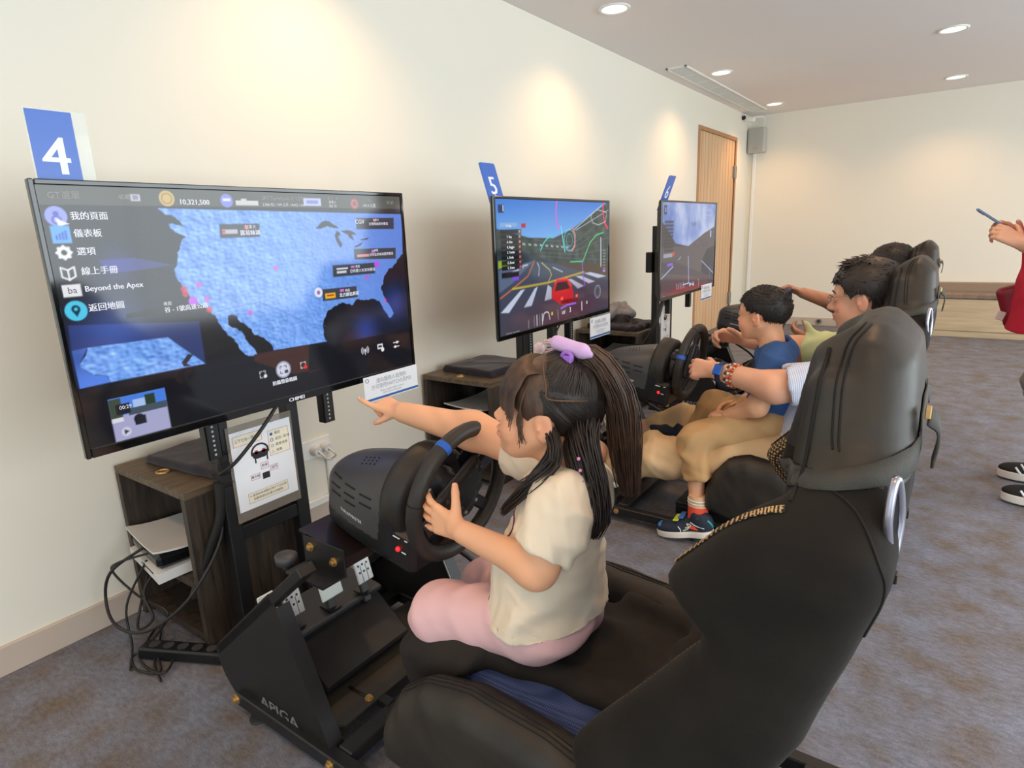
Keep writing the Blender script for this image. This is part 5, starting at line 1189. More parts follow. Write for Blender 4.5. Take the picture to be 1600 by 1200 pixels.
for sg in (-1, 1):
    yy = YC + sg * 0.6
    for dx in (-0.0035, 0.0035):
        seam([(1.967 + dx, yy, 1.020), (1.954 + dx, yy, 1.0), (1.950 + dx, yy, 0.96), (1.953 + dx, yy, 0.905), (1.956 + dx, yy, 0.89)], (0, -sg, 0), 0.0013)
    seam([(1.945, yy, 0.862), (1.986, yy, 0.845), (2.012, yy, 0.81), (2.020, yy, 0.775), (2.006, yy, 0.72)], (0, -sg, 0))
    seam([(1.931, yy, 0.992), (1.928, yy, 0.93), (1.925, yy, 0.87), (1.922, yy, 0.84)], (0, -sg, 0), 0.0026)
    # tan dotted trim along the top edge of the wing
    E = smooth_path([(1.800, 0.738), (1.87, 0.813), (1.905, 0.852)], 12); tr = []
    for x, z in E:
        y_ = YC + sg * 0.245; p, n_ = onto((x - 0.10, y_, z + 0.10), (0.7, 0, -0.72), 0.0006); tr.append((p, n_))
    tr = [t_ for t_ in tr if t_[0] is not None]
    if len(tr) > 3: MB().ribbon([t_[0] for t_ in tr], [t_[1] for t_ in tr], 0.010, 0.0015).build('dotted_edge_trim', mWEAVE, bk)
    dt = MB()
    for i in range(len(tr) - 1):
        for k in range(1):
            p = tr[i][0] * (1 - k / 2) + tr[i + 1][0] * k / 2; d_ = tr[i + 1][0] - tr[i][0]; d_ = d_ / np.linalg.norm(d_); n_ = tr[i][1]; x_ = np.cross(d_, n_); x_ /= np.linalg.norm(x_)
            dt.box(p + n_ * 0.0016, (0.0009, 0.0045, 0.0006), np.stack([d_, x_, n_], 1))
    if dt.V: dt.build('trim_stitches', mSTITCH, bk)
    # oval belt opening
    c_ = np.array((2.006, YC + sg * 0.226, 0.843)); nn = np.array((0.93, sg * 0.37, 0.0)); nn /= np.linalg.norm(nn); c_ = c_ + nn * 0.015; tt = np.array((-nn[1], nn[0], 0)); up_ = np.array((-0.05, 0, 1.0))
    ov = [c_ + tt * 0.013 * math.cos(a) * (1 - 0.25 * abs(math.sin(a))) + up_ * 0.042 * math.sin(a) for a in np.linspace(0, 2 * PI, 32, endpoint=False)]
    MB().tube(ov, 0.0045, 10, closed=True).build('belt_opening_ring', mCHROME, bk)
    MB().prism([(0.011 * math.cos(a), 0.040 * math.sin(a)) for a in np.linspace(0, 2 * PI, 24, endpoint=False)], c_ - nn * 0.004, tt, up_, nn * 0.004).build('belt_opening_hole', M('hole_black', (8, 8, 8), 0.9) if 'hole_black' not in bpy.data.materials else bpy.data.materials['hole_black'], bk)
# strap round the head rest
SP = []
for a in np.linspace(-2.75, 2.75, 60):
    d_ = np.array((math.cos(a), math.sin(a), 0)); f_ = (1 - abs(a) / 2.75); z = 0.800 + 0.118 * min(1, f_ * 1.35)
    p, n_ = onto(np.array((1.975, YC, z)) + d_ * 0.6, -d_, 0.0015)
    if p is not None: SP.append((p, n_))
MB().ribbon([p for p, n_ in SP], [n_ for p, n_ in SP], 0.026, 0.0018).build('headrest_strap', mSTRAP, bk)
MB().ribbon([(2.036, YC - 0.125, 0.925), (2.045, YC - 0.12, 0.915), (2.047, YC - 0.115, 0.895), (2.044, YC - 0.11, 0.868)], [(1, 0, 0)] * 4, 0.028, 0.003, 4).build('strap_end', mSTRAP, bk)
MB().box((2.036, YC - 0.125, 0.930), (0.003, 0.009, 0.006), None, 0.001).build('strap_buckle', mBRASS, bk)

b_ = Body(0.006)
b_.box((1.52, YC, 0.285), (0.265, 0.185, 0.060), rot((0, 1, 0), -0.04), 0.035, 0.01)
b_.build('seat_cushion', mBLUE, cp, disp=folds(0.0015, 2, 60))
BOL = [(1.225, 0.165), (1.235, 0.24), (1.275, 0.315), (1.345, 0.368), (1.45, 0.392), (1.60, 0.380), (1.72, 0.345), (1.78, 0.27), (1.76, 0.15), (1.40, 0.13)]
for sg in (-1, 1):
    b_ = Body(0.006); y0 = YC + sg * 0.243
    def bol(X, Y, Z, sg=sg, y0=y0):
        yy = np.abs(Y - y0 - sg * 0.25 * (0.30 - Z) * 0.15); return smax(pipath(BOL, X, Z) + 0 * yy, yy - 0.052 + 0.0 * Z + 0 * X, 0.075)
    b_.fn(bol, (1.20, y0 - 0.1, 0.1), (1.80, y0 + 0.1, 0.41), 0)
    bo = b_.build('side_bolster', mSUEDE2, cp, disp=folds(0.005, 8, 55), relax=2)
    TB = bvh(bo)
    for off in (0.0, 0.008, 0.016):
        P = [onto((x, y0 + sg * (0.012 - off), 0.6), (0, 0, -1), 0.0005)[0] for x in np.linspace(1.27, 1.74, 30)]; P = [p for p in P if p is not None]
        MB().tube(P, 0.0012, 5).build('bolster_seam', mSEAM, bo)

# black pad the girl sits on
b_ = Body(0.006)
b_.box((1.50, YC + 0.01, 0.352), (0.245, 0.138, 0.016), rot((0, 1, 0), -0.02), 0.012, 0.02)
b_.box((1.255, YC - 0.0, 0.305), (0.016, 0.145, 0.06), rot((0, 1, 0), 0.3), 0.012, 0.03)
b_.cap((1.265, YC - 0.165, 0.335), (1.37, YC - 0.170, 0.372), 0.036, 0.034, 0.03); b_.cap((1.25, YC - 0.15, 0.28), (1.26, YC - 0.14, 0.34), 0.03, 0.03, 0.03); b_.cap((1.36, YC - 0.145, 0.385), (1.46, YC - 0.125, 0.365), 0.020, 0.016, 0.03); b_.cap((1.72, YC - 0.10, 0.385), (1.74, YC + 0.10, 0.39), 0.03, 0.03, 0.04); b_.cap((1.70, YC + 0.13, 0.38), (1.55, YC + 0.165, 0.37), 0.02, 0.018, 0.03)
tag(b_.build('seat_pad', M('black_pad_fabric', (36, 31, 27), 0.92, var=0.2, vscale=14, bump=0.1, bscale=200), disp=folds(0.014, 6, 55)), 'crumpled black fabric pad under the girl, on the nearest bucket seat', 'seat pad')

cp2 = copy_tree(cp); cp2.location = (1.28, YC + 1.43, 0)
for ch in cp2.children:
    if ch.name.split('.')[0] == 'seat_cushion': ch.scale.x = 0.72; ch.location.x = -0.80
    if ch.name.split('.')[0] == 'side_bolster': ch.scale.x = 0.68; ch.location.x = -0.735; ch.location.z = -0.03
cp2['label'] = 'racing cockpit holding the man with glasses and the boy'
cp3 = copy_tree(cp); cp3.location = (1.245, YC + 2.97, 0)
cp3['label'] = 'farthest racing cockpit, its headrest behind the dark-haired man'

# ------------------------------------------------------------------ racing wheel (base, collar, rim, spokes), resting on the deck
wh = thing('racing_controller', 'nearest black racing wheel, gripped by the girl', 'steering wheel', (1.0, YC, 0.49), 'racing wheels')
ax = np.array((0.985, 0, -0.174)); upw = np.array((0.174, 0, 0.985)); yw = np.array((0, 1.0, 0))
RC = np.array((1.250, 0.900, 0.622))                      # rim centre
def wp(a, y, n): return RC + ax * a + yw * y + upw * n    # along the shaft towards the driver, across, up
b_ = Body(0.0045)
Rw = np.stack([ax, yw, upw])
def base(X, Y, Z):
    px, py, pz = X - RC[0], Y - RC[1], Z - RC[2]
    a = ax[0] * px + ax[2] * pz + 0 * py; n_ = upw[0] * px + upw[2] * pz + 0 * py; y = py + 0 * px + 0 * pz
    # domed housing: tapering and dropping to the back
    t = np.clip((a + 0.350) / 0.21, 0.02, 1); h = 0.030 + 0.078 * t ** 0.85; w_ = 0.052 + 0.056 * np.sqrt(1 - (1 - t) ** 2)
    d = (np.sqrt((y / w_) ** 2 + (np.maximum(n_ + 0.070, 0) / h) ** 2) - 1) * 0.075
    d = smax(d, -(n_ + 0.178), 0.03); d = smax(d, np.abs(a + 0.205) - 0.145, 0.05)
    return d * 0.8
b_.fn(base, wp(-0.37, -0.13, -0.20) - 0.04, wp(-0.05, 0.13, 0.10) + 0.04, 0)
WTB = lambda c, n: np.where(((c - RC) @ upw < -0.128), 1, np.where((c - RC) @ ax > -0.125, 1, 0))
hs = b_.build('motor_housing', [mGREYPL, mBLKPL], wh, pick=WTB, relax=2)
MB().box(wp(-0.20, 0, -0.183), (0.09, 0.07, 0.014), Rw.T, 0.006).build('clamp_block', mBLKPL, wh)
fcp = MB().box(wp(-0.075, -0.03, -0.130), (0.048, 0.072, 0.048), Rw.T, 0.012).build('control_panel', mBLKPL, wh)
TB = bvh(hs)
ld = MB().ball(wp(-0.070, -0.103, -0.125), 0.0055, 12).build('power_light', mLEDR, fcp)
tk = MB()
for (a, n_, w_) in ((-0.078, -0.100, 0.010), (-0.050, -0.098, 0.004), (-0.054, -0.128, 0.006)): tk.box(wp(a, -0.1025, n_), (w_, 0.0005, 0.0012), Rw.T)
tk.build('panel_marks', gWHITE if False else mSIGNW, fcp)
def on_house(a, n_, off=0.0008, side=-1):
    p, nn = onto(wp(a, side * 0.4, n_), (0, -side, 0), off); return p, nn
slots = MB()
for row in range(3):
    for k in range(2 + (row < 2)):
        a = -0.300 + 0.055 * k + 0.004 * row; n_ = -0.045 - 0.018 * row
        P = [on_house(a + s_ * 0.036, n_ + 0.002 * s_, 0.0003)[0] for s_ in (0, 0.33, 0.66, 1)]
        if all(p is not None for p in P): slots.tube(P, 0.0022, 6)
slots.build('vent_slots', mSEAM, hs)
dots = MB()
for r_ in range(3):
    for k in range(4):
        p, nn = onto(wp(-0.245 + 0.013 * k + 0.004 * r_, -0.035 - 0.010 * r_, 0.4), -upw, 0.0002)
        if p is not None: dots.ball(p, 0.0022, 6)
dots.build('vent_dots', mSEAM, hs)
lt = MB(); V, F = text_geo('THRUSTMASTER', 0.0105, 'CENTER'); out = []
for v in V:
    p, nn = on_house(-0.215 + v[0] * 1.0, -0.108 + v[1], 0.0010); out.append(p if p is not None else wp(-0.215 + v[0], -0.11, -0.108 + v[1]))
lt.add(out, F); lt.build('housing_lettering', mSIGNW, hs)
MB().lathe([(-0.135, 0.085), (-0.125, 0.108), (-0.110, 0.112), (-0.075, 0.110), (-0.064, 0.100), (-0.066, 0.084), (-0.080, 0.074), (-0.075, 0.058), (-0.050, 0.050)], wp(0, 0, -0.040), ax, 40, up=yw).build('collar', mRUBBER, wh)
MB().lathe([(-0.10, 0.040), (-0.045, 0.036), (-0.040, 0.028), (0.0, 0.026)], RC, ax, 24, up=yw).build('shaft', mBLKPL, wh)
RM = MB(); RR, rt = 0.137, 0.0165
RM.tube([wp(0, RR * math.cos(a), RR * math.sin(a)) for a in np.linspace(0, 2 * PI, 56, endpoint=False)], rt, 14, closed=True)
rim = RM.build('wheel_rim', mRUBBER, wh)
WT = 0.50                                                # the rim is turned anticlockwise as the driver sees it
def rp(ang, r, a=0.0): return wp(a, r * math.cos(ang), r * math.sin(ang))
TA = PI / 2 + WT                                          # the blue top mark
MB().tube([rp(TA + d_, RR) for d_ in (-0.05, 0, 0.05)], rt + 0.0006, 14).build('blue_top_band', mTAPEB, rim)
for d_ in (-0.9, 0.9): MB().tube([rp(TA + d_ - 0.012, RR), rp(TA + d_ + 0.012, RR)], rt + 0.0004, 14).build('rim_seam', mSEAM, rim)
def wf(ang): return np.stack([ax, rp(ang, 1) - RC, np.cross(ax, rp(ang, 1) - RC)], 1)
for sg in (-1, 1):                                        # side spokes and lower spokes
    aa = TA + sg * PI / 2
    MB().box(rp(aa, 0.078, -0.004), (0.007, 0.042, 0.021), wf(aa), 0.005).build('spoke', mBLKPL, wh)
    aa = TA + PI + sg * 0.42
    MB().box(rp(aa, 0.080, -0.004), (0.006, 0.042, 0.014), wf(aa), 0.004).build('spoke', mBLKPL, wh)
    aa = TA + sg * PI / 2
    pd = MB().box(rp(aa - sg * 0.35, 0.082, -0.030), (0.0025, 0.034, 0.017), wf(aa), 0.002).build('shift_paddle', mSILVER if sg > 0 else mBLKPL, wh)
hubp = Body(0.004); hubp.box(rp(TA, 0.0, 0.002), (0.013, 0.038, 0.056), wf(TA).T, 0.01, 0.01).box(rp(TA, 0.022, 0.004), (0.010, 0.026, 0.070), wf(TA).T, 0.008, 0.015).ell(rp(TA, -0.034, 0.002), (0.012, 0.040, 0.034), wf(TA).T, 0.015)
hb = hubp.build('hub_plate', mBLKPL, wh)
def hubpt(x, y, a=0.0145): return RC + ax * a + wf(TA)[:, 2] * x * 1.0 + wf(TA)[:, 1] * y
for x, y in ((0.050, 0.034), (0.062, 0.024), (0.050, 0.014), (0.038, 0.024)): MB().cyl(hubpt(x, y, 0.012), hubpt(x, y, 0.019), 0.0048, n=12).build('button', mGREYPL, hb)
for x, y in ((-0.050, 0.034), (-0.050, 0.012), (-0.062, 0.022), (-0.038, 0.024), (-0.024, -0.02), (0.024, -0.02), (-0.018, -0.042), (0.018, -0.042), (-0.024, 0.030), (0.024, 0.030)): MB().cyl(hubpt(x, y, 0.012), hubpt(x, y, 0.018), 0.0042, n=12).build('button', mSILVER if abs(x) < 0.02 else mGREYPL, hb)
lg = MB(); e1, e2 = wf(TA)[:, 2], wf(TA)[:, 1]; o_ = hubpt(0, 0.004, 0.0150)
lg.ribbon([o_ + e1 * a + e2 * b_ for a, b_ in ((0.012, 0.010), (0.0, 0.013), (-0.010, 0.006), (-0.010, -0.004), (0.0, -0.008), (0.002, 0.002))], [ax] * 6, 0.0042, 0.0006, 4)
lg.ribbon([o_ + e1 * a + e2 * b_ for a, b_ in ((-0.010, -0.014), (0.004, -0.012), (0.012, -0.004), (0.010, 0.002))], [ax] * 4, 0.0038, 0.0006, 4)
lg.build('curl_emblem', mSILVER, hb)
wh2 = copy_tree(wh); wh2.location = (0.985, YC + 1.43, 0.49)
def turn(w_, ang):
    o_ = Vector(tuple(RC)); Mx = Matrix.Translation(o_) @ Matrix.Rotation(ang, 4, Vector(tuple(ax))) @ Matrix.Translation(-o_)
    for ch in w_.children:
        if ch.name.split('.')[0] in ('wheel_rim', 'spoke', 'hub_plate', 'shift_paddle'): ch.matrix_basis = Matrix.Translation(ch.location) @ Mx
turn(wh2, 0.75)
wh2['label'] = 'black racing wheel held by the man with glasses and seated boy'
wh3 = copy_tree(wh); wh3.location = (0.985, YC + 2.97, 0.49); turn(wh3, -0.45)
wh3['label'] = 'farthest black racing wheel, mostly behind the boy'
# ------------------------------------------------------------------ people: tools
def unit(v): v = np.array(v, float); return v / np.linalg.norm(v)
def ecap(B, a, b, ra, rb, side, k=None, mode='add', flat=False):
    """tapered limb or trunk with an oval section: radii (across side, the other way) at both ends"""
    a = np.array(a, float); b = np.array(b, float); d = b - a; L = np.linalg.norm(d); d /= L
    s = np.array(side, float); s = s - d * (s @ d); s /= np.linalg.norm(s); n = np.cross(d, s)
    ra = (ra, ra) if not hasattr(ra, '__len__') else ra; rb = (rb, rb) if not hasattr(rb, '__len__') else rb
    def f(X, Y, Z):
        px, py, pz = X - a[0], Y - a[1], Z - a[2]
        t = (px * d[0] + py * d[1] + pz * d[2]) / L; tc = np.clip(t, 0, 1)
        r1 = ra[0] + (rb[0] - ra[0]) * tc; r2 = ra[1] + (rb[1] - ra[1]) * tc; m = np.minimum(r1, r2)
        q1 = (px * s[0] + py * s[1] + pz * s[2]) / r1; q2 = (px * n[0] + py * n[1] + pz * n[2]) / r2
        e = (t - tc) * L
        if flat: return np.maximum((np.sqrt(q1 * q1 + q2 * q2) - 1) * m, np.abs(e) - 0.0 * m + np.where(np.abs(e) > 0, 0, -0.5 * m))
        return (np.sqrt(q1 * q1 + q2 * q2 + (e / m) ** 2) - 1) * m
    R = max(*ra, *rb); return B.fn(f, np.minimum(a, b) - R, np.maximum(a, b) + R, k, mode)

def hand(B, w, f, n, s, L, curl, spread=0.06, thumb=((0.6, 0.75, -0.25), 0.5), fat=1.0):
    """palm, four jointed fingers and a thumb. w wrist, f along the palm, n out of the back of the hand, s towards the thumb.
    curl: four triples of bend angles; thumb: (direction in s, f, n) and bend"""
    f = unit(f); n = np.array(n, float); n = unit(n - f * (n @ f)); c = np.cross(n, f); s = c * (1 if c @ np.array(s, float) > 0 else -1); w = np.array(w, float)
    kn = [w + f * L * a + s * L * b for a, b in ((0.50, 0.155), (0.525, 0.05), (0.50, -0.055), (0.455, -0.155))]
    for i, k_ in enumerate(kn):
        B.cap(w + s * L * (0.085 - 0.055 * i) + f * L * 0.06, k_, 0.082 * L * fat, 0.064 * L * fat, 0.05 * L)
    B.cap(w - f * L * 0.12, w + f * L * 0.08, 0.105 * L * fat, 0.10 * L * fat, 0.08 * L)
    tips = []
    for i, k_ in enumerate(kn):
        ln = L * (0.41, 0.45, 0.42, 0.34)[i]; r0 = L * (0.054, 0.056, 0.053, 0.047)[i] * fat; ang = 0; p = k_
        d0 = unit(f + s * (spread * (1.2, 0.3, -0.6, -1.5)[i])); P = [p]; R_ = [r0]
        for j, fr_ in enumerate((0.46, 0.30, 0.24)):
            ang += curl[i][j]; d = d0 * math.cos(ang) - n * math.sin(ang); p = p + d * ln * fr_; P.append(p); R_.append(r0 * (0.95, 0.86, 0.70)[j])
        B.chain(P, R_, 0.012 * L); tips.append((P[-1], d, P[-2]))
    td = unit(s * thumb[0][0] + f * thumb[0][1] + n * thumb[0][2]); p0 = w + s * L * 0.10 + f * L * 0.10 - n * L * 0.03; p1 = p0 + td * L * 0.22
    d2 = unit(td * math.cos(thumb[1]) + (f * 0.7 - n * 0.7 * 0.5) * math.sin(thumb[1])); p2 = p1 + d2 * L * 0.16; d3 = unit(d2 * math.cos(thumb[1] * 0.6) + (f - n * 0.6) * math.sin(thumb[1] * 0.6)); p3 = p2 + d3 * L * 0.11
    B.chain([p0, p1], [0.085 * L * fat, 0.064 * L * fat], 0.06 * L); B.chain([p1, p2, p3], [0.062 * L * fat, 0.058 * L * fat, 0.047 * L * fat], 0.015 * L)
    return tips, (p3, d3, p2)

def nails(m_, tips, n, r):
    for p, d, q in tips:
        x = np.cross(d, n)
        if np.linalg.norm(x) < 1e-3: continue
        x = unit(x); up_ = np.cross(x, d) * (1 if np.cross(x, d) @ n > 0 else -1)
        m_.ball(np.array(p) + up_ * r * 0.62, r * 0.55, 8)

class Head:
    def __init__(s, B, c, f, h, kid=False, u=(0, 0, 1), ear=1.0, nose=1.0):
        s.c = np.array(c, float); s.f = unit(f); u = np.array(u, float); s.u = unit(u - s.f * (u @ s.f)); s.l = np.cross(s.u, s.f); s.h = h
        s.R = np.stack([s.f, s.l, s.u]); P = s.P
        E = lambda p, r, k, mode='add': B.ell(P(*p), np.array(r) * h, s.R, k * h, mode)
        K = kid
        E((-0.045, 0, 0.13), (0.435, 0.355, 0.37), 0.02)
        E((0.09, 0, -0.10), (0.29, 0.285 if K else 0.27, 0.34), 0.08)
        E((0.16, 0, -0.31), (0.20, 0.19 if K else 0.185, 0.15), 0.10)
        E((0.285, 0, -0.415), (0.075, 0.085, 0.065), 0.09)
        for q in (-1, 1):
            E((0.215, q * 0.15, -0.19), (0.145, 0.135, 0.15) if K else (0.13, 0.11, 0.14), 0.09)
            B.cap(P(-0.03, q * 0.245, -0.17), P(0.20, q * 0.12, -0.385), 0.085 * h, 0.075 * h, 0.08 * h)
        E((0.32, 0, 0.06), (0.07, 0.23, 0.06), 0.09)
        nz = nose
        B.cap(P(0.36, 0, -0.01), P(0.36 + 0.09 * nz, 0, -0.145), 0.026 * h, 0.045 * h, 0.06 * h)
        for q in (-1, 1): E((0.385 + 0.02 * nz, q * 0.048, -0.165), (0.04, 0.035, 0.03), 0.025)
        E((0.385, 0, -0.255), (0.045, 0.09, 0.026), 0.03); E((0.375, 0, -0.315), (0.048, 0.075, 0.030), 0.03)
        B.cap(P(0.445, -0.06, -0.285), P(0.445, 0.06, -0.285), 0.010 * h, 0.010 * h, 0.012 * h, 'sub')
        for q in (-1, 1):
            E((0.44, q * 0.15, 0.0), (0.09, 0.08, 0.05), 0.07, 'sub')
            E((0.335, q * 0.148, -0.002), (0.062, 0.075, 0.048), 0.02)
            tilt = s.R.copy(); a = 0.3; tilt[0], tilt[1] = s.f * math.cos(a) + s.l * q * math.sin(a) * -1, s.l * math.cos(a) + s.f * q * math.sin(a)
            a2 = -0.25; r0, r2 = tilt[0].copy(), tilt[2].copy(); tilt[0] = r0 * math.cos(a2) + r2 * math.sin(a2); tilt[2] = r2 * math.cos(a2) - r0 * math.sin(a2)
            B.ell(P(-0.04, q * 0.355, -0.055), np.array((0.088, 0.026, 0.135)) * h * ear, tilt, 0.025 * h)
            B.ell(P(-0.02, q * (0.355 + 0.035 * ear), -0.035), np.array((0.046, 0.022, 0.082)) * h * ear, tilt, 0.015 * h, 'sub')
            B.ell(P(0.0, q * 0.365, -0.075), np.array((0.022, 0.02, 0.03)) * h * ear, tilt, 0.012 * h)
    def P(s, a, r, b): return s.c + (s.f * a + s.l * r + s.u * b) * s.h
    def loc(s, V): return (V - s.c) @ s.R.T / s.h
    def eyes(s, parent, both=True, lash=True, closed=0.0):
        for q in (-1, 1):
            m_ = MB(); c = s.P(0.362, q * 0.150, -0.004)
            r = np.array((0.032, 0.056, 0.026 * (1 - closed))) * s.h
            b = MB().ball((0, 0, 0), (1, 1, 1), 14); V = np.array(b.V) * r
            m_.add([c + s.R.T @ v for v in V], b.F, True)
            m_.m(1); g = s.P(0.374, q * 0.150, -0.002); V = np.array(b.V) * np.array((0.022, 0.026, 0.024 * (1 - closed))) * s.h; m_.add([g + s.R.T @ v for v in V], b.F, True)
            m_.m(2); m_.tube([s.P(0.385, q * 0.098, 0.0), s.P(0.395, q * 0.14, 0.026), s.P(0.380, q * 0.19, 0.020), s.P(0.352, q * 0.212, 0.004)], 0.006 * s.h, 5, 3)
            m_.build('eye', [mEYEW, mIRIS, mLASH], parent)
            if lash: MB().ribbon([s.P(0.395, q * 0.07, 0.085), s.P(0.395, q * 0.14, 0.108), s.P(0.36, q * 0.21, 0.098), s.P(0.325, q * 0.245, 0.075)], [s.f] * 4, 0.022 * s.h, 0.004 * s.h, 3).build('eyebrow', mHAIRM, parent)
    def paint(s, base, lips=(196, 112, 104), blush=(226, 140, 116)):
        h = s.h; return [(s.P(0.40, 0, -0.285), (0.085 * h, 0.022), lips, 0.75), (s.P(0.27, 0.2, -0.15), (0.14 * h, 0), blush, 0.35), (s.P(0.27, -0.2, -0.15), (0.14 * h, 0), blush, 0.35),
                         (s.P(-0.04, 0.37, -0.06), (0.09 * h, 0), blush, 0.45), (s.P(-0.04, -0.37, -0.06), (0.09 * h, 0), blush, 0.45)]

def skin_paint(base, spots):
    b = np.array(lin(base))
    def g(V):
        C = np.tile(b, (len(V), 1))
        C *= (1 + 0.05 * np.sin(V @ np.array((60, 43, 51)) + 2 * np.sin(V @ np.array((23, 31, 17)))))[:, None]
        for p, (r, _), c, a in spots:
            w = np.exp(-(((V - p) ** 2).sum(1)) / (r * r)) * a
            if _: 
                pass
            C = C * (1 - w[:, None]) + np.array(lin(c)) * w[:, None]
        return C
    return g
mSKIN = M('skin', (226, 176, 148), 0.5, attr='Col', bump=0.05, bscale=300, sss=0.12)
mEYEW = M('eye_white', (226, 222, 216), 0.2); mIRIS = M('dark_iris', (30, 20, 16), 0.1); mLASH = M('lash_black', (22, 18, 16), 0.7)
mHAIRM = M('dark_hair', (26, 22, 20), 0.55, var=0.4, vscale=60, stretch=(1, 1, 0.3), spec=0.5)
mHAIRG = M('brown_black_hair', (34, 25, 20), 0.5, var=0.45, vscale=80, stretch=(1, 1, 0.25), spec=0.6)
mHAIRB = M('warm_brown_hair', (78, 57, 43), 0.5, var=0.45, vscale=80, stretch=(1, 1, 0.25), spec=0.6)
mNAIL = M('nail', (234, 184, 164), 0.3)

def bundle(m_, path, rad, n, r, seed=0, pts=12, flat=1.0, wav=0.10, ends=0.3):
    """locks of hair running along a path; rad: bundle radius along it"""
    rs = np.random.RandomState(seed); P = smooth_path(path, 6); P = np.array(P)
    T_ = np.linspace(0, 1, len(P)); tt = np.linspace(0, 1, pts); C = np.stack([np.interp(tt, T_, P[:, j]) for j in range(3)], 1); R_ = np.interp(tt, np.linspace(0, 1, len(rad)), rad)
    D = np.gradient(C, axis=0); D /= np.linalg.norm(D, axis=1)[:, None]
    u = np.cross(D, (0.3, 1, 0.1)); u /= np.linalg.norm(u, axis=1)[:, None]; v = np.cross(D, u)
    for i in range(n):
        rho = math.sqrt(rs.uniform(0, 1)); th = rs.uniform(0, 2 * PI); e = 1 - ends * rs.uniform(0, 1) ** 2; k = max(4, int(pts * e))
        a = rho * np.cos(th + wav * 3 * np.sin(tt * 5 + rs.uniform(0, 6))); b = rho * np.sin(th + wav * 3 * np.sin(tt * 4 + rs.uniform(0, 6))) * flat
        Q = C + u * (a * R_)[:, None] + v * (b * R_)[:, None]
        m_.tube(list(Q[:k]), [r, r, r * 0.9, r * 0.25], 4, caps=False)
def skull_locks(m_, H, starts, end, n, r, lift=0.05, seed=0, rad=(0.435, 0.355, 0.37), c0=(-0.045, 0, 0.13), pts=9, sag=0.0):
    """locks combed over the skull from a line of directions to one gathered direction (head coordinates a, r, b about the skull centre)"""
    rs = np.random.RandomState(seed); S = np.array(starts, float); e = np.array(end, float); rad = np.array(rad); c0 = np.array(c0)
    for i in range(n):
        t = rs.uniform(0, 1) * (len(S) - 1); k = min(int(t), len(S) - 2); a = S[k] + (S[k + 1] - S[k]) * (t - k); a = unit(a + rs.normal(0, 0.03, 3)); b = unit(e + rs.normal(0, 0.05, 3)); L_ = lift * rs.uniform(0.5, 1.15)
        Q = []
        for q in np.linspace(0, 1, pts):
            d = unit(a * (1 - q) + b * q); x = c0 + d * (rad + L_ * (0.6 + 0.4 * math.sin(PI * q))); Q.append(H.P(*x))
        m_.tube(Q, [r * 0.7, r, r, r * 0.8], 4, caps=False)
def short_hair(H, name, mat, parent, front=0.17, side=-0.02, back=-0.30, thick=0.035, spike=0.05, n=900, seed=1, vox=0.004, fringe=None, up=0.6, comb=(0, 0, 0)):
    """cropped hair: a cap over the skull cut along the hairline, covered with short tufts"""
    h = H.h; B = Body(vox)
    B.ell(H.P(-0.045, 0, 0.135), np.array((0.435, 0.355, 0.37)) * h + thick * h, H.R, 0)
    def face(X, Y, Z):
        x = [X - H.c[0], Y - H.c[1], Z - H.c[2]]; a, r, b = [(H.R[i][0] * x[0] + H.R[i][1] * x[1] + H.R[i][2] * x[2]) / h for i in range(3)]
        line = np.where(a > 0.12, side + (front - side) * np.clip((a - 0.12) / 0.16, 0, 1), back + (side - back) * np.clip((a + 0.34) / 0.46, 0, 1))
        ear = 0.13 - np.sqrt((a + 0.02) ** 2 + (b + 0.06) ** 2)
        return -np.maximum(line - b, np.where(np.abs(r) > 0.25, ear, -1)) * h * 0.8
    B.fn(face, H.c - 0.7 * h, H.c + 0.7 * h, 0.012 * h, 'sub')
    V, F = B.geo(folds(0.006 * h, seed, 18 / h))
    N = vnormals(V, F); rs = np.random.RandomState(seed); L = H.loc(V); m_ = MB()
    m_.add(V, F.tolist(), True)
    ids = rs.choice(len(V), n)
    for i in ids:
        if (V[i] - H.c) @ N[i] < 0: continue
        g = H.f * comb[0] * (0.3 + (L[i][2] > 0.2)) + H.u * (comb[2] - 0.8 * (L[i][2] < 0.22)); g = g - N[i] * (g @ N[i]); d = unit(N[i] * up + g + rs.normal(0, 0.14, 3)); ln = spike * h * rs.uniform(0.5, 1.2)
        a = V[i] - N[i] * 0.01 * h; m_.tube([a, a + d * ln * 0.55, a + d * ln + (H.f * 0.2 - H.u * 0.1) * ln], [0.010 * h, 0.009 * h, 0.0015 * h], 4, caps=False)
    if fringe: fringe(m_, rs)
    return m_.build(name, mat, parent)
# ------------------------------------------------------------------ the girl
A_ = lambda *p: np.array(p, float)
girl = thing('person', 'small girl in a cream T-shirt and pink trousers pointing at the map screen', 'person', (1.5, 0.87, 0.36))
B = Body(0.0028); B.K = 0.02
H = Head(B, (1.487, 0.872, 0.838), (-0.90, -0.38, 0.20), 0.193, kid=True, nose=0.8)
B.cap(H.P(-0.12, 0, -0.18), (1.535, 0.885, 0.715), 0.046, 0.048, 0.02)
B.chain([A_(1.528, 0.885, 0.69), A_(1.490, 0.875, 0.54), A_(1.485, 0.87, 0.46)], [0.056, 0.056, 0.056])
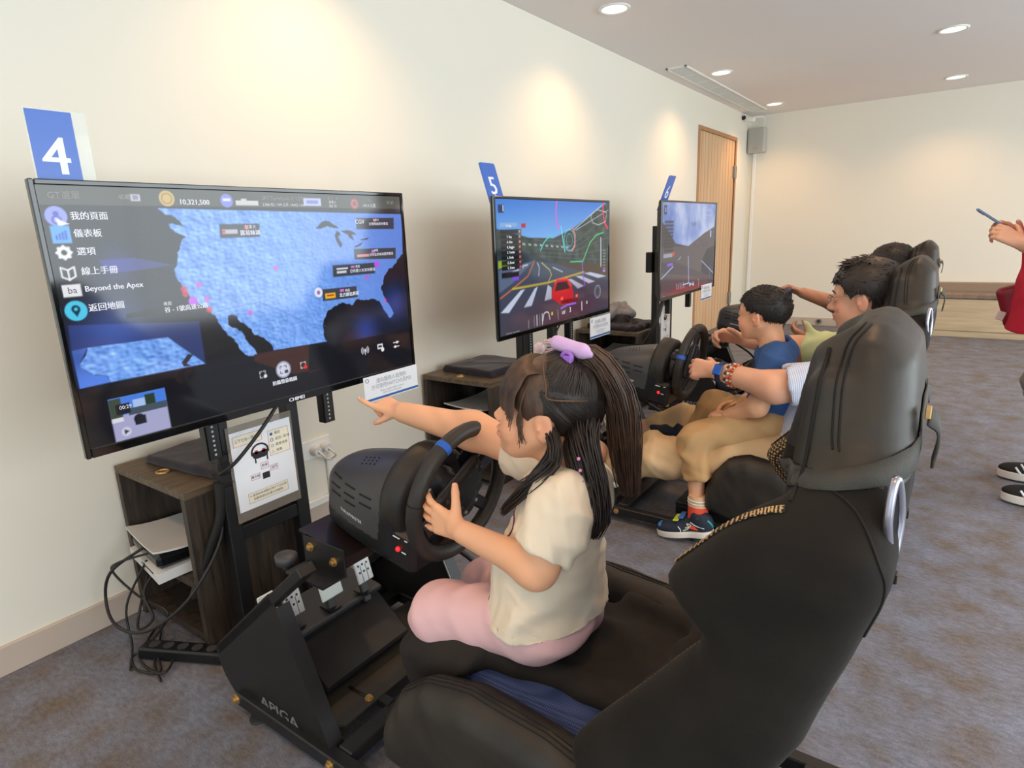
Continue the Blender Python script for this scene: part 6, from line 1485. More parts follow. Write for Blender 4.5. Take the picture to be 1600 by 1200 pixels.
# pointing right arm
B.chain([A_(1.455, 0.985, 0.690), A_(1.245, 0.955, 0.738), A_(1.075, 0.925, 0.762)], [0.043, 0.037, 0.0235], 0.03)
rf = unit(A_(-0.93, -0.05, 0.20)); L = 0.118
tR, thR = hand(B, (1.068, 0.924, 0.764), rf, (0.1, -0.35, 0.93), (0, -1, 0), L, [(-0.12, -0.02, 0.0), (1.0, 1.25, 0.7), (1.15, 1.3, 0.7), (1.2, 1.3, 0.7)], 0.03, ((0.45, 0.75, -0.55), 0.45))
# left arm, hand on the rim
B.chain([A_(1.575, 0.785, 0.705), A_(1.535, 0.752, 0.606), A_(1.39, 0.744, 0.634)], [0.039, 0.031, 0.0205], 0.03)
tL, thL = hand(B, (1.378, 0.744, 0.636), (-0.97, 0.18, 0.02), (0.08, -0.98, 0.15), (0.2, 0, 1), 0.130, [(0.15, 0.25, 0.2), (0.12, 0.25, 0.2), (0.12, 0.22, 0.2), (0.10, 0.2, 0.2)], 0.13, ((0.85, 0.45, -0.25), 0.15))
# legs inside the trousers
for s_, hp, kn, an in ((-1, (1.50, 0.81, 0.44), (1.275, 0.792, 0.405), (1.232, 0.815, 0.20)), (1, (1.50, 0.93, 0.44), (1.255, 0.965, 0.37), (1.19, 0.96, 0.18))):
    B.chain([A_(*hp), A_(*kn), A_(*an)], [0.052, 0.042, 0.030])
    B.cap(A_(*an) + (0, 0, -0.03), A_(*an) + (-0.05, 0, -0.10), 0.026, 0.020)
SK = (238, 180, 140)
bod = B.build('body', mSKIN, girl, paint=skin_paint(SK, H.paint(SK) + [(t[0], (0.012, 0), (224, 140, 120), 0.4) for t in tR + tL + [thR, thL]]), relax=1)
H.eyes(girl, closed=0.25, lash=False)
m_ = MB(); nails(m_, [tR[0]], A_(0.1, -0.35, 0.93), 0.0058); nails(m_, tL, A_(0.1, -0.98, 0.15), 0.0056); nails(m_, [thL], A_(0, -0.8, 0.5), 0.006)
m_.build('fingernails', mNAIL, bod)
# T-shirt
mSHIRT = M('cream_cotton', (236, 222, 198), 0.9, bump=0.06, bscale=500)
T_ = Body(0.0036); T_.K = 0.035
sd = A_(0.15, 1, 0)
ecap(T_, (1.528, 0.875, 0.685), (1.485, 0.87, 0.56), (0.095, 0.068), (0.104, 0.084), sd)
ecap(T_, (1.485, 0.87, 0.56), (1.484, 0.868, 0.390), (0.106, 0.080), (0.152, 0.106), sd, flat=True)
T_.cap((1.55, 0.80, 0.72), (1.50, 0.955, 0.70), 0.042, 0.042)
T_.cap((1.575, 0.79, 0.715), (1.572, 0.785, 0.69), 0.044, 0.046)
ecap(T_, (1.572, 0.79, 0.705), (1.548, 0.750, 0.640), (0.043, 0.046), (0.047, 0.053), (1, 0, 0), flat=True)
ecap(T_, (1.475, 0.97, 0.69), (1.335, 0.975, 0.708), (0.048, 0.052), (0.050, 0.054), (0, 0, 1), flat=True)
ecap(T_, (1.553, 0.758, 0.653), (1.538, 0.733, 0.613), (0.038, 0.044), (0.041, 0.047), (1, 0, 0), 0.002, 'sub', True)
ecap(T_, (1.36, 0.975, 0.705), (1.31, 0.975, 0.712), (0.041, 0.045), (0.042, 0.046), (0, 0, 1), 0.002, 'sub', True)
T_.cap((1.50, 0.868, 0.775), (1.540, 0.882, 0.735), 0.052, 0.052, 0.01, 'sub')
ecap(T_, (1.484, 0.868, 0.465), (1.484, 0.868, 0.38), (0.128, 0.080), (0.130, 0.081), sd, 0.002, 'sub', True)
T_.half((1.50, 0.87, 0.458), (-0.04, 0.06, -1))
fo = folds(0.011, 11, 60, (1, 1, 0.7)); fo2 = folds(0.003, 3, 150)
sh = T_.build('t_shirt', mSHIRT, girl, disp=lambda V: fo(V) * np.clip(1.2 - np.abs(V[:, 2] - 0.52) * 3, 0.5, 1) + fo2(V), relax=2)
TB = bvh(sh)
def on_shirt(y, z, x=1.2, d=(1, 0, 0), off=0.0012): return onto((x, y, z), d, off)[0]
MB().tube([p for p in [onto((1.50, 0.868, 0.755) + A_(math.cos(a), math.sin(a), 0) * 0.12 + A_(0.0, 0, 0), (-math.cos(a), -math.sin(a), -0.45), 0.000)[0] for a in np.linspace(0, 2 * PI, 30, endpoint=False)] if p is not None], 0.004, 6, closed=True).build('collar_band', mSHIRT, sh)
# printed drawing on the chest: plain abstract ribbons and a heart
mPLUM = M('plum_print', (118, 58, 84), 0.8); mPINKP = M('pink_print', (228, 160, 214), 0.8)
pr = MB()
def chest(pts, r=0.0013):
    P = [on_shirt(0.775 + p[0] * 0.14, 0.655 - p[1] * 0.19) for p in pts]; P = [p for p in P if p is not None]
    if len(P) > 1: pr.tube(P, r, 5)
for k in ([(0.05, 0.05), (0.35, 0.0), (0.5, 0.22), (0.25, 0.30), (0.05, 0.05)], [(0.1, 0.42), (0.35, 0.36), (0.45, 0.42), (0.50, 0.70), (0.32, 0.72), (0.28, 0.50), (0.1, 0.42)], [(0.05, 0.86), (0.3, 0.80), (0.5, 0.9), (0.55, 1.02)], [(0.55, 0.5), (0.8, 0.46), (0.85, 0.75), (0.6, 0.8), (0.55, 0.5)], [(0.25, 0.30), (0.30, 0.38)], [(0.05, 0.86), (0.02, 1.0), (0.18, 1.02)]): chest(smooth_path([(*p, 0) for p in k], 5))
pr.m(1)
for (cx, cy, s_) in ((0.18, 0.34, 0.05), (0.36, 0.60, 0.055), (0.68, 0.62, 0.05)):
    C0 = on_shirt(0.775 + cx * 0.14, 0.655 - cy * 0.19)
    ring = [on_shirt(0.775 + (cx + s_ * 2.2 * math.cos(a) * (1 - 0.3 * math.sin(a))) * 0.14, 0.655 - (cy + s_ * 1.8 * math.sin(a)) * 0.19) for a in np.linspace(0, 2 * PI, 14, endpoint=False)]
    if C0 is not None and all(p is not None for p in ring): pr.add([C0] + ring, [(0, 1 + i, 1 + (i + 1) % 14) for i in range(14)])
pr.build('shirt_print', [mPLUM, mPINKP], sh)
# trousers
mPINK = M('pink_jersey', (232, 190, 192), 0.9, bump=0.05, bscale=400)
P_ = Body(0.0045); P_.K = 0.04
P_.ell((1.484, 0.868, 0.442), (0.083, 0.104, 0.068))
ecap(P_, (1.49, 0.816, 0.442), (1.275, 0.790, 0.408), (0.058, 0.066), (0.055, 0.052), (0, 1, 0)); ecap(P_, (1.49, 0.935, 0.438), (1.255, 0.965, 0.370), (0.070, 0.066), (0.053, 0.050), (0, 1, 0))
P_.cap((1.275, 0.790, 0.408), (1.235, 0.815, 0.20), 0.054, 0.046); P_.cap((1.255, 0.965, 0.37), (1.195, 0.96, 0.18), 0.051, 0.046)
P_.box((1.53, 0.87, 0.566), (0.10, 0.2, 0.095), rot((0, 1, 0), -0.1).T, 0.02, 0.02, 'sub'); fo = folds(0.009, 21, 65); P_.build('trousers', mPINK, girl, disp=lambda V: fo(V) * np.clip((1.66 - V[:, 0]) * 6, 0.3, 1), relax=2)
# hair
h = H.h; hr = MB()
B = Body(0.004); B.ell(H.P(-0.05, 0, 0.135), np.array((0.435, 0.355, 0.37)) * h + 0.0045, H.R, 0)
def cut(X, Y, Z):
    x = [X - H.c[0], Y - H.c[1], Z - H.c[2]]; a, r, b = [(H.R[i][0] * x[0] + H.R[i][1] * x[1] + H.R[i][2] * x[2]) / h for i in range(3)]
    line = np.where(a > 0.05, -0.06 + 0.16 * np.clip((a - 0.12) / 0.22, 0, 1), -0.30 + 0.28 * np.clip((a + 0.30) / 0.35, 0, 1)); ear = 0.12 - np.sqrt((a + 0.02) ** 2 + (b + 0.07) ** 2)
    return -np.maximum(line - b, np.where(np.abs(r) > 0.25, ear, -1)) * h * 0.8
B.fn(cut, H.c - 0.7 * h, H.c + 0.7 * h, 0.002, 'sub')
V, F = B.geo(); fc = H.loc(V[F].mean(1)); FRONT_ = fc[:, 0] > 0.0 + 0.06 * (fc[:, 2] - 0.3); hr.add(V, F[~FRONT_].tolist(), True); VF_ = (V, F[FRONT_].tolist())
TIE = unit((-0.22, 0.0, 0.97)); NAPE = unit((-0.80, 0.05, -0.45))
for sg in (-1, 1):
    skull_locks(hr, H, [(0.22, sg * 0.10, 0.97), (0.15, sg * 0.6, 0.78), (0.02, sg * 0.88, 0.42)], TIE, 260, 0.0013, 0.045, 3 + sg)
    skull_locks(hr, H, [(0.02, sg * 0.9, 0.40), (-0.35, sg * 0.82, 0.40), (-0.8, sg * 0.5, 0.36)], TIE, 240, 0.0013, 0.045, 7 + sg)
    skull_locks(hr, H, [(-0.05, sg * 0.95, 0.25), (-0.5, sg * 0.8, 0.22), (-0.92, sg * 0.25, 0.20)], NAPE, 300, 0.0013, 0.04, 11 + sg)
    skull_locks(hr, H, [(0.16, sg * 0.92, 0.30), (0.05, sg * 0.97, 0.10)], (-0.55, sg * 0.75, -0.42), 60, 0.002, 0.05, 15 + sg)
hr.build('hair', mHAIRG, girl)
fr_ = MB(); fr_.add(*VF_, True)
for sg in (-1, 1):                                        # fringe falling over the forehead, longer at the temples
    rs = np.random.RandomState(40 + sg)
    for i in range(460):
        t = rs.uniform(0, 1); r1 = sg * 0.335 * t; tip = 0.03 + 0.04 * rs.uniform(-1, 1) - 0.16 * max(0, t - 0.75) / 0.25 * rs.uniform(0.2, 1)
        a0 = 0.10 - 0.08 * t; af = math.sqrt(max(0.0, 1 - (r1 / 0.385) ** 2))
        Q = [H.P(a0, r1 * 0.75, 0.50 - 0.10 * t), H.P(0.10 + 0.16 * af, r1 * 0.9, 0.465 - 0.10 * t), H.P(0.06 + 0.33 * af, r1, 0.33 - 0.08 * t), H.P(0.05 + 0.395 * af, r1 * 1.06, 0.16), H.P(0.03 + 0.40 * af, r1 * 1.10, tip)]
        fr_.tube(Q, [0.0013, 0.0015, 0.0014, 0.0005], 4, 4, caps=False)
    for i in range(14):
        Q = [H.P(0.16, sg * 0.30, 0.30), H.P(0.19, sg * 0.335 + rs.uniform(-.02, .02), 0.10), H.P(0.17 + rs.uniform(-.03, .03), sg * 0.34, -0.08), H.P(0.13 + rs.uniform(-.05, .05), sg * 0.325, -0.20 - rs.uniform(0, .10))]
        fr_.tube(Q, [0.0014, 0.0013, 0.0009, 0.0003], 4, 4, caps=False)
fr_.build('fringe', mHAIRB, girl)
pt = MB(); PP = [H.P(-0.13, 0, 0.53), (1.568, 0.905, 0.928), (1.600, 0.925, 0.865), (1.606, 0.935, 0.785), (1.612, 0.935, 0.715), (1.622, 0.93, 0.665)]
bundle(pt, PP, [0.014, 0.022, 0.028, 0.029, 0.024, 0.014], 420, 0.0014, 5, 14, 0.8)
pt.build('ponytail', mHAIRB, girl)
lt = MB(); bundle(lt, [H.P(-0.36, 0.16, -0.05), (1.578, 0.832, 0.79), (1.600, 0.822, 0.74), (1.612, 0.812, 0.69), (1.605, 0.805, 0.645)], [0.036, 0.030, 0.028, 0.026, 0.010], 420, 0.0014, 6, 14, 0.8)
bundle(lt, [H.P(-0.10, 0.33, -0.08), (1.545, 0.795, 0.79), (1.508, 0.780, 0.735), (1.455, 0.785, 0.680), (1.430, 0.80, 0.650)], [0.014, 0.014, 0.012, 0.009, 0.003], 110, 0.0011, 8, 12, 0.8)
bundle(lt, [H.P(-0.14, 0.33, -0.10), (1.555, 0.785, 0.785), (1.53, 0.755, 0.755), (1.49, 0.755, 0.725)], [0.010, 0.012, 0.014, 0.016], 16, 0.0012, 9, 12)
lt.build('loose_hair', mHAIRG, girl)
mPART = M('parting_scalp', (104, 76, 58), 0.7)
MB().tube([H.P(0.10, 0.12, 0.52), H.P(0.06, 0.26, 0.42), H.P(0.0, 0.355, 0.30), H.P(-0.03, 0.385, 0.22), H.P(-0.20, 0.375, 0.235), H.P(-0.36, 0.29, 0.25)], [0.0006, 0.0012, 0.0012, 0.0014, 0.0018, 0.0006], 6, 5).build('hair_parting', mPART, girl)
mLILAC = M('lilac_plush', (216, 180, 226), 0.8, sheen=0.3); mVIOL = M('violet_clip', (160, 110, 206), 0.35); mGAUZE = M('pale_pink_gauze', (238, 214, 220), 0.6, alpha=0.6)
ck = Body(0.0025); ck.K = 0.006; ck.cap((1.505, 0.882, 0.957), (1.552, 0.885, 0.945), 0.0125, 0.0125); ck.cap((1.552, 0.885, 0.945), (1.566, 0.886, 0.940), 0.012, 0.006)
clip = ck.build('hair_clip', mLILAC, girl)
g = MB(); bundle(g, [(1.50, 0.90, 0.950), (1.47, 0.915, 0.944), (1.445, 0.925, 0.938)], [0.006, 0.013, 0.010], 30, 0.0022, 12, 6); g.ball((1.44, 0.925, 0.936), 0.010); g.build('gauze_bow', mGAUZE, clip)
MB().tube([A_(1.533, 0.866, 0.936) + A_(math.cos(a), 0, math.sin(a)) * 0.009 for a in np.linspace(0, 2 * PI, 16, endpoint=False)], 0.004, 6, closed=True).box((1.535, 0.864, 0.930), (0.008, 0.004, 0.010), None, 0.002).build('clip_ring', mVIOL, clip)
bd = MB()
for k in range(5): bd.ball((1.590 + 0.004 * k, 0.800 - 0.002 * k, 0.79 - 0.018 * k), 0.0032, 8)
bd.build('hair_beads', M('bead_pink', (226, 150, 206), 0.3), girl)
# ------------------------------------------------------------------ man with glasses and boy at the second cockpit
def stripes(name, a, b_, sc, axis):
    mt, t, p = nt(name); p.inputs['Roughness'].default_value = 0.85
    co = t.nodes.new('ShaderNodeTexCoord'); w_ = t.nodes.new('ShaderNodeTexWave'); w_.bands_direction = axis; w_.inputs['Scale'].default_value = sc; w_.inputs['Distortion'].default_value = 0.6; w_.inputs['Detail'].default_value = 0
    t.links.new(co.outputs['Object'], w_.inputs['Vector']); r = t.nodes.new('ShaderNodeValToRGB'); r.color_ramp.elements[0].position = 0.35; r.color_ramp.elements[1].position = 0.65
    r.color_ramp.elements[0].color = (*lin(a), 1); r.color_ramp.elements[1].color = (*lin(b_), 1); t.links.new(w_.outputs['Fac'], r.inputs['Fac']); t.links.new(r.outputs['Color'], p.inputs['Base Color']); return mt
mSTRIPE = stripes('fine_blue_stripe_shirt', (176, 190, 224), (234, 238, 246), 62, 'X')
mLIME = M('pale_green_cotton', (212, 226, 170), 0.85); mKHAKI = M('khaki_twill', (208, 176, 134), 0.9, bump=0.08, bscale=400); mKHAKI2 = M('tan_twill', (198, 160, 112), 0.9, bump=0.08, bscale=400); mNAVYT = M('blue_cotton', (52, 92, 152), 0.88, bump=0.06, bscale=400)
MD = 1.43
man = thing('person', 'man with glasses and blue striped shirt, steering the second racing wheel', 'person', (1.7, YC + MD, 0.3))
B = Body(0.0040); B.K = 0.03
HM = Head(B, (1.812, 2.335, 0.893), (-0.985, 0.10, -0.06), 0.232, nose=1.1)
B.cap(HM.P(-0.14, 0, -0.18), (1.835, 2.335, 0.705), 0.056, 0.060, 0.03)
B.chain([A_(1.795, 2.335, 0.64), A_(1.70, 2.33, 0.45), A_(1.64, 2.32, 0.37)], [0.085, 0.085, 0.085])
B.chain([A_(1.80, 2.135, 0.655), A_(1.605, 2.080, 0.618), A_(1.400, 2.140, 0.640)], [0.060, 0.048, 0.032], 0.04)
mL, mtL = hand(B, (1.388, 2.143, 0.641), (-0.93, 0.32, -0.06), (0.25, -0.88, 0.42), (-0.2, 0, 1), 0.176, [(0.55, 0.75, 0.5), (0.6, 0.8, 0.5), (0.65, 0.85, 0.5), (0.6, 0.85, 0.5)], 0.05, ((0.5, 0.7, -0.6), 0.3))
B.chain([A_(1.80, 2.525, 0.675), A_(1.575, 2.580, 0.655), A_(1.400, 2.510, 0.690)], [0.058, 0.046, 0.031], 0.04)
mR, mtR = hand(B, (1.388, 2.505, 0.692), (-0.90, -0.30, 0.22), (0.25, 0.80, 0.55), (-0.2, -0.4, 0.9), 0.176, [(0.7, 1.0, 0.7), (0.75, 1.05, 0.7), (0.8, 1.1, 0.7), (0.8, 1.1, 0.7)], 0.04, ((0.75, 0.6, -0.2), 0.25))
for hp, kn, an, toe in (((1.63, 2.21, 0.335), (1.17, 2.175, 0.275), (0.94, 2.20, 0.17), (0.86, 2.20, 0.27)), ((1.63, 2.44, 0.335), (1.17, 2.49, 0.325), (0.93, 2.475, 0.245), (0.85, 2.475, 0.33))):
    B.chain([A_(*hp), A_(*kn), A_(*an)], [0.085, 0.058, 0.040]); B.chain([A_(*an), A_(*an) * 0.4 + A_(*toe) * 0.6, A_(*toe)], [0.042, 0.036, 0.026])
SK2 = (234, 178, 146)
mb = B.build('body', mSKIN, man, paint=skin_paint(SK2, HM.paint(SK2) + [(HM.P(0.30, 0.22, -0.18), (0.008, 0), (120, 80, 60), 0.7)]))
HM.eyes(man)
m_ = MB(); nails(m_, mL, A_(0.25, -0.88, 0.42), 0.008); nails(m_, [mtL, mtR], A_(0, -0.5, 0.6), 0.008); m_.build('fingernails', mNAIL, mb)
S_ = Body(0.0050); S_.K = 0.04
ecap(S_, (1.805, 2.335, 0.65), (1.715, 2.33, 0.50), (0.175, 0.100), (0.165, 0.110), (0, 1, 0)); ecap(S_, (1.715, 2.33, 0.50), (1.635, 2.325, 0.38), (0.165, 0.110), (0.178, 0.112), (0, 1, 0))
S_.cap((1.815, 2.16, 0.672), (1.815, 2.51, 0.682), 0.066, 0.066); S_.cap((1.835, 2.33, 0.69), (1.845, 2.335, 0.745), 0.072, 0.066)
ecap(S_, (1.82, 2.145, 0.665), (1.640, 2.090, 0.628), (0.070, 0.074), (0.070, 0.078), (0, 0, 1), flat=True)
ecap(S_, (1.668, 2.098, 0.634), (1.60, 2.078, 0.620), (0.060, 0.066), (0.062, 0.068), (0, 0, 1), 0.002, 'sub', True)
S_.half((1.84, 2.33, 0.758), (-0.35, 0, 1)); S_.box((1.62, 2.17, 0.335), (0.035, 0.012, 0.045), rot((0, 1, 0), 0.4), 0.006, 0.02)
fo = folds(0.011, 31, 55); shm = S_.build('striped_shirt', mSTRIPE, man, disp=fo, relax=2)
G_ = Body(0.0050); ecap(G_, (1.80, 2.53, 0.678), (1.615, 2.572, 0.660), (0.068, 0.072), (0.068, 0.074), (0, 0, 1), 0.01, flat=True); ecap(G_, (1.64, 2.568, 0.662), (1.58, 2.58, 0.655), (0.057, 0.062), (0.060, 0.064), (0, 0, 1), 0.002, 'sub', True); G_.cap((1.64, 2.545, 0.72), (1.59, 2.55, 0.775), 0.016, 0.004, 0.02)
G_.build('green_sleeve', mLIME, man, disp=folds(0.008, 5, 60))
K_ = Body(0.0055); K_.K = 0.05
K_.ell((1.635, 2.325, 0.345), (0.115, 0.170, 0.095))
ecap(K_, (1.63, 2.21, 0.335), (1.17, 2.178, 0.268), (0.095, 0.095), (0.092, 0.075), (0, 1, 0)); ecap(K_, (1.17, 2.178, 0.268), (0.985, 2.20, 0.19), (0.092, 0.075), (0.085, 0.070), (0, 1, 0), flat=True)
ecap(K_, (1.63, 2.44, 0.335), (1.17, 2.488, 0.325), (0.095, 0.092), (0.078, 0.070), (0, 1, 0)); ecap(K_, (1.17, 2.488, 0.325), (1.02, 2.482, 0.272), (0.072, 0.066), (0.062, 0.058), (0, 1, 0), flat=True)
fo = folds(0.015, 33, 45); K_.build('khaki_trousers', mKHAKI, man, disp=lambda V: fo(V) * np.clip((1.75 - V[:, 0]) * 4, 0.3, 1), relax=2)
mSNK = M('beige_sneaker', (214, 200, 178), 0.8, bump=0.1, bscale=200); mSOLE = M('white_rubber_sole', (234, 230, 220), 0.6)
def shoe(parent, heel, toe, up_, wdt, hgt, mat, sole, name='shoe', vox=0.0035, ankle=None, sole_t=0.014):
    heel, toe = A_(*heel), A_(*toe); d = unit(toe - heel); u = np.array(up_, float); u = unit(u - d * (u @ d)); s = np.cross(u, d); L = np.linalg.norm(toe - heel); Rm = np.stack([d, s, u])
    q = Body(vox); q.K = 0.02
    q.ell(heel + d * L * 0.16 + u * hgt * 0.45, (L * 0.18, wdt * 0.82, hgt * 0.55), Rm); q.ell(heel + d * L * 0.68 + u * hgt * 0.30, (L * 0.34, wdt, hgt * 0.36), Rm); q.cap(heel + d * L * 0.2 + u * hgt * 0.55, heel + d * L * 0.55 + u * hgt * 0.5, wdt * 0.62, wdt * 0.66)
    q.cap(heel + d * L * 0.12 + u * hgt * 0.7, heel + d * L * 0.22 + u * hgt * 0.95, wdt * 0.70, wdt * 0.72)
    q.cap(heel + d * L * 0.19 + u * hgt * 0.9, heel + d * L * 0.20 + u * hgt * 1.5, wdt * 0.52, wdt * 0.56, 0.004, 'sub'); q.half(heel, -u)
    up2 = q.build(name, mat, parent)
    z = Body(vox); z.ell(heel + d * L * 0.17, (L * 0.19, wdt * 0.90, 0.5), Rm, 0.02); z.ell(heel + d * L * 0.66, (L * 0.36, wdt * 1.06, 0.5), Rm, 0.04); z.half(heel + u * sole_t * 0.9, u); z.half(heel - u * sole_t * 0.6, -u)
    z.ops = [(f, np.maximum(lo, np.minimum(heel, toe) - 0.09), np.minimum(hi, np.maximum(heel, toe) + 0.09), k, m) for f, lo, hi, k, m in z.ops[:2]] + z.ops[2:]
    z.build('sole', sole, up2); return up2, (d, s, u, L)
for an, toe in (((0.955, 2.20, 0.15), (0.79, 2.20, 0.295)), ((0.945, 2.475, 0.225), (0.775, 2.475, 0.36))):
    d = unit(A_(*toe) - A_(*an)); up2, _ = shoe(man, A_(*an) + (0.03, 0, -0.055), A_(*toe) + (-0.03, 0, -0.045), (-0.6, 0, 0.8), 0.045, 0.085, mSNK, mSOLE)
    MB().tube([A_(*an) + (-0.025 + 0.012 * math.cos(a), 0.022 * math.sin(a), 0.045 + 0.012 * math.cos(a)) for a in np.linspace(0, 2 * PI, 14, endpoint=False)], 0.003, 6, closed=True).build('shoe_loop', mSOLE, up2)
def man_fringe(Hd, n, ln=0.16):
    def g(m_, rs):
        for i in range(n):
            a, r, b = rs.uniform(-0.1, 0.34), rs.uniform(-0.32, 0.32), 0.45
            v = unit((a, r * 0.9, 0.42)); p = Hd.P(*(A_(-0.045, 0, 0.13) + v * A_(0.455, 0.375, 0.39))); dr = unit(Hd.f * rs.uniform(0.2, 0.7) + Hd.u * rs.uniform(0.1, 0.5) + Hd.l * rs.normal(0, 0.4)); e = ln * Hd.h * rs.uniform(0.5, 1)
            m_.tube([p, p + dr * e * 0.5, p + (dr - Hd.u * 0.25) * e], [0.0022, 0.0018, 0.0004], 4, caps=False)
    return g
short_hair(HM, 'hair', mHAIRG, man, front=0.22, side=0.02, back=-0.34, thick=0.05, spike=0.075, n=1800, seed=3, up=0.12, comb=(-0.9, 0.0, 0.1), fringe=man_fringe(HM, 260, 0.2))
gl = MB(); h = HM.h
for q in (-1, 1):
    gl.tube([HM.P(0.43, q * 0.155 + 0.085 * math.cos(a), -0.01 + 0.062 * math.sin(a)) for a in np.linspace(0, 2 * PI, 20, endpoint=False)], 0.0012, 6, closed=True)
    gl.tube([HM.P(0.425, q * 0.245, 0.02), HM.P(0.30, q * 0.335, 0.03), HM.P(0.0, q * 0.375, 0.045), HM.P(-0.06, q * 0.37, 0.0)], 0.0012, 6, 4)
gl.tube([HM.P(0.43, -0.07, 0.005), HM.P(0.45, 0, 0.02), HM.P(0.43, 0.07, 0.005)], 0.0012, 6, 4)
gls = gl.build('glasses', mGREYMET, man)
ln = MB()
for q in (-1, 1): ln.prism([(0.083 * math.cos(a), 0.060 * math.sin(a)) for a in np.linspace(0, 2 * PI, 20, endpoint=False)], HM.P(0.43, q * 0.155, -0.01), HM.l * h, HM.u * h, HM.f * 0.0008)
ln.build('lens', M('clear_lens', (240, 244, 248), 0.02, alpha=0.10), gls)
# watch and bracelets on the near wrist
wd = unit(A_(1.605, 2.080, 0.618) - A_(1.400, 2.140, 0.640)); wc = A_(1.418, 2.135, 0.638); u_, v_, _ = frame(wd)
def loop(c, r, n=40): return [c + u_ * r * math.cos(a) + v_ * r * math.sin(a) for a in np.linspace(0, 2 * PI, n, endpoint=False)]
wt = MB().ribbon(loop(wc, 0.0345) + loop(wc, 0.0345)[:1], [p - wc for p in loop(wc, 0.0345) + loop(wc, 0.0345)[:1]], 0.020, 0.0025).build('watch_strap', M('navy_rubber', (40, 52, 88), 0.5), man)
wn = unit((0.15, -0.93, 0.33)); wn = unit(wn - wd * (wn @ wd)); wx = np.cross(wn, wd)
MB().box(wc + wn * 0.0385, (0.017, 0.020, 0.005), np.stack([wd, wx, wn], 1), 0.005).build('watch_case', M('dark_metal_case', (60, 64, 74), 0.3, metal=0.6), wt)
MB().box(wc + wn * 0.0438, (0.014, 0.017, 0.0006), np.stack([wd, wx, wn], 1)).build('watch_face', M('blue_watch_face', (34, 84, 170), 0.15, emit=(34, 84, 170), estr=0.25), wt)
for k, (off, mats) in enumerate(((0.030, (mSILVER, M('bead_brown', (84, 56, 40), 0.3))), (0.042, (M('bead_coral', (222, 92, 74), 0.35), M('bead_cream', (236, 214, 190), 0.35))), (0.053, (M('bead_red', (190, 60, 52), 0.35), mBRASS)))):
    c = wc + wd * off; b_ = MB()
    for i, p in enumerate(loop(c, 0.0375 + 0.001 * k, 20)): b_.m(i % 2).ball(p, 0.0058, 8)
    b_.build('bead_bracelet', list(mats), man)

# boy
boy = thing('person', 'small boy in a blue T-shirt sitting on the lap of the man', 'person', (1.5, 2.3, 0.4))
B = Body(0.0034); B.K = 0.02
HB = Head(B, (1.502, 2.300, 0.826), (-0.975, 0.20, 0.04), 0.196, kid=True, nose=0.8)
B.cap(HB.P(-0.12, 0, -0.18), (1.545, 2.30, 0.69), 0.042, 0.046, 0.02)
B.chain([A_(1.55, 2.30, 0.66), A_(1.555, 2.29, 0.50), A_(1.56, 2.28, 0.45)], [0.06, 0.066, 0.07])
B.chain([A_(1.575, 2.195, 0.665), A_(1.535, 2.150, 0.525), A_(1.430, 2.19, 0.470)], [0.040, 0.033, 0.022], 0.03)
bL, btL = hand(B, (1.42, 2.195, 0.466), (-0.85, 0.45, -0.15), (0.05, -0.35, 0.9), (0, 1, 0.2), 0.115, [(0.3, 0.5, 0.3)] * 4, 0.04, ((0.7, 0.6, -0.1), 0.3))
B.chain([A_(1.565, 2.405, 0.665), A_(1.52, 2.455, 0.53), A_(1.43, 2.40, 0.475)], [0.040, 0.033, 0.022], 0.03)
bR, btR = hand(B, (1.42, 2.395, 0.471), (-0.85, -0.45, -0.15), (0.05, 0.35, 0.9), (0, -1, 0.2), 0.115, [(0.3, 0.5, 0.3)] * 4, 0.04, ((0.7, 0.6, -0.1), 0.3))
for hp, kn, an in (((1.57, 2.235, 0.435), (1.315, 2.145, 0.375), (1.362, 2.09, 0.14)), ((1.57, 2.37, 0.435), (1.31, 2.41, 0.425), (1.22, 2.42, 0.30))): B.chain([A_(*hp), A_(*kn), A_(*an)], [0.06, 0.040, 0.027])
B.cap((1.362, 2.09, 0.14), (1.365, 2.08, 0.08), 0.027, 0.028); B.cap((1.22, 2.42, 0.30), (1.14, 2.42, 0.27), 0.027, 0.024)
B.build('body', mSKIN, boy, paint=skin_paint(SK, HB.paint(SK)))
HB.eyes(boy)
short_hair(HB, 'hair', mHAIRM, boy, front=0.20, side=0.08, back=-0.12, thick=0.022, spike=0.060, n=2200, seed=5, vox=0.0035, up=0.25, comb=(0.7, 0.0, -0.1))
T_ = Body(0.0042); T_.K = 0.035
ecap(T_, (1.555, 2.30, 0.665), (1.560, 2.295, 0.53), (0.088, 0.066), (0.100, 0.082), (0, 1, 0)); ecap(T_, (1.560, 2.295, 0.53), (1.555, 2.29, 0.43), (0.100, 0.082), (0.112, 0.094), (0, 1, 0), flat=True)
T_.cap((1.572, 2.215, 0.690), (1.560, 2.39, 0.690), 0.038, 0.038); T_.cap((1.55, 2.30, 0.70), (1.55, 2.30, 0.715), 0.05, 0.048)
ecap(T_, (1.578, 2.20, 0.685), (1.540, 2.160, 0.560), (0.044, 0.048), (0.050, 0.056), (1, 0, 0), flat=True); ecap(T_, (1.548, 2.168, 0.585), (1.532, 2.152, 0.530), (0.040, 0.046), (0.043, 0.049), (1, 0, 0), 0.002, 'sub', True)
ecap(T_, (1.568, 2.40, 0.685), (1.528, 2.445, 0.560), (0.044, 0.048), (0.050, 0.056), (1, 0, 0), flat=True)
T_.cap((1.535, 2.30, 0.765), (1.548, 2.30, 0.715), 0.050, 0.050, 0.008, 'sub')
tb = T_.build('t_shirt', mNAVYT, boy, disp=folds(0.010, 41, 70), relax=2)
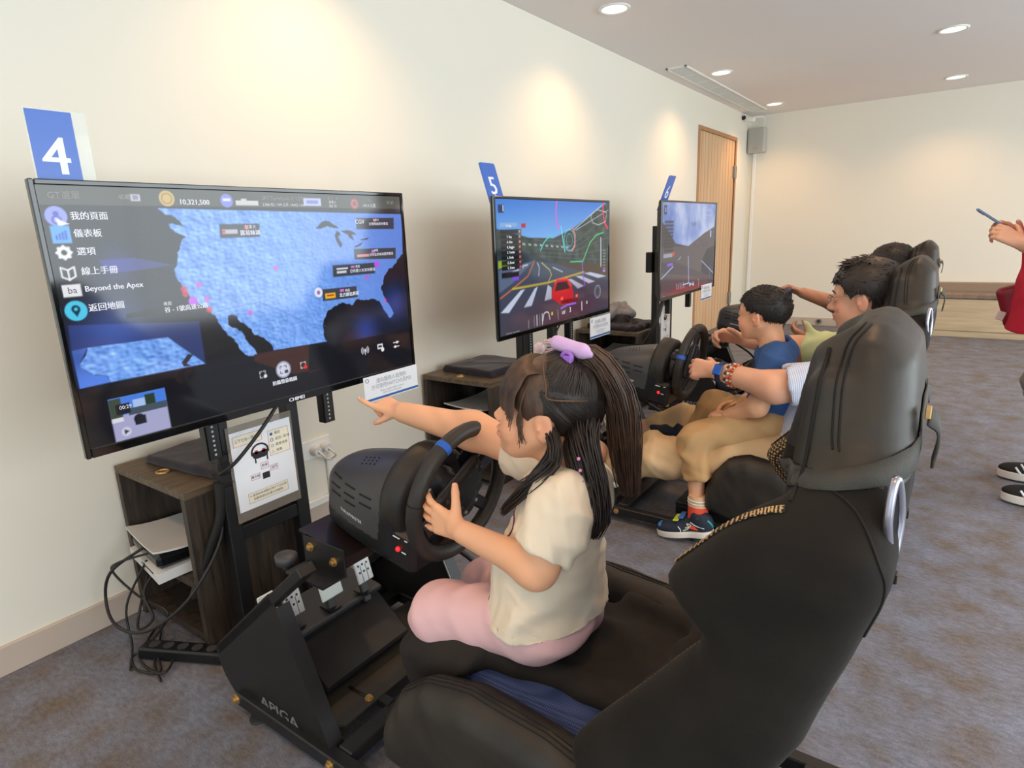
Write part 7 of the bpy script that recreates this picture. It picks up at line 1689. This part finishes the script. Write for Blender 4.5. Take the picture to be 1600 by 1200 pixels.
MB().box((1.463, 2.27, 0.60), (0.001, 0.045, 0.05), rot((0, 1, 0), 0.12)).build('shirt_patch', M('olive_print', (120, 118, 84), 0.8, var=0.5, vscale=60), tb)
K_ = Body(0.0045); K_.K = 0.04
K_.ell((1.572, 2.30, 0.435), (0.090, 0.125, 0.070))
ecap(K_, (1.565, 2.235, 0.435), (1.318, 2.148, 0.378), (0.072, 0.068), (0.056, 0.054), (0, 1, 0)); ecap(K_, (1.318, 2.148, 0.378), (1.358, 2.105, 0.232), (0.058, 0.056), (0.054, 0.058), (0, 1, 0), flat=True); ecap(K_, (1.350, 2.112, 0.255), (1.362, 2.10, 0.21), (0.044, 0.048), (0.045, 0.049), (0, 1, 0), 0.002, 'sub', True)
ecap(K_, (1.565, 2.37, 0.435), (1.31, 2.41, 0.428), (0.072, 0.068), (0.054, 0.052), (0, 1, 0)); K_.cap((1.31, 2.41, 0.428), (1.235, 2.42, 0.33), 0.052, 0.044)
fo = folds(0.011, 43, 70); K_.build('tan_trousers', mKHAKI2, boy, disp=lambda V: fo(V) * np.clip((1.66 - V[:, 0]) * 6, 0.3, 1), relax=2)
mSOCK = M('coral_sock', (232, 84, 62), 0.9, bump=0.2, bscale=500); mSOCK2 = M('peach_sock_cuff', (236, 192, 150), 0.9, bump=0.2, bscale=500)
sk = MB().tube([(1.3625, 2.088, 0.142), (1.366, 2.080, 0.095), (1.366, 2.07, 0.055)], [0.036, 0.037, 0.038], 18, 4).build('sock', mSOCK, boy)
MB().tube([(1.3625, 2.09, 0.182), (1.363, 2.090, 0.16), (1.363, 2.088, 0.138)], [0.0355, 0.0368, 0.0375], 18, 3).build('sock_cuff', mSOCK2, sk)
m_ = MB()
for z in (0.165, 0.154): m_.tube([A_(1.363, 2.0895, z) + A_(math.cos(a), math.sin(a), 0) * 0.0372 for a in np.linspace(0, 2 * PI, 24, endpoint=False)], 0.0022, 6, closed=True)
m_.build('sock_stripes', M('white_knit', (226, 236, 240), 0.9), sk)
mSHOEB = M('navy_shoe_mesh', (34, 44, 62), 0.75, bump=0.2, bscale=300)
s_, (d, s, u, L) = shoe(boy, (1.428, 2.07, 0.050), (1.225, 2.055, 0.012), (-0.18, 0, 1), 0.037, 0.072, mSHOEB, mSOLE, vox=0.0025, sole_t=0.016)
TB = bvh(s_); heel = A_(1.428, 2.07, 0.050)
def on_shoe(a, b, side=-1, off=0.0008):
    return onto(heel + d * L * a + u * b + s * (0.2 if (s @ A_(0, -1, 0)) > 0 else -0.2), A_(0, 1, 0.0), off)
def shoe_line(pts, r, mat, name):
    P = [on_shoe(a, b)[0] for a, b in pts]; P = [p for p in P if p is not None]
    if len(P) > 1: MB().tube(P, r, 6, 4).build(name, mat, s_)
shoe_line([(0.62, 0.036), (0.58, 0.022), (0.60, 0.012)], 0.0018, mSIGNW, 'white_stripe'); shoe_line([(0.40, 0.050), (0.30, 0.040), (0.16, 0.030)], 0.0018, mSIGNW, 'white_stripe')
shoe_line([(0.54, 0.020), (0.46, 0.026), (0.40, 0.040), (0.47, 0.044), (0.44, 0.033), (0.50, 0.030)], 0.0022, M('pale_emblem', (214, 226, 200), 0.5), 'curved_emblem'); shoe_line([(0.10, 0.058), (0.06, 0.045), (0.05, 0.03)], 0.004, M('teal_heel', (60, 170, 170), 0.4), 'heel_patch')
m_ = MB(); 
for a in (0.72, 0.78, 0.84, 0.90): m_.ball(heel + d * L * a + u * 0.030, (0.016, 0.026, 0.012), 10)
m_.build('blue_toe_cap', M('bright_blue_toe', (60, 128, 206), 0.6), s_)
for a, b, c in ((0.60, 0.058, (206, 224, 60)), (0.50, 0.068, (64, 110, 190))):
    MB().box(heel + d * L * a + u * b - s * 0.0, (0.010, 0.030, 0.003), np.stack([d, s, u], 1), 0.002).build('shoe_strap', M('strap_%d' % c[1], c, 0.6), s_)
MB().tube([heel + d * L * 0.20 + u * 0.066 + (d * math.cos(a) * 0.030 + s * math.sin(a) * 0.026) for a in np.linspace(0, 2 * PI, 20, endpoint=False)], 0.0035, 6, closed=True).build('collar_piping', M('lime_piping', (170, 214, 96), 0.6), s_)
shoe(boy, (1.20, 2.42, 0.255), (1.03, 2.42, 0.28), (0.1, 0, 1), 0.034, 0.065, mSHOEB, mSOLE)
# ------------------------------------------------------------------ man at the farthest cockpit
m6 = thing('person', 'dark-haired man at the farthest racing wheel, mostly hidden behind the man with glasses', 'person', (1.7, 3.88, 0.3))
B = Body(0.006); B.K = 0.035
H6 = Head(B, (1.765, 3.86, 0.885), (-0.99, 0.05, -0.05), 0.235)
B.cap(H6.P(-0.14, 0, -0.18), (1.79, 3.87, 0.69), 0.058, 0.062, 0.03)
B.chain([A_(1.765, 3.87, 0.63), A_(1.68, 3.87, 0.44), A_(1.62, 3.87, 0.37)], [0.085, 0.085, 0.085])
B.chain([A_(1.76, 4.06, 0.66), A_(1.50, 4.10, 0.655), A_(1.315, 4.035, 0.725)], [0.060, 0.049, 0.032], 0.04)
hand(B, (1.305, 4.03, 0.728), (-0.85, -0.35, 0.35), (0.4, 0.6, 0.7), (0, -0.6, 0.6), 0.18, [(0.7, 1.0, 0.7)] * 4, 0.04, ((0.75, 0.6, -0.2), 0.25))
B.chain([A_(1.76, 3.68, 0.62), A_(1.60, 3.665, 0.50), A_(1.435, 3.745, 0.500)], [0.060, 0.049, 0.032], 0.04)
hand(B, (1.425, 3.75, 0.500), (-0.90, 0.25, 0.25), (-0.1, -0.75, -0.6), (-0.1, -0.4, 0.9), 0.18, [(0.5, 0.8, 0.5)] * 4, 0.05, ((0.8, 0.5, -0.3), 0.2))
SK3 = (206, 146, 112)
B.build('body', mSKIN, m6, paint=skin_paint(SK3, H6.paint(SK3)))
H6.eyes(m6)
short_hair(H6, 'hair', M('greying_dark_hair', (34, 30, 28), 0.5, var=0.6, vscale=90), m6, front=0.22, side=0.05, back=-0.25, thick=0.05, spike=0.06, n=1100, seed=8, vox=0.006, up=0.2, comb=(-0.7, 0, 0))
S_ = Body(0.007); S_.K = 0.05
ecap(S_, (1.755, 3.87, 0.64), (1.62, 3.87, 0.38), (0.18, 0.105), (0.17, 0.118), (0, 1, 0), flat=True); S_.cap((1.77, 3.70, 0.65), (1.77, 4.04, 0.66), 0.068, 0.068); S_.cap((1.775, 3.87, 0.66), (1.79, 3.87, 0.715), 0.075, 0.068)
ecap(S_, (1.76, 4.05, 0.66), (1.60, 4.085, 0.658), (0.072, 0.072), (0.070, 0.072), (0, 0, 1), flat=True); ecap(S_, (1.76, 3.69, 0.63), (1.65, 3.67, 0.545), (0.072, 0.072), (0.070, 0.072), (1, 0, 0), flat=True)
S_.build('dark_t_shirt', M('charcoal_cotton', (52, 52, 58), 0.9), m6, disp=folds(0.01, 51, 55))
K_ = Body(0.008); K_.K = 0.05; K_.ell((1.62, 3.87, 0.345), (0.12, 0.175, 0.10))
for y in (3.76, 3.98): K_.cap((1.62, y, 0.335), (1.18, y, 0.30), 0.09, 0.07); K_.cap((1.18, y, 0.30), (0.95, y, 0.18), 0.07, 0.055)
K_.build('dark_trousers', M('dark_denim', (44, 46, 58), 0.9), m6, disp=folds(0.006, 53, 45))
for y in (3.76, 3.98): shoe(m6, (0.97, y, 0.13), (0.80, y, 0.27), (-0.6, 0, 0.8), 0.045, 0.085, mBLKPL, mSOLE, vox=0.006)

# ------------------------------------------------------------------ standing woman with a phone
wo = thing('person', 'standing woman in a red T-shirt and grey trousers holding up a phone', 'person', (2.47, 3.2, 0))
B = Body(0.0045); B.K = 0.03
HW = Head(B, (2.425, 3.20, 1.475), (-0.97, 0.0, -0.22), 0.222)
B.cap(HW.P(-0.14, 0, -0.18), (2.49, 3.20, 1.30), 0.05, 0.054, 0.03)
B.chain([A_(2.49, 3.20, 1.24), A_(2.47, 3.20, 1.0), A_(2.475, 3.20, 0.86)], [0.08, 0.08, 0.085])
B.chain([A_(2.49, 3.04, 1.235), A_(2.52, 2.99, 0.98), A_(2.325, 3.095, 1.020)], [0.048, 0.040, 0.027], 0.03)
wl, wtl = hand(B, (2.315, 3.100, 1.025), (-0.80, 0.25, 0.52), (0.35, -0.80, 0.3), (-0.5, 0.3, 0.8), 0.165, [(0.35, 0.8, 0.6), (0.45, 0.9, 0.6), (0.5, 0.95, 0.6), (0.55, 1.0, 0.6)], 0.03, ((0.75, 0.7, -0.2), 0.3))
B.chain([A_(2.49, 3.36, 1.235), A_(2.52, 3.39, 0.98), A_(2.330, 3.265, 1.035)], [0.048, 0.040, 0.027], 0.03)
wr, wtr = hand(B, (2.320, 3.262, 1.04), (-0.80, -0.25, 0.52), (0.35, 0.80, 0.3), (-0.5, -0.3, 0.8), 0.165, [(0.4, 0.9, 0.6)] * 4, 0.03, ((0.75, 0.7, -0.2), 0.3))
for y in (3.07, 3.33): B.chain([A_(2.48, 3.2 + (y - 3.2) * 0.6, 0.83), A_(2.47, y, 0.46), A_(2.56, y, 0.10)], [0.070, 0.055, 0.038])
B.build('body', mSKIN, wo, paint=skin_paint(SK2, HW.paint(SK2)))
HW.eyes(wo)
m_ = MB(); V = Body(0.005); V.ell(HW.P(-0.06, 0, 0.14), np.array((0.435, 0.36, 0.38)) * HW.h + 0.01, HW.R, 0); V.half(HW.P(0.20, 0, 0.1), HW.f * 0.9 - HW.u * 0.6)
v_, f_ = V.geo(); m_.add(v_, f_.tolist(), True)
for sg in (-1, 1): bundle(m_, [HW.P(-0.1, sg * 0.3, 0.2), HW.P(-0.2, sg * 0.34, -0.3), HW.P(-0.28, sg * 0.30, -0.75)], [0.03, 0.035, 0.02], 60, 0.003, 60 + sg)
bundle(m_, [HW.P(-0.45, 0, 0.1), HW.P(-0.48, 0, -0.4), HW.P(-0.45, 0, -0.85)], [0.05, 0.055, 0.03], 90, 0.003, 66)
m_.build('hair', mHAIRM, wo)
R_ = Body(0.0055); R_.K = 0.04
ecap(R_, (2.485, 3.20, 1.24), (2.465, 3.20, 0.98), (0.160, 0.105), (0.175, 0.128), (0, 1, 0)); ecap(R_, (2.468, 3.20, 0.98), (2.465, 3.20, 0.68), (0.175, 0.128), (0.205, 0.160), (0, 1, 0), flat=True)
R_.cap((2.49, 3.05, 1.245), (2.49, 3.35, 1.245), 0.066, 0.066)
for y, ye in ((3.045, 3.015), (3.355, 3.382)): ecap(R_, (2.49, y, 1.235), (2.500, ye, 1.08), (0.060, 0.062), (0.062, 0.066), (1, 0, 0), flat=True)
R_.cap((2.47, 3.2, 1.37), (2.48, 3.2, 1.31), 0.06, 0.058, 0.008, 'sub')
ecap(R_, (2.465, 3.20, 0.71), (2.465, 3.20, 0.6), (0.194, 0.149), (0.196, 0.150), (0, 1, 0), 0.002, 'sub', True)
R_.build('red_t_shirt', mRED, wo, disp=folds(0.011, 61, 55), relax=2)
K_ = Body(0.0065); K_.K = 0.04; K_.ell((2.475, 3.2, 0.83), (0.100, 0.140, 0.10))
for y in (3.07, 3.33):
    K_.cap((2.48, 3.2 + (y - 3.2) * 0.62, 0.80), (2.47, y, 0.46), 0.084, 0.070); ecap(K_, (2.47, y, 0.46), (2.555, y, 0.11), (0.070, 0.070), (0.058, 0.058), (1, 0, 0), flat=True)
K_.build('grey_trousers', M('grey_twill', (150, 142, 138), 0.9), wo, disp=folds(0.011, 63, 50))
mBLKS = M('black_knit_shoe', (30, 30, 32), 0.8)
for y in (3.045, 3.335):
    s2, (d, s, u, L) = shoe(wo, (2.625, y, 0.022), (2.370, y, 0.022), (0, 0, 1), 0.046, 0.082, mBLKS, mSOLE, sole_t=0.024)
    TB = bvh(s2); st_ = MB()
    for k in range(3):
        P = [onto((2.505 - 0.028 * k - 0.035 * t, y - 0.3, 0.032 + 0.042 * t), (0, 1, 0), 0.001)[0] for t in np.linspace(0, 1, 5)]; P = [p for p in P if p is not None]
        if len(P) > 1: st_.tube(P, 0.0045, 6)
    if st_.V: st_.build('white_side_stripes', mSIGNW, s2)
MB().tube([A_(2.342, 3.086, 1.016) + A_(0.25 * math.cos(a), 0.85 * math.sin(a) + 0.5 * math.cos(a), 0.85 * math.cos(a) - 0.2 * math.sin(a)) * 0.036 for a in np.linspace(0, 2 * PI, 24, endpoint=False)], 0.0045, 8, closed=True).build('bracelet', M('cream_jade', (232, 214, 176), 0.25), wo)
ph = thing('phone', 'blue grey phone held up by the standing woman', 'phone', (2.13, 3.19, 1.12))
pR = np.stack([unit((-0.80, 0.0, 0.60)), A_(0, 1, 0), unit((0.60, 0, 0.80))], 1)
MB().box((2.145, 3.19, 1.122), (0.070, 0.036, 0.0042), pR, 0.003).build('case', M('slate_blue_case', (110, 140, 176), 0.35), ph)
MB().box(A_(2.145, 3.19, 1.122) + pR[:, 2] * 0.0044, (0.066, 0.033, 0.0004), pR).build('screen', M('phone_glass', (20, 22, 28), 0.08), ph)
MB().box(A_(2.145, 3.19, 1.122) - pR[:, 2] * 0.0045 + pR[:, 0] * 0.048 + A_(0, 0.014, 0), (0.014, 0.012, 0.0012), pR, 0.001).build('camera_bump', mBLKPL, ph)
bg = thing('shoulder_bag', 'dark red shoulder bag hanging at the side of the standing woman', 'bag', (2.31, 3.10, 0.7))
q = Body(0.005); q.K = 0.02; q.box((2.315, 3.085, 0.775), (0.060, 0.035, 0.085), rot((0, 1, 0), 0.30), 0.025)
mBAG = M('dark_red_leather', (138, 20, 40), 0.45, bump=0.15, bscale=200)
q.build('pouch', mBAG, bg, disp=folds(0.003, 71, 50))
MB().tube([(2.345, 3.085, 0.86), (2.385, 3.045, 1.02), (2.47, 3.05, 1.25), (2.50, 3.10, 1.305), (2.56, 3.2, 1.22), (2.60, 3.24, 1.05)], 0.007, 6, 6, flat=0.5).build('strap', M('black_strap', (36, 26, 28), 0.6), bg)
MB().tube([A_(2.348, 3.085, 0.868) + A_(math.cos(a), 0, math.sin(a)) * 0.012 for a in np.linspace(0, 2 * PI, 12, endpoint=False)], 0.0025, 6, closed=True).build('ring', mGREYMET, bg)
MB().box((2.262, 3.052, 0.735), (0.014, 0.003, 0.018), rot((0, 1, 0), 0.30), 0.002).build('logo_patch', M('cream_patch', (226, 206, 196), 0.6), bg)
wo.location.x -= 0.07; bg.location.x -= 0.045; bg.location.y += 0.15
_to.data = bpy.data.curves.new('unused', 'FONT') if False else _to.data
bpy.data.objects.remove(_to)
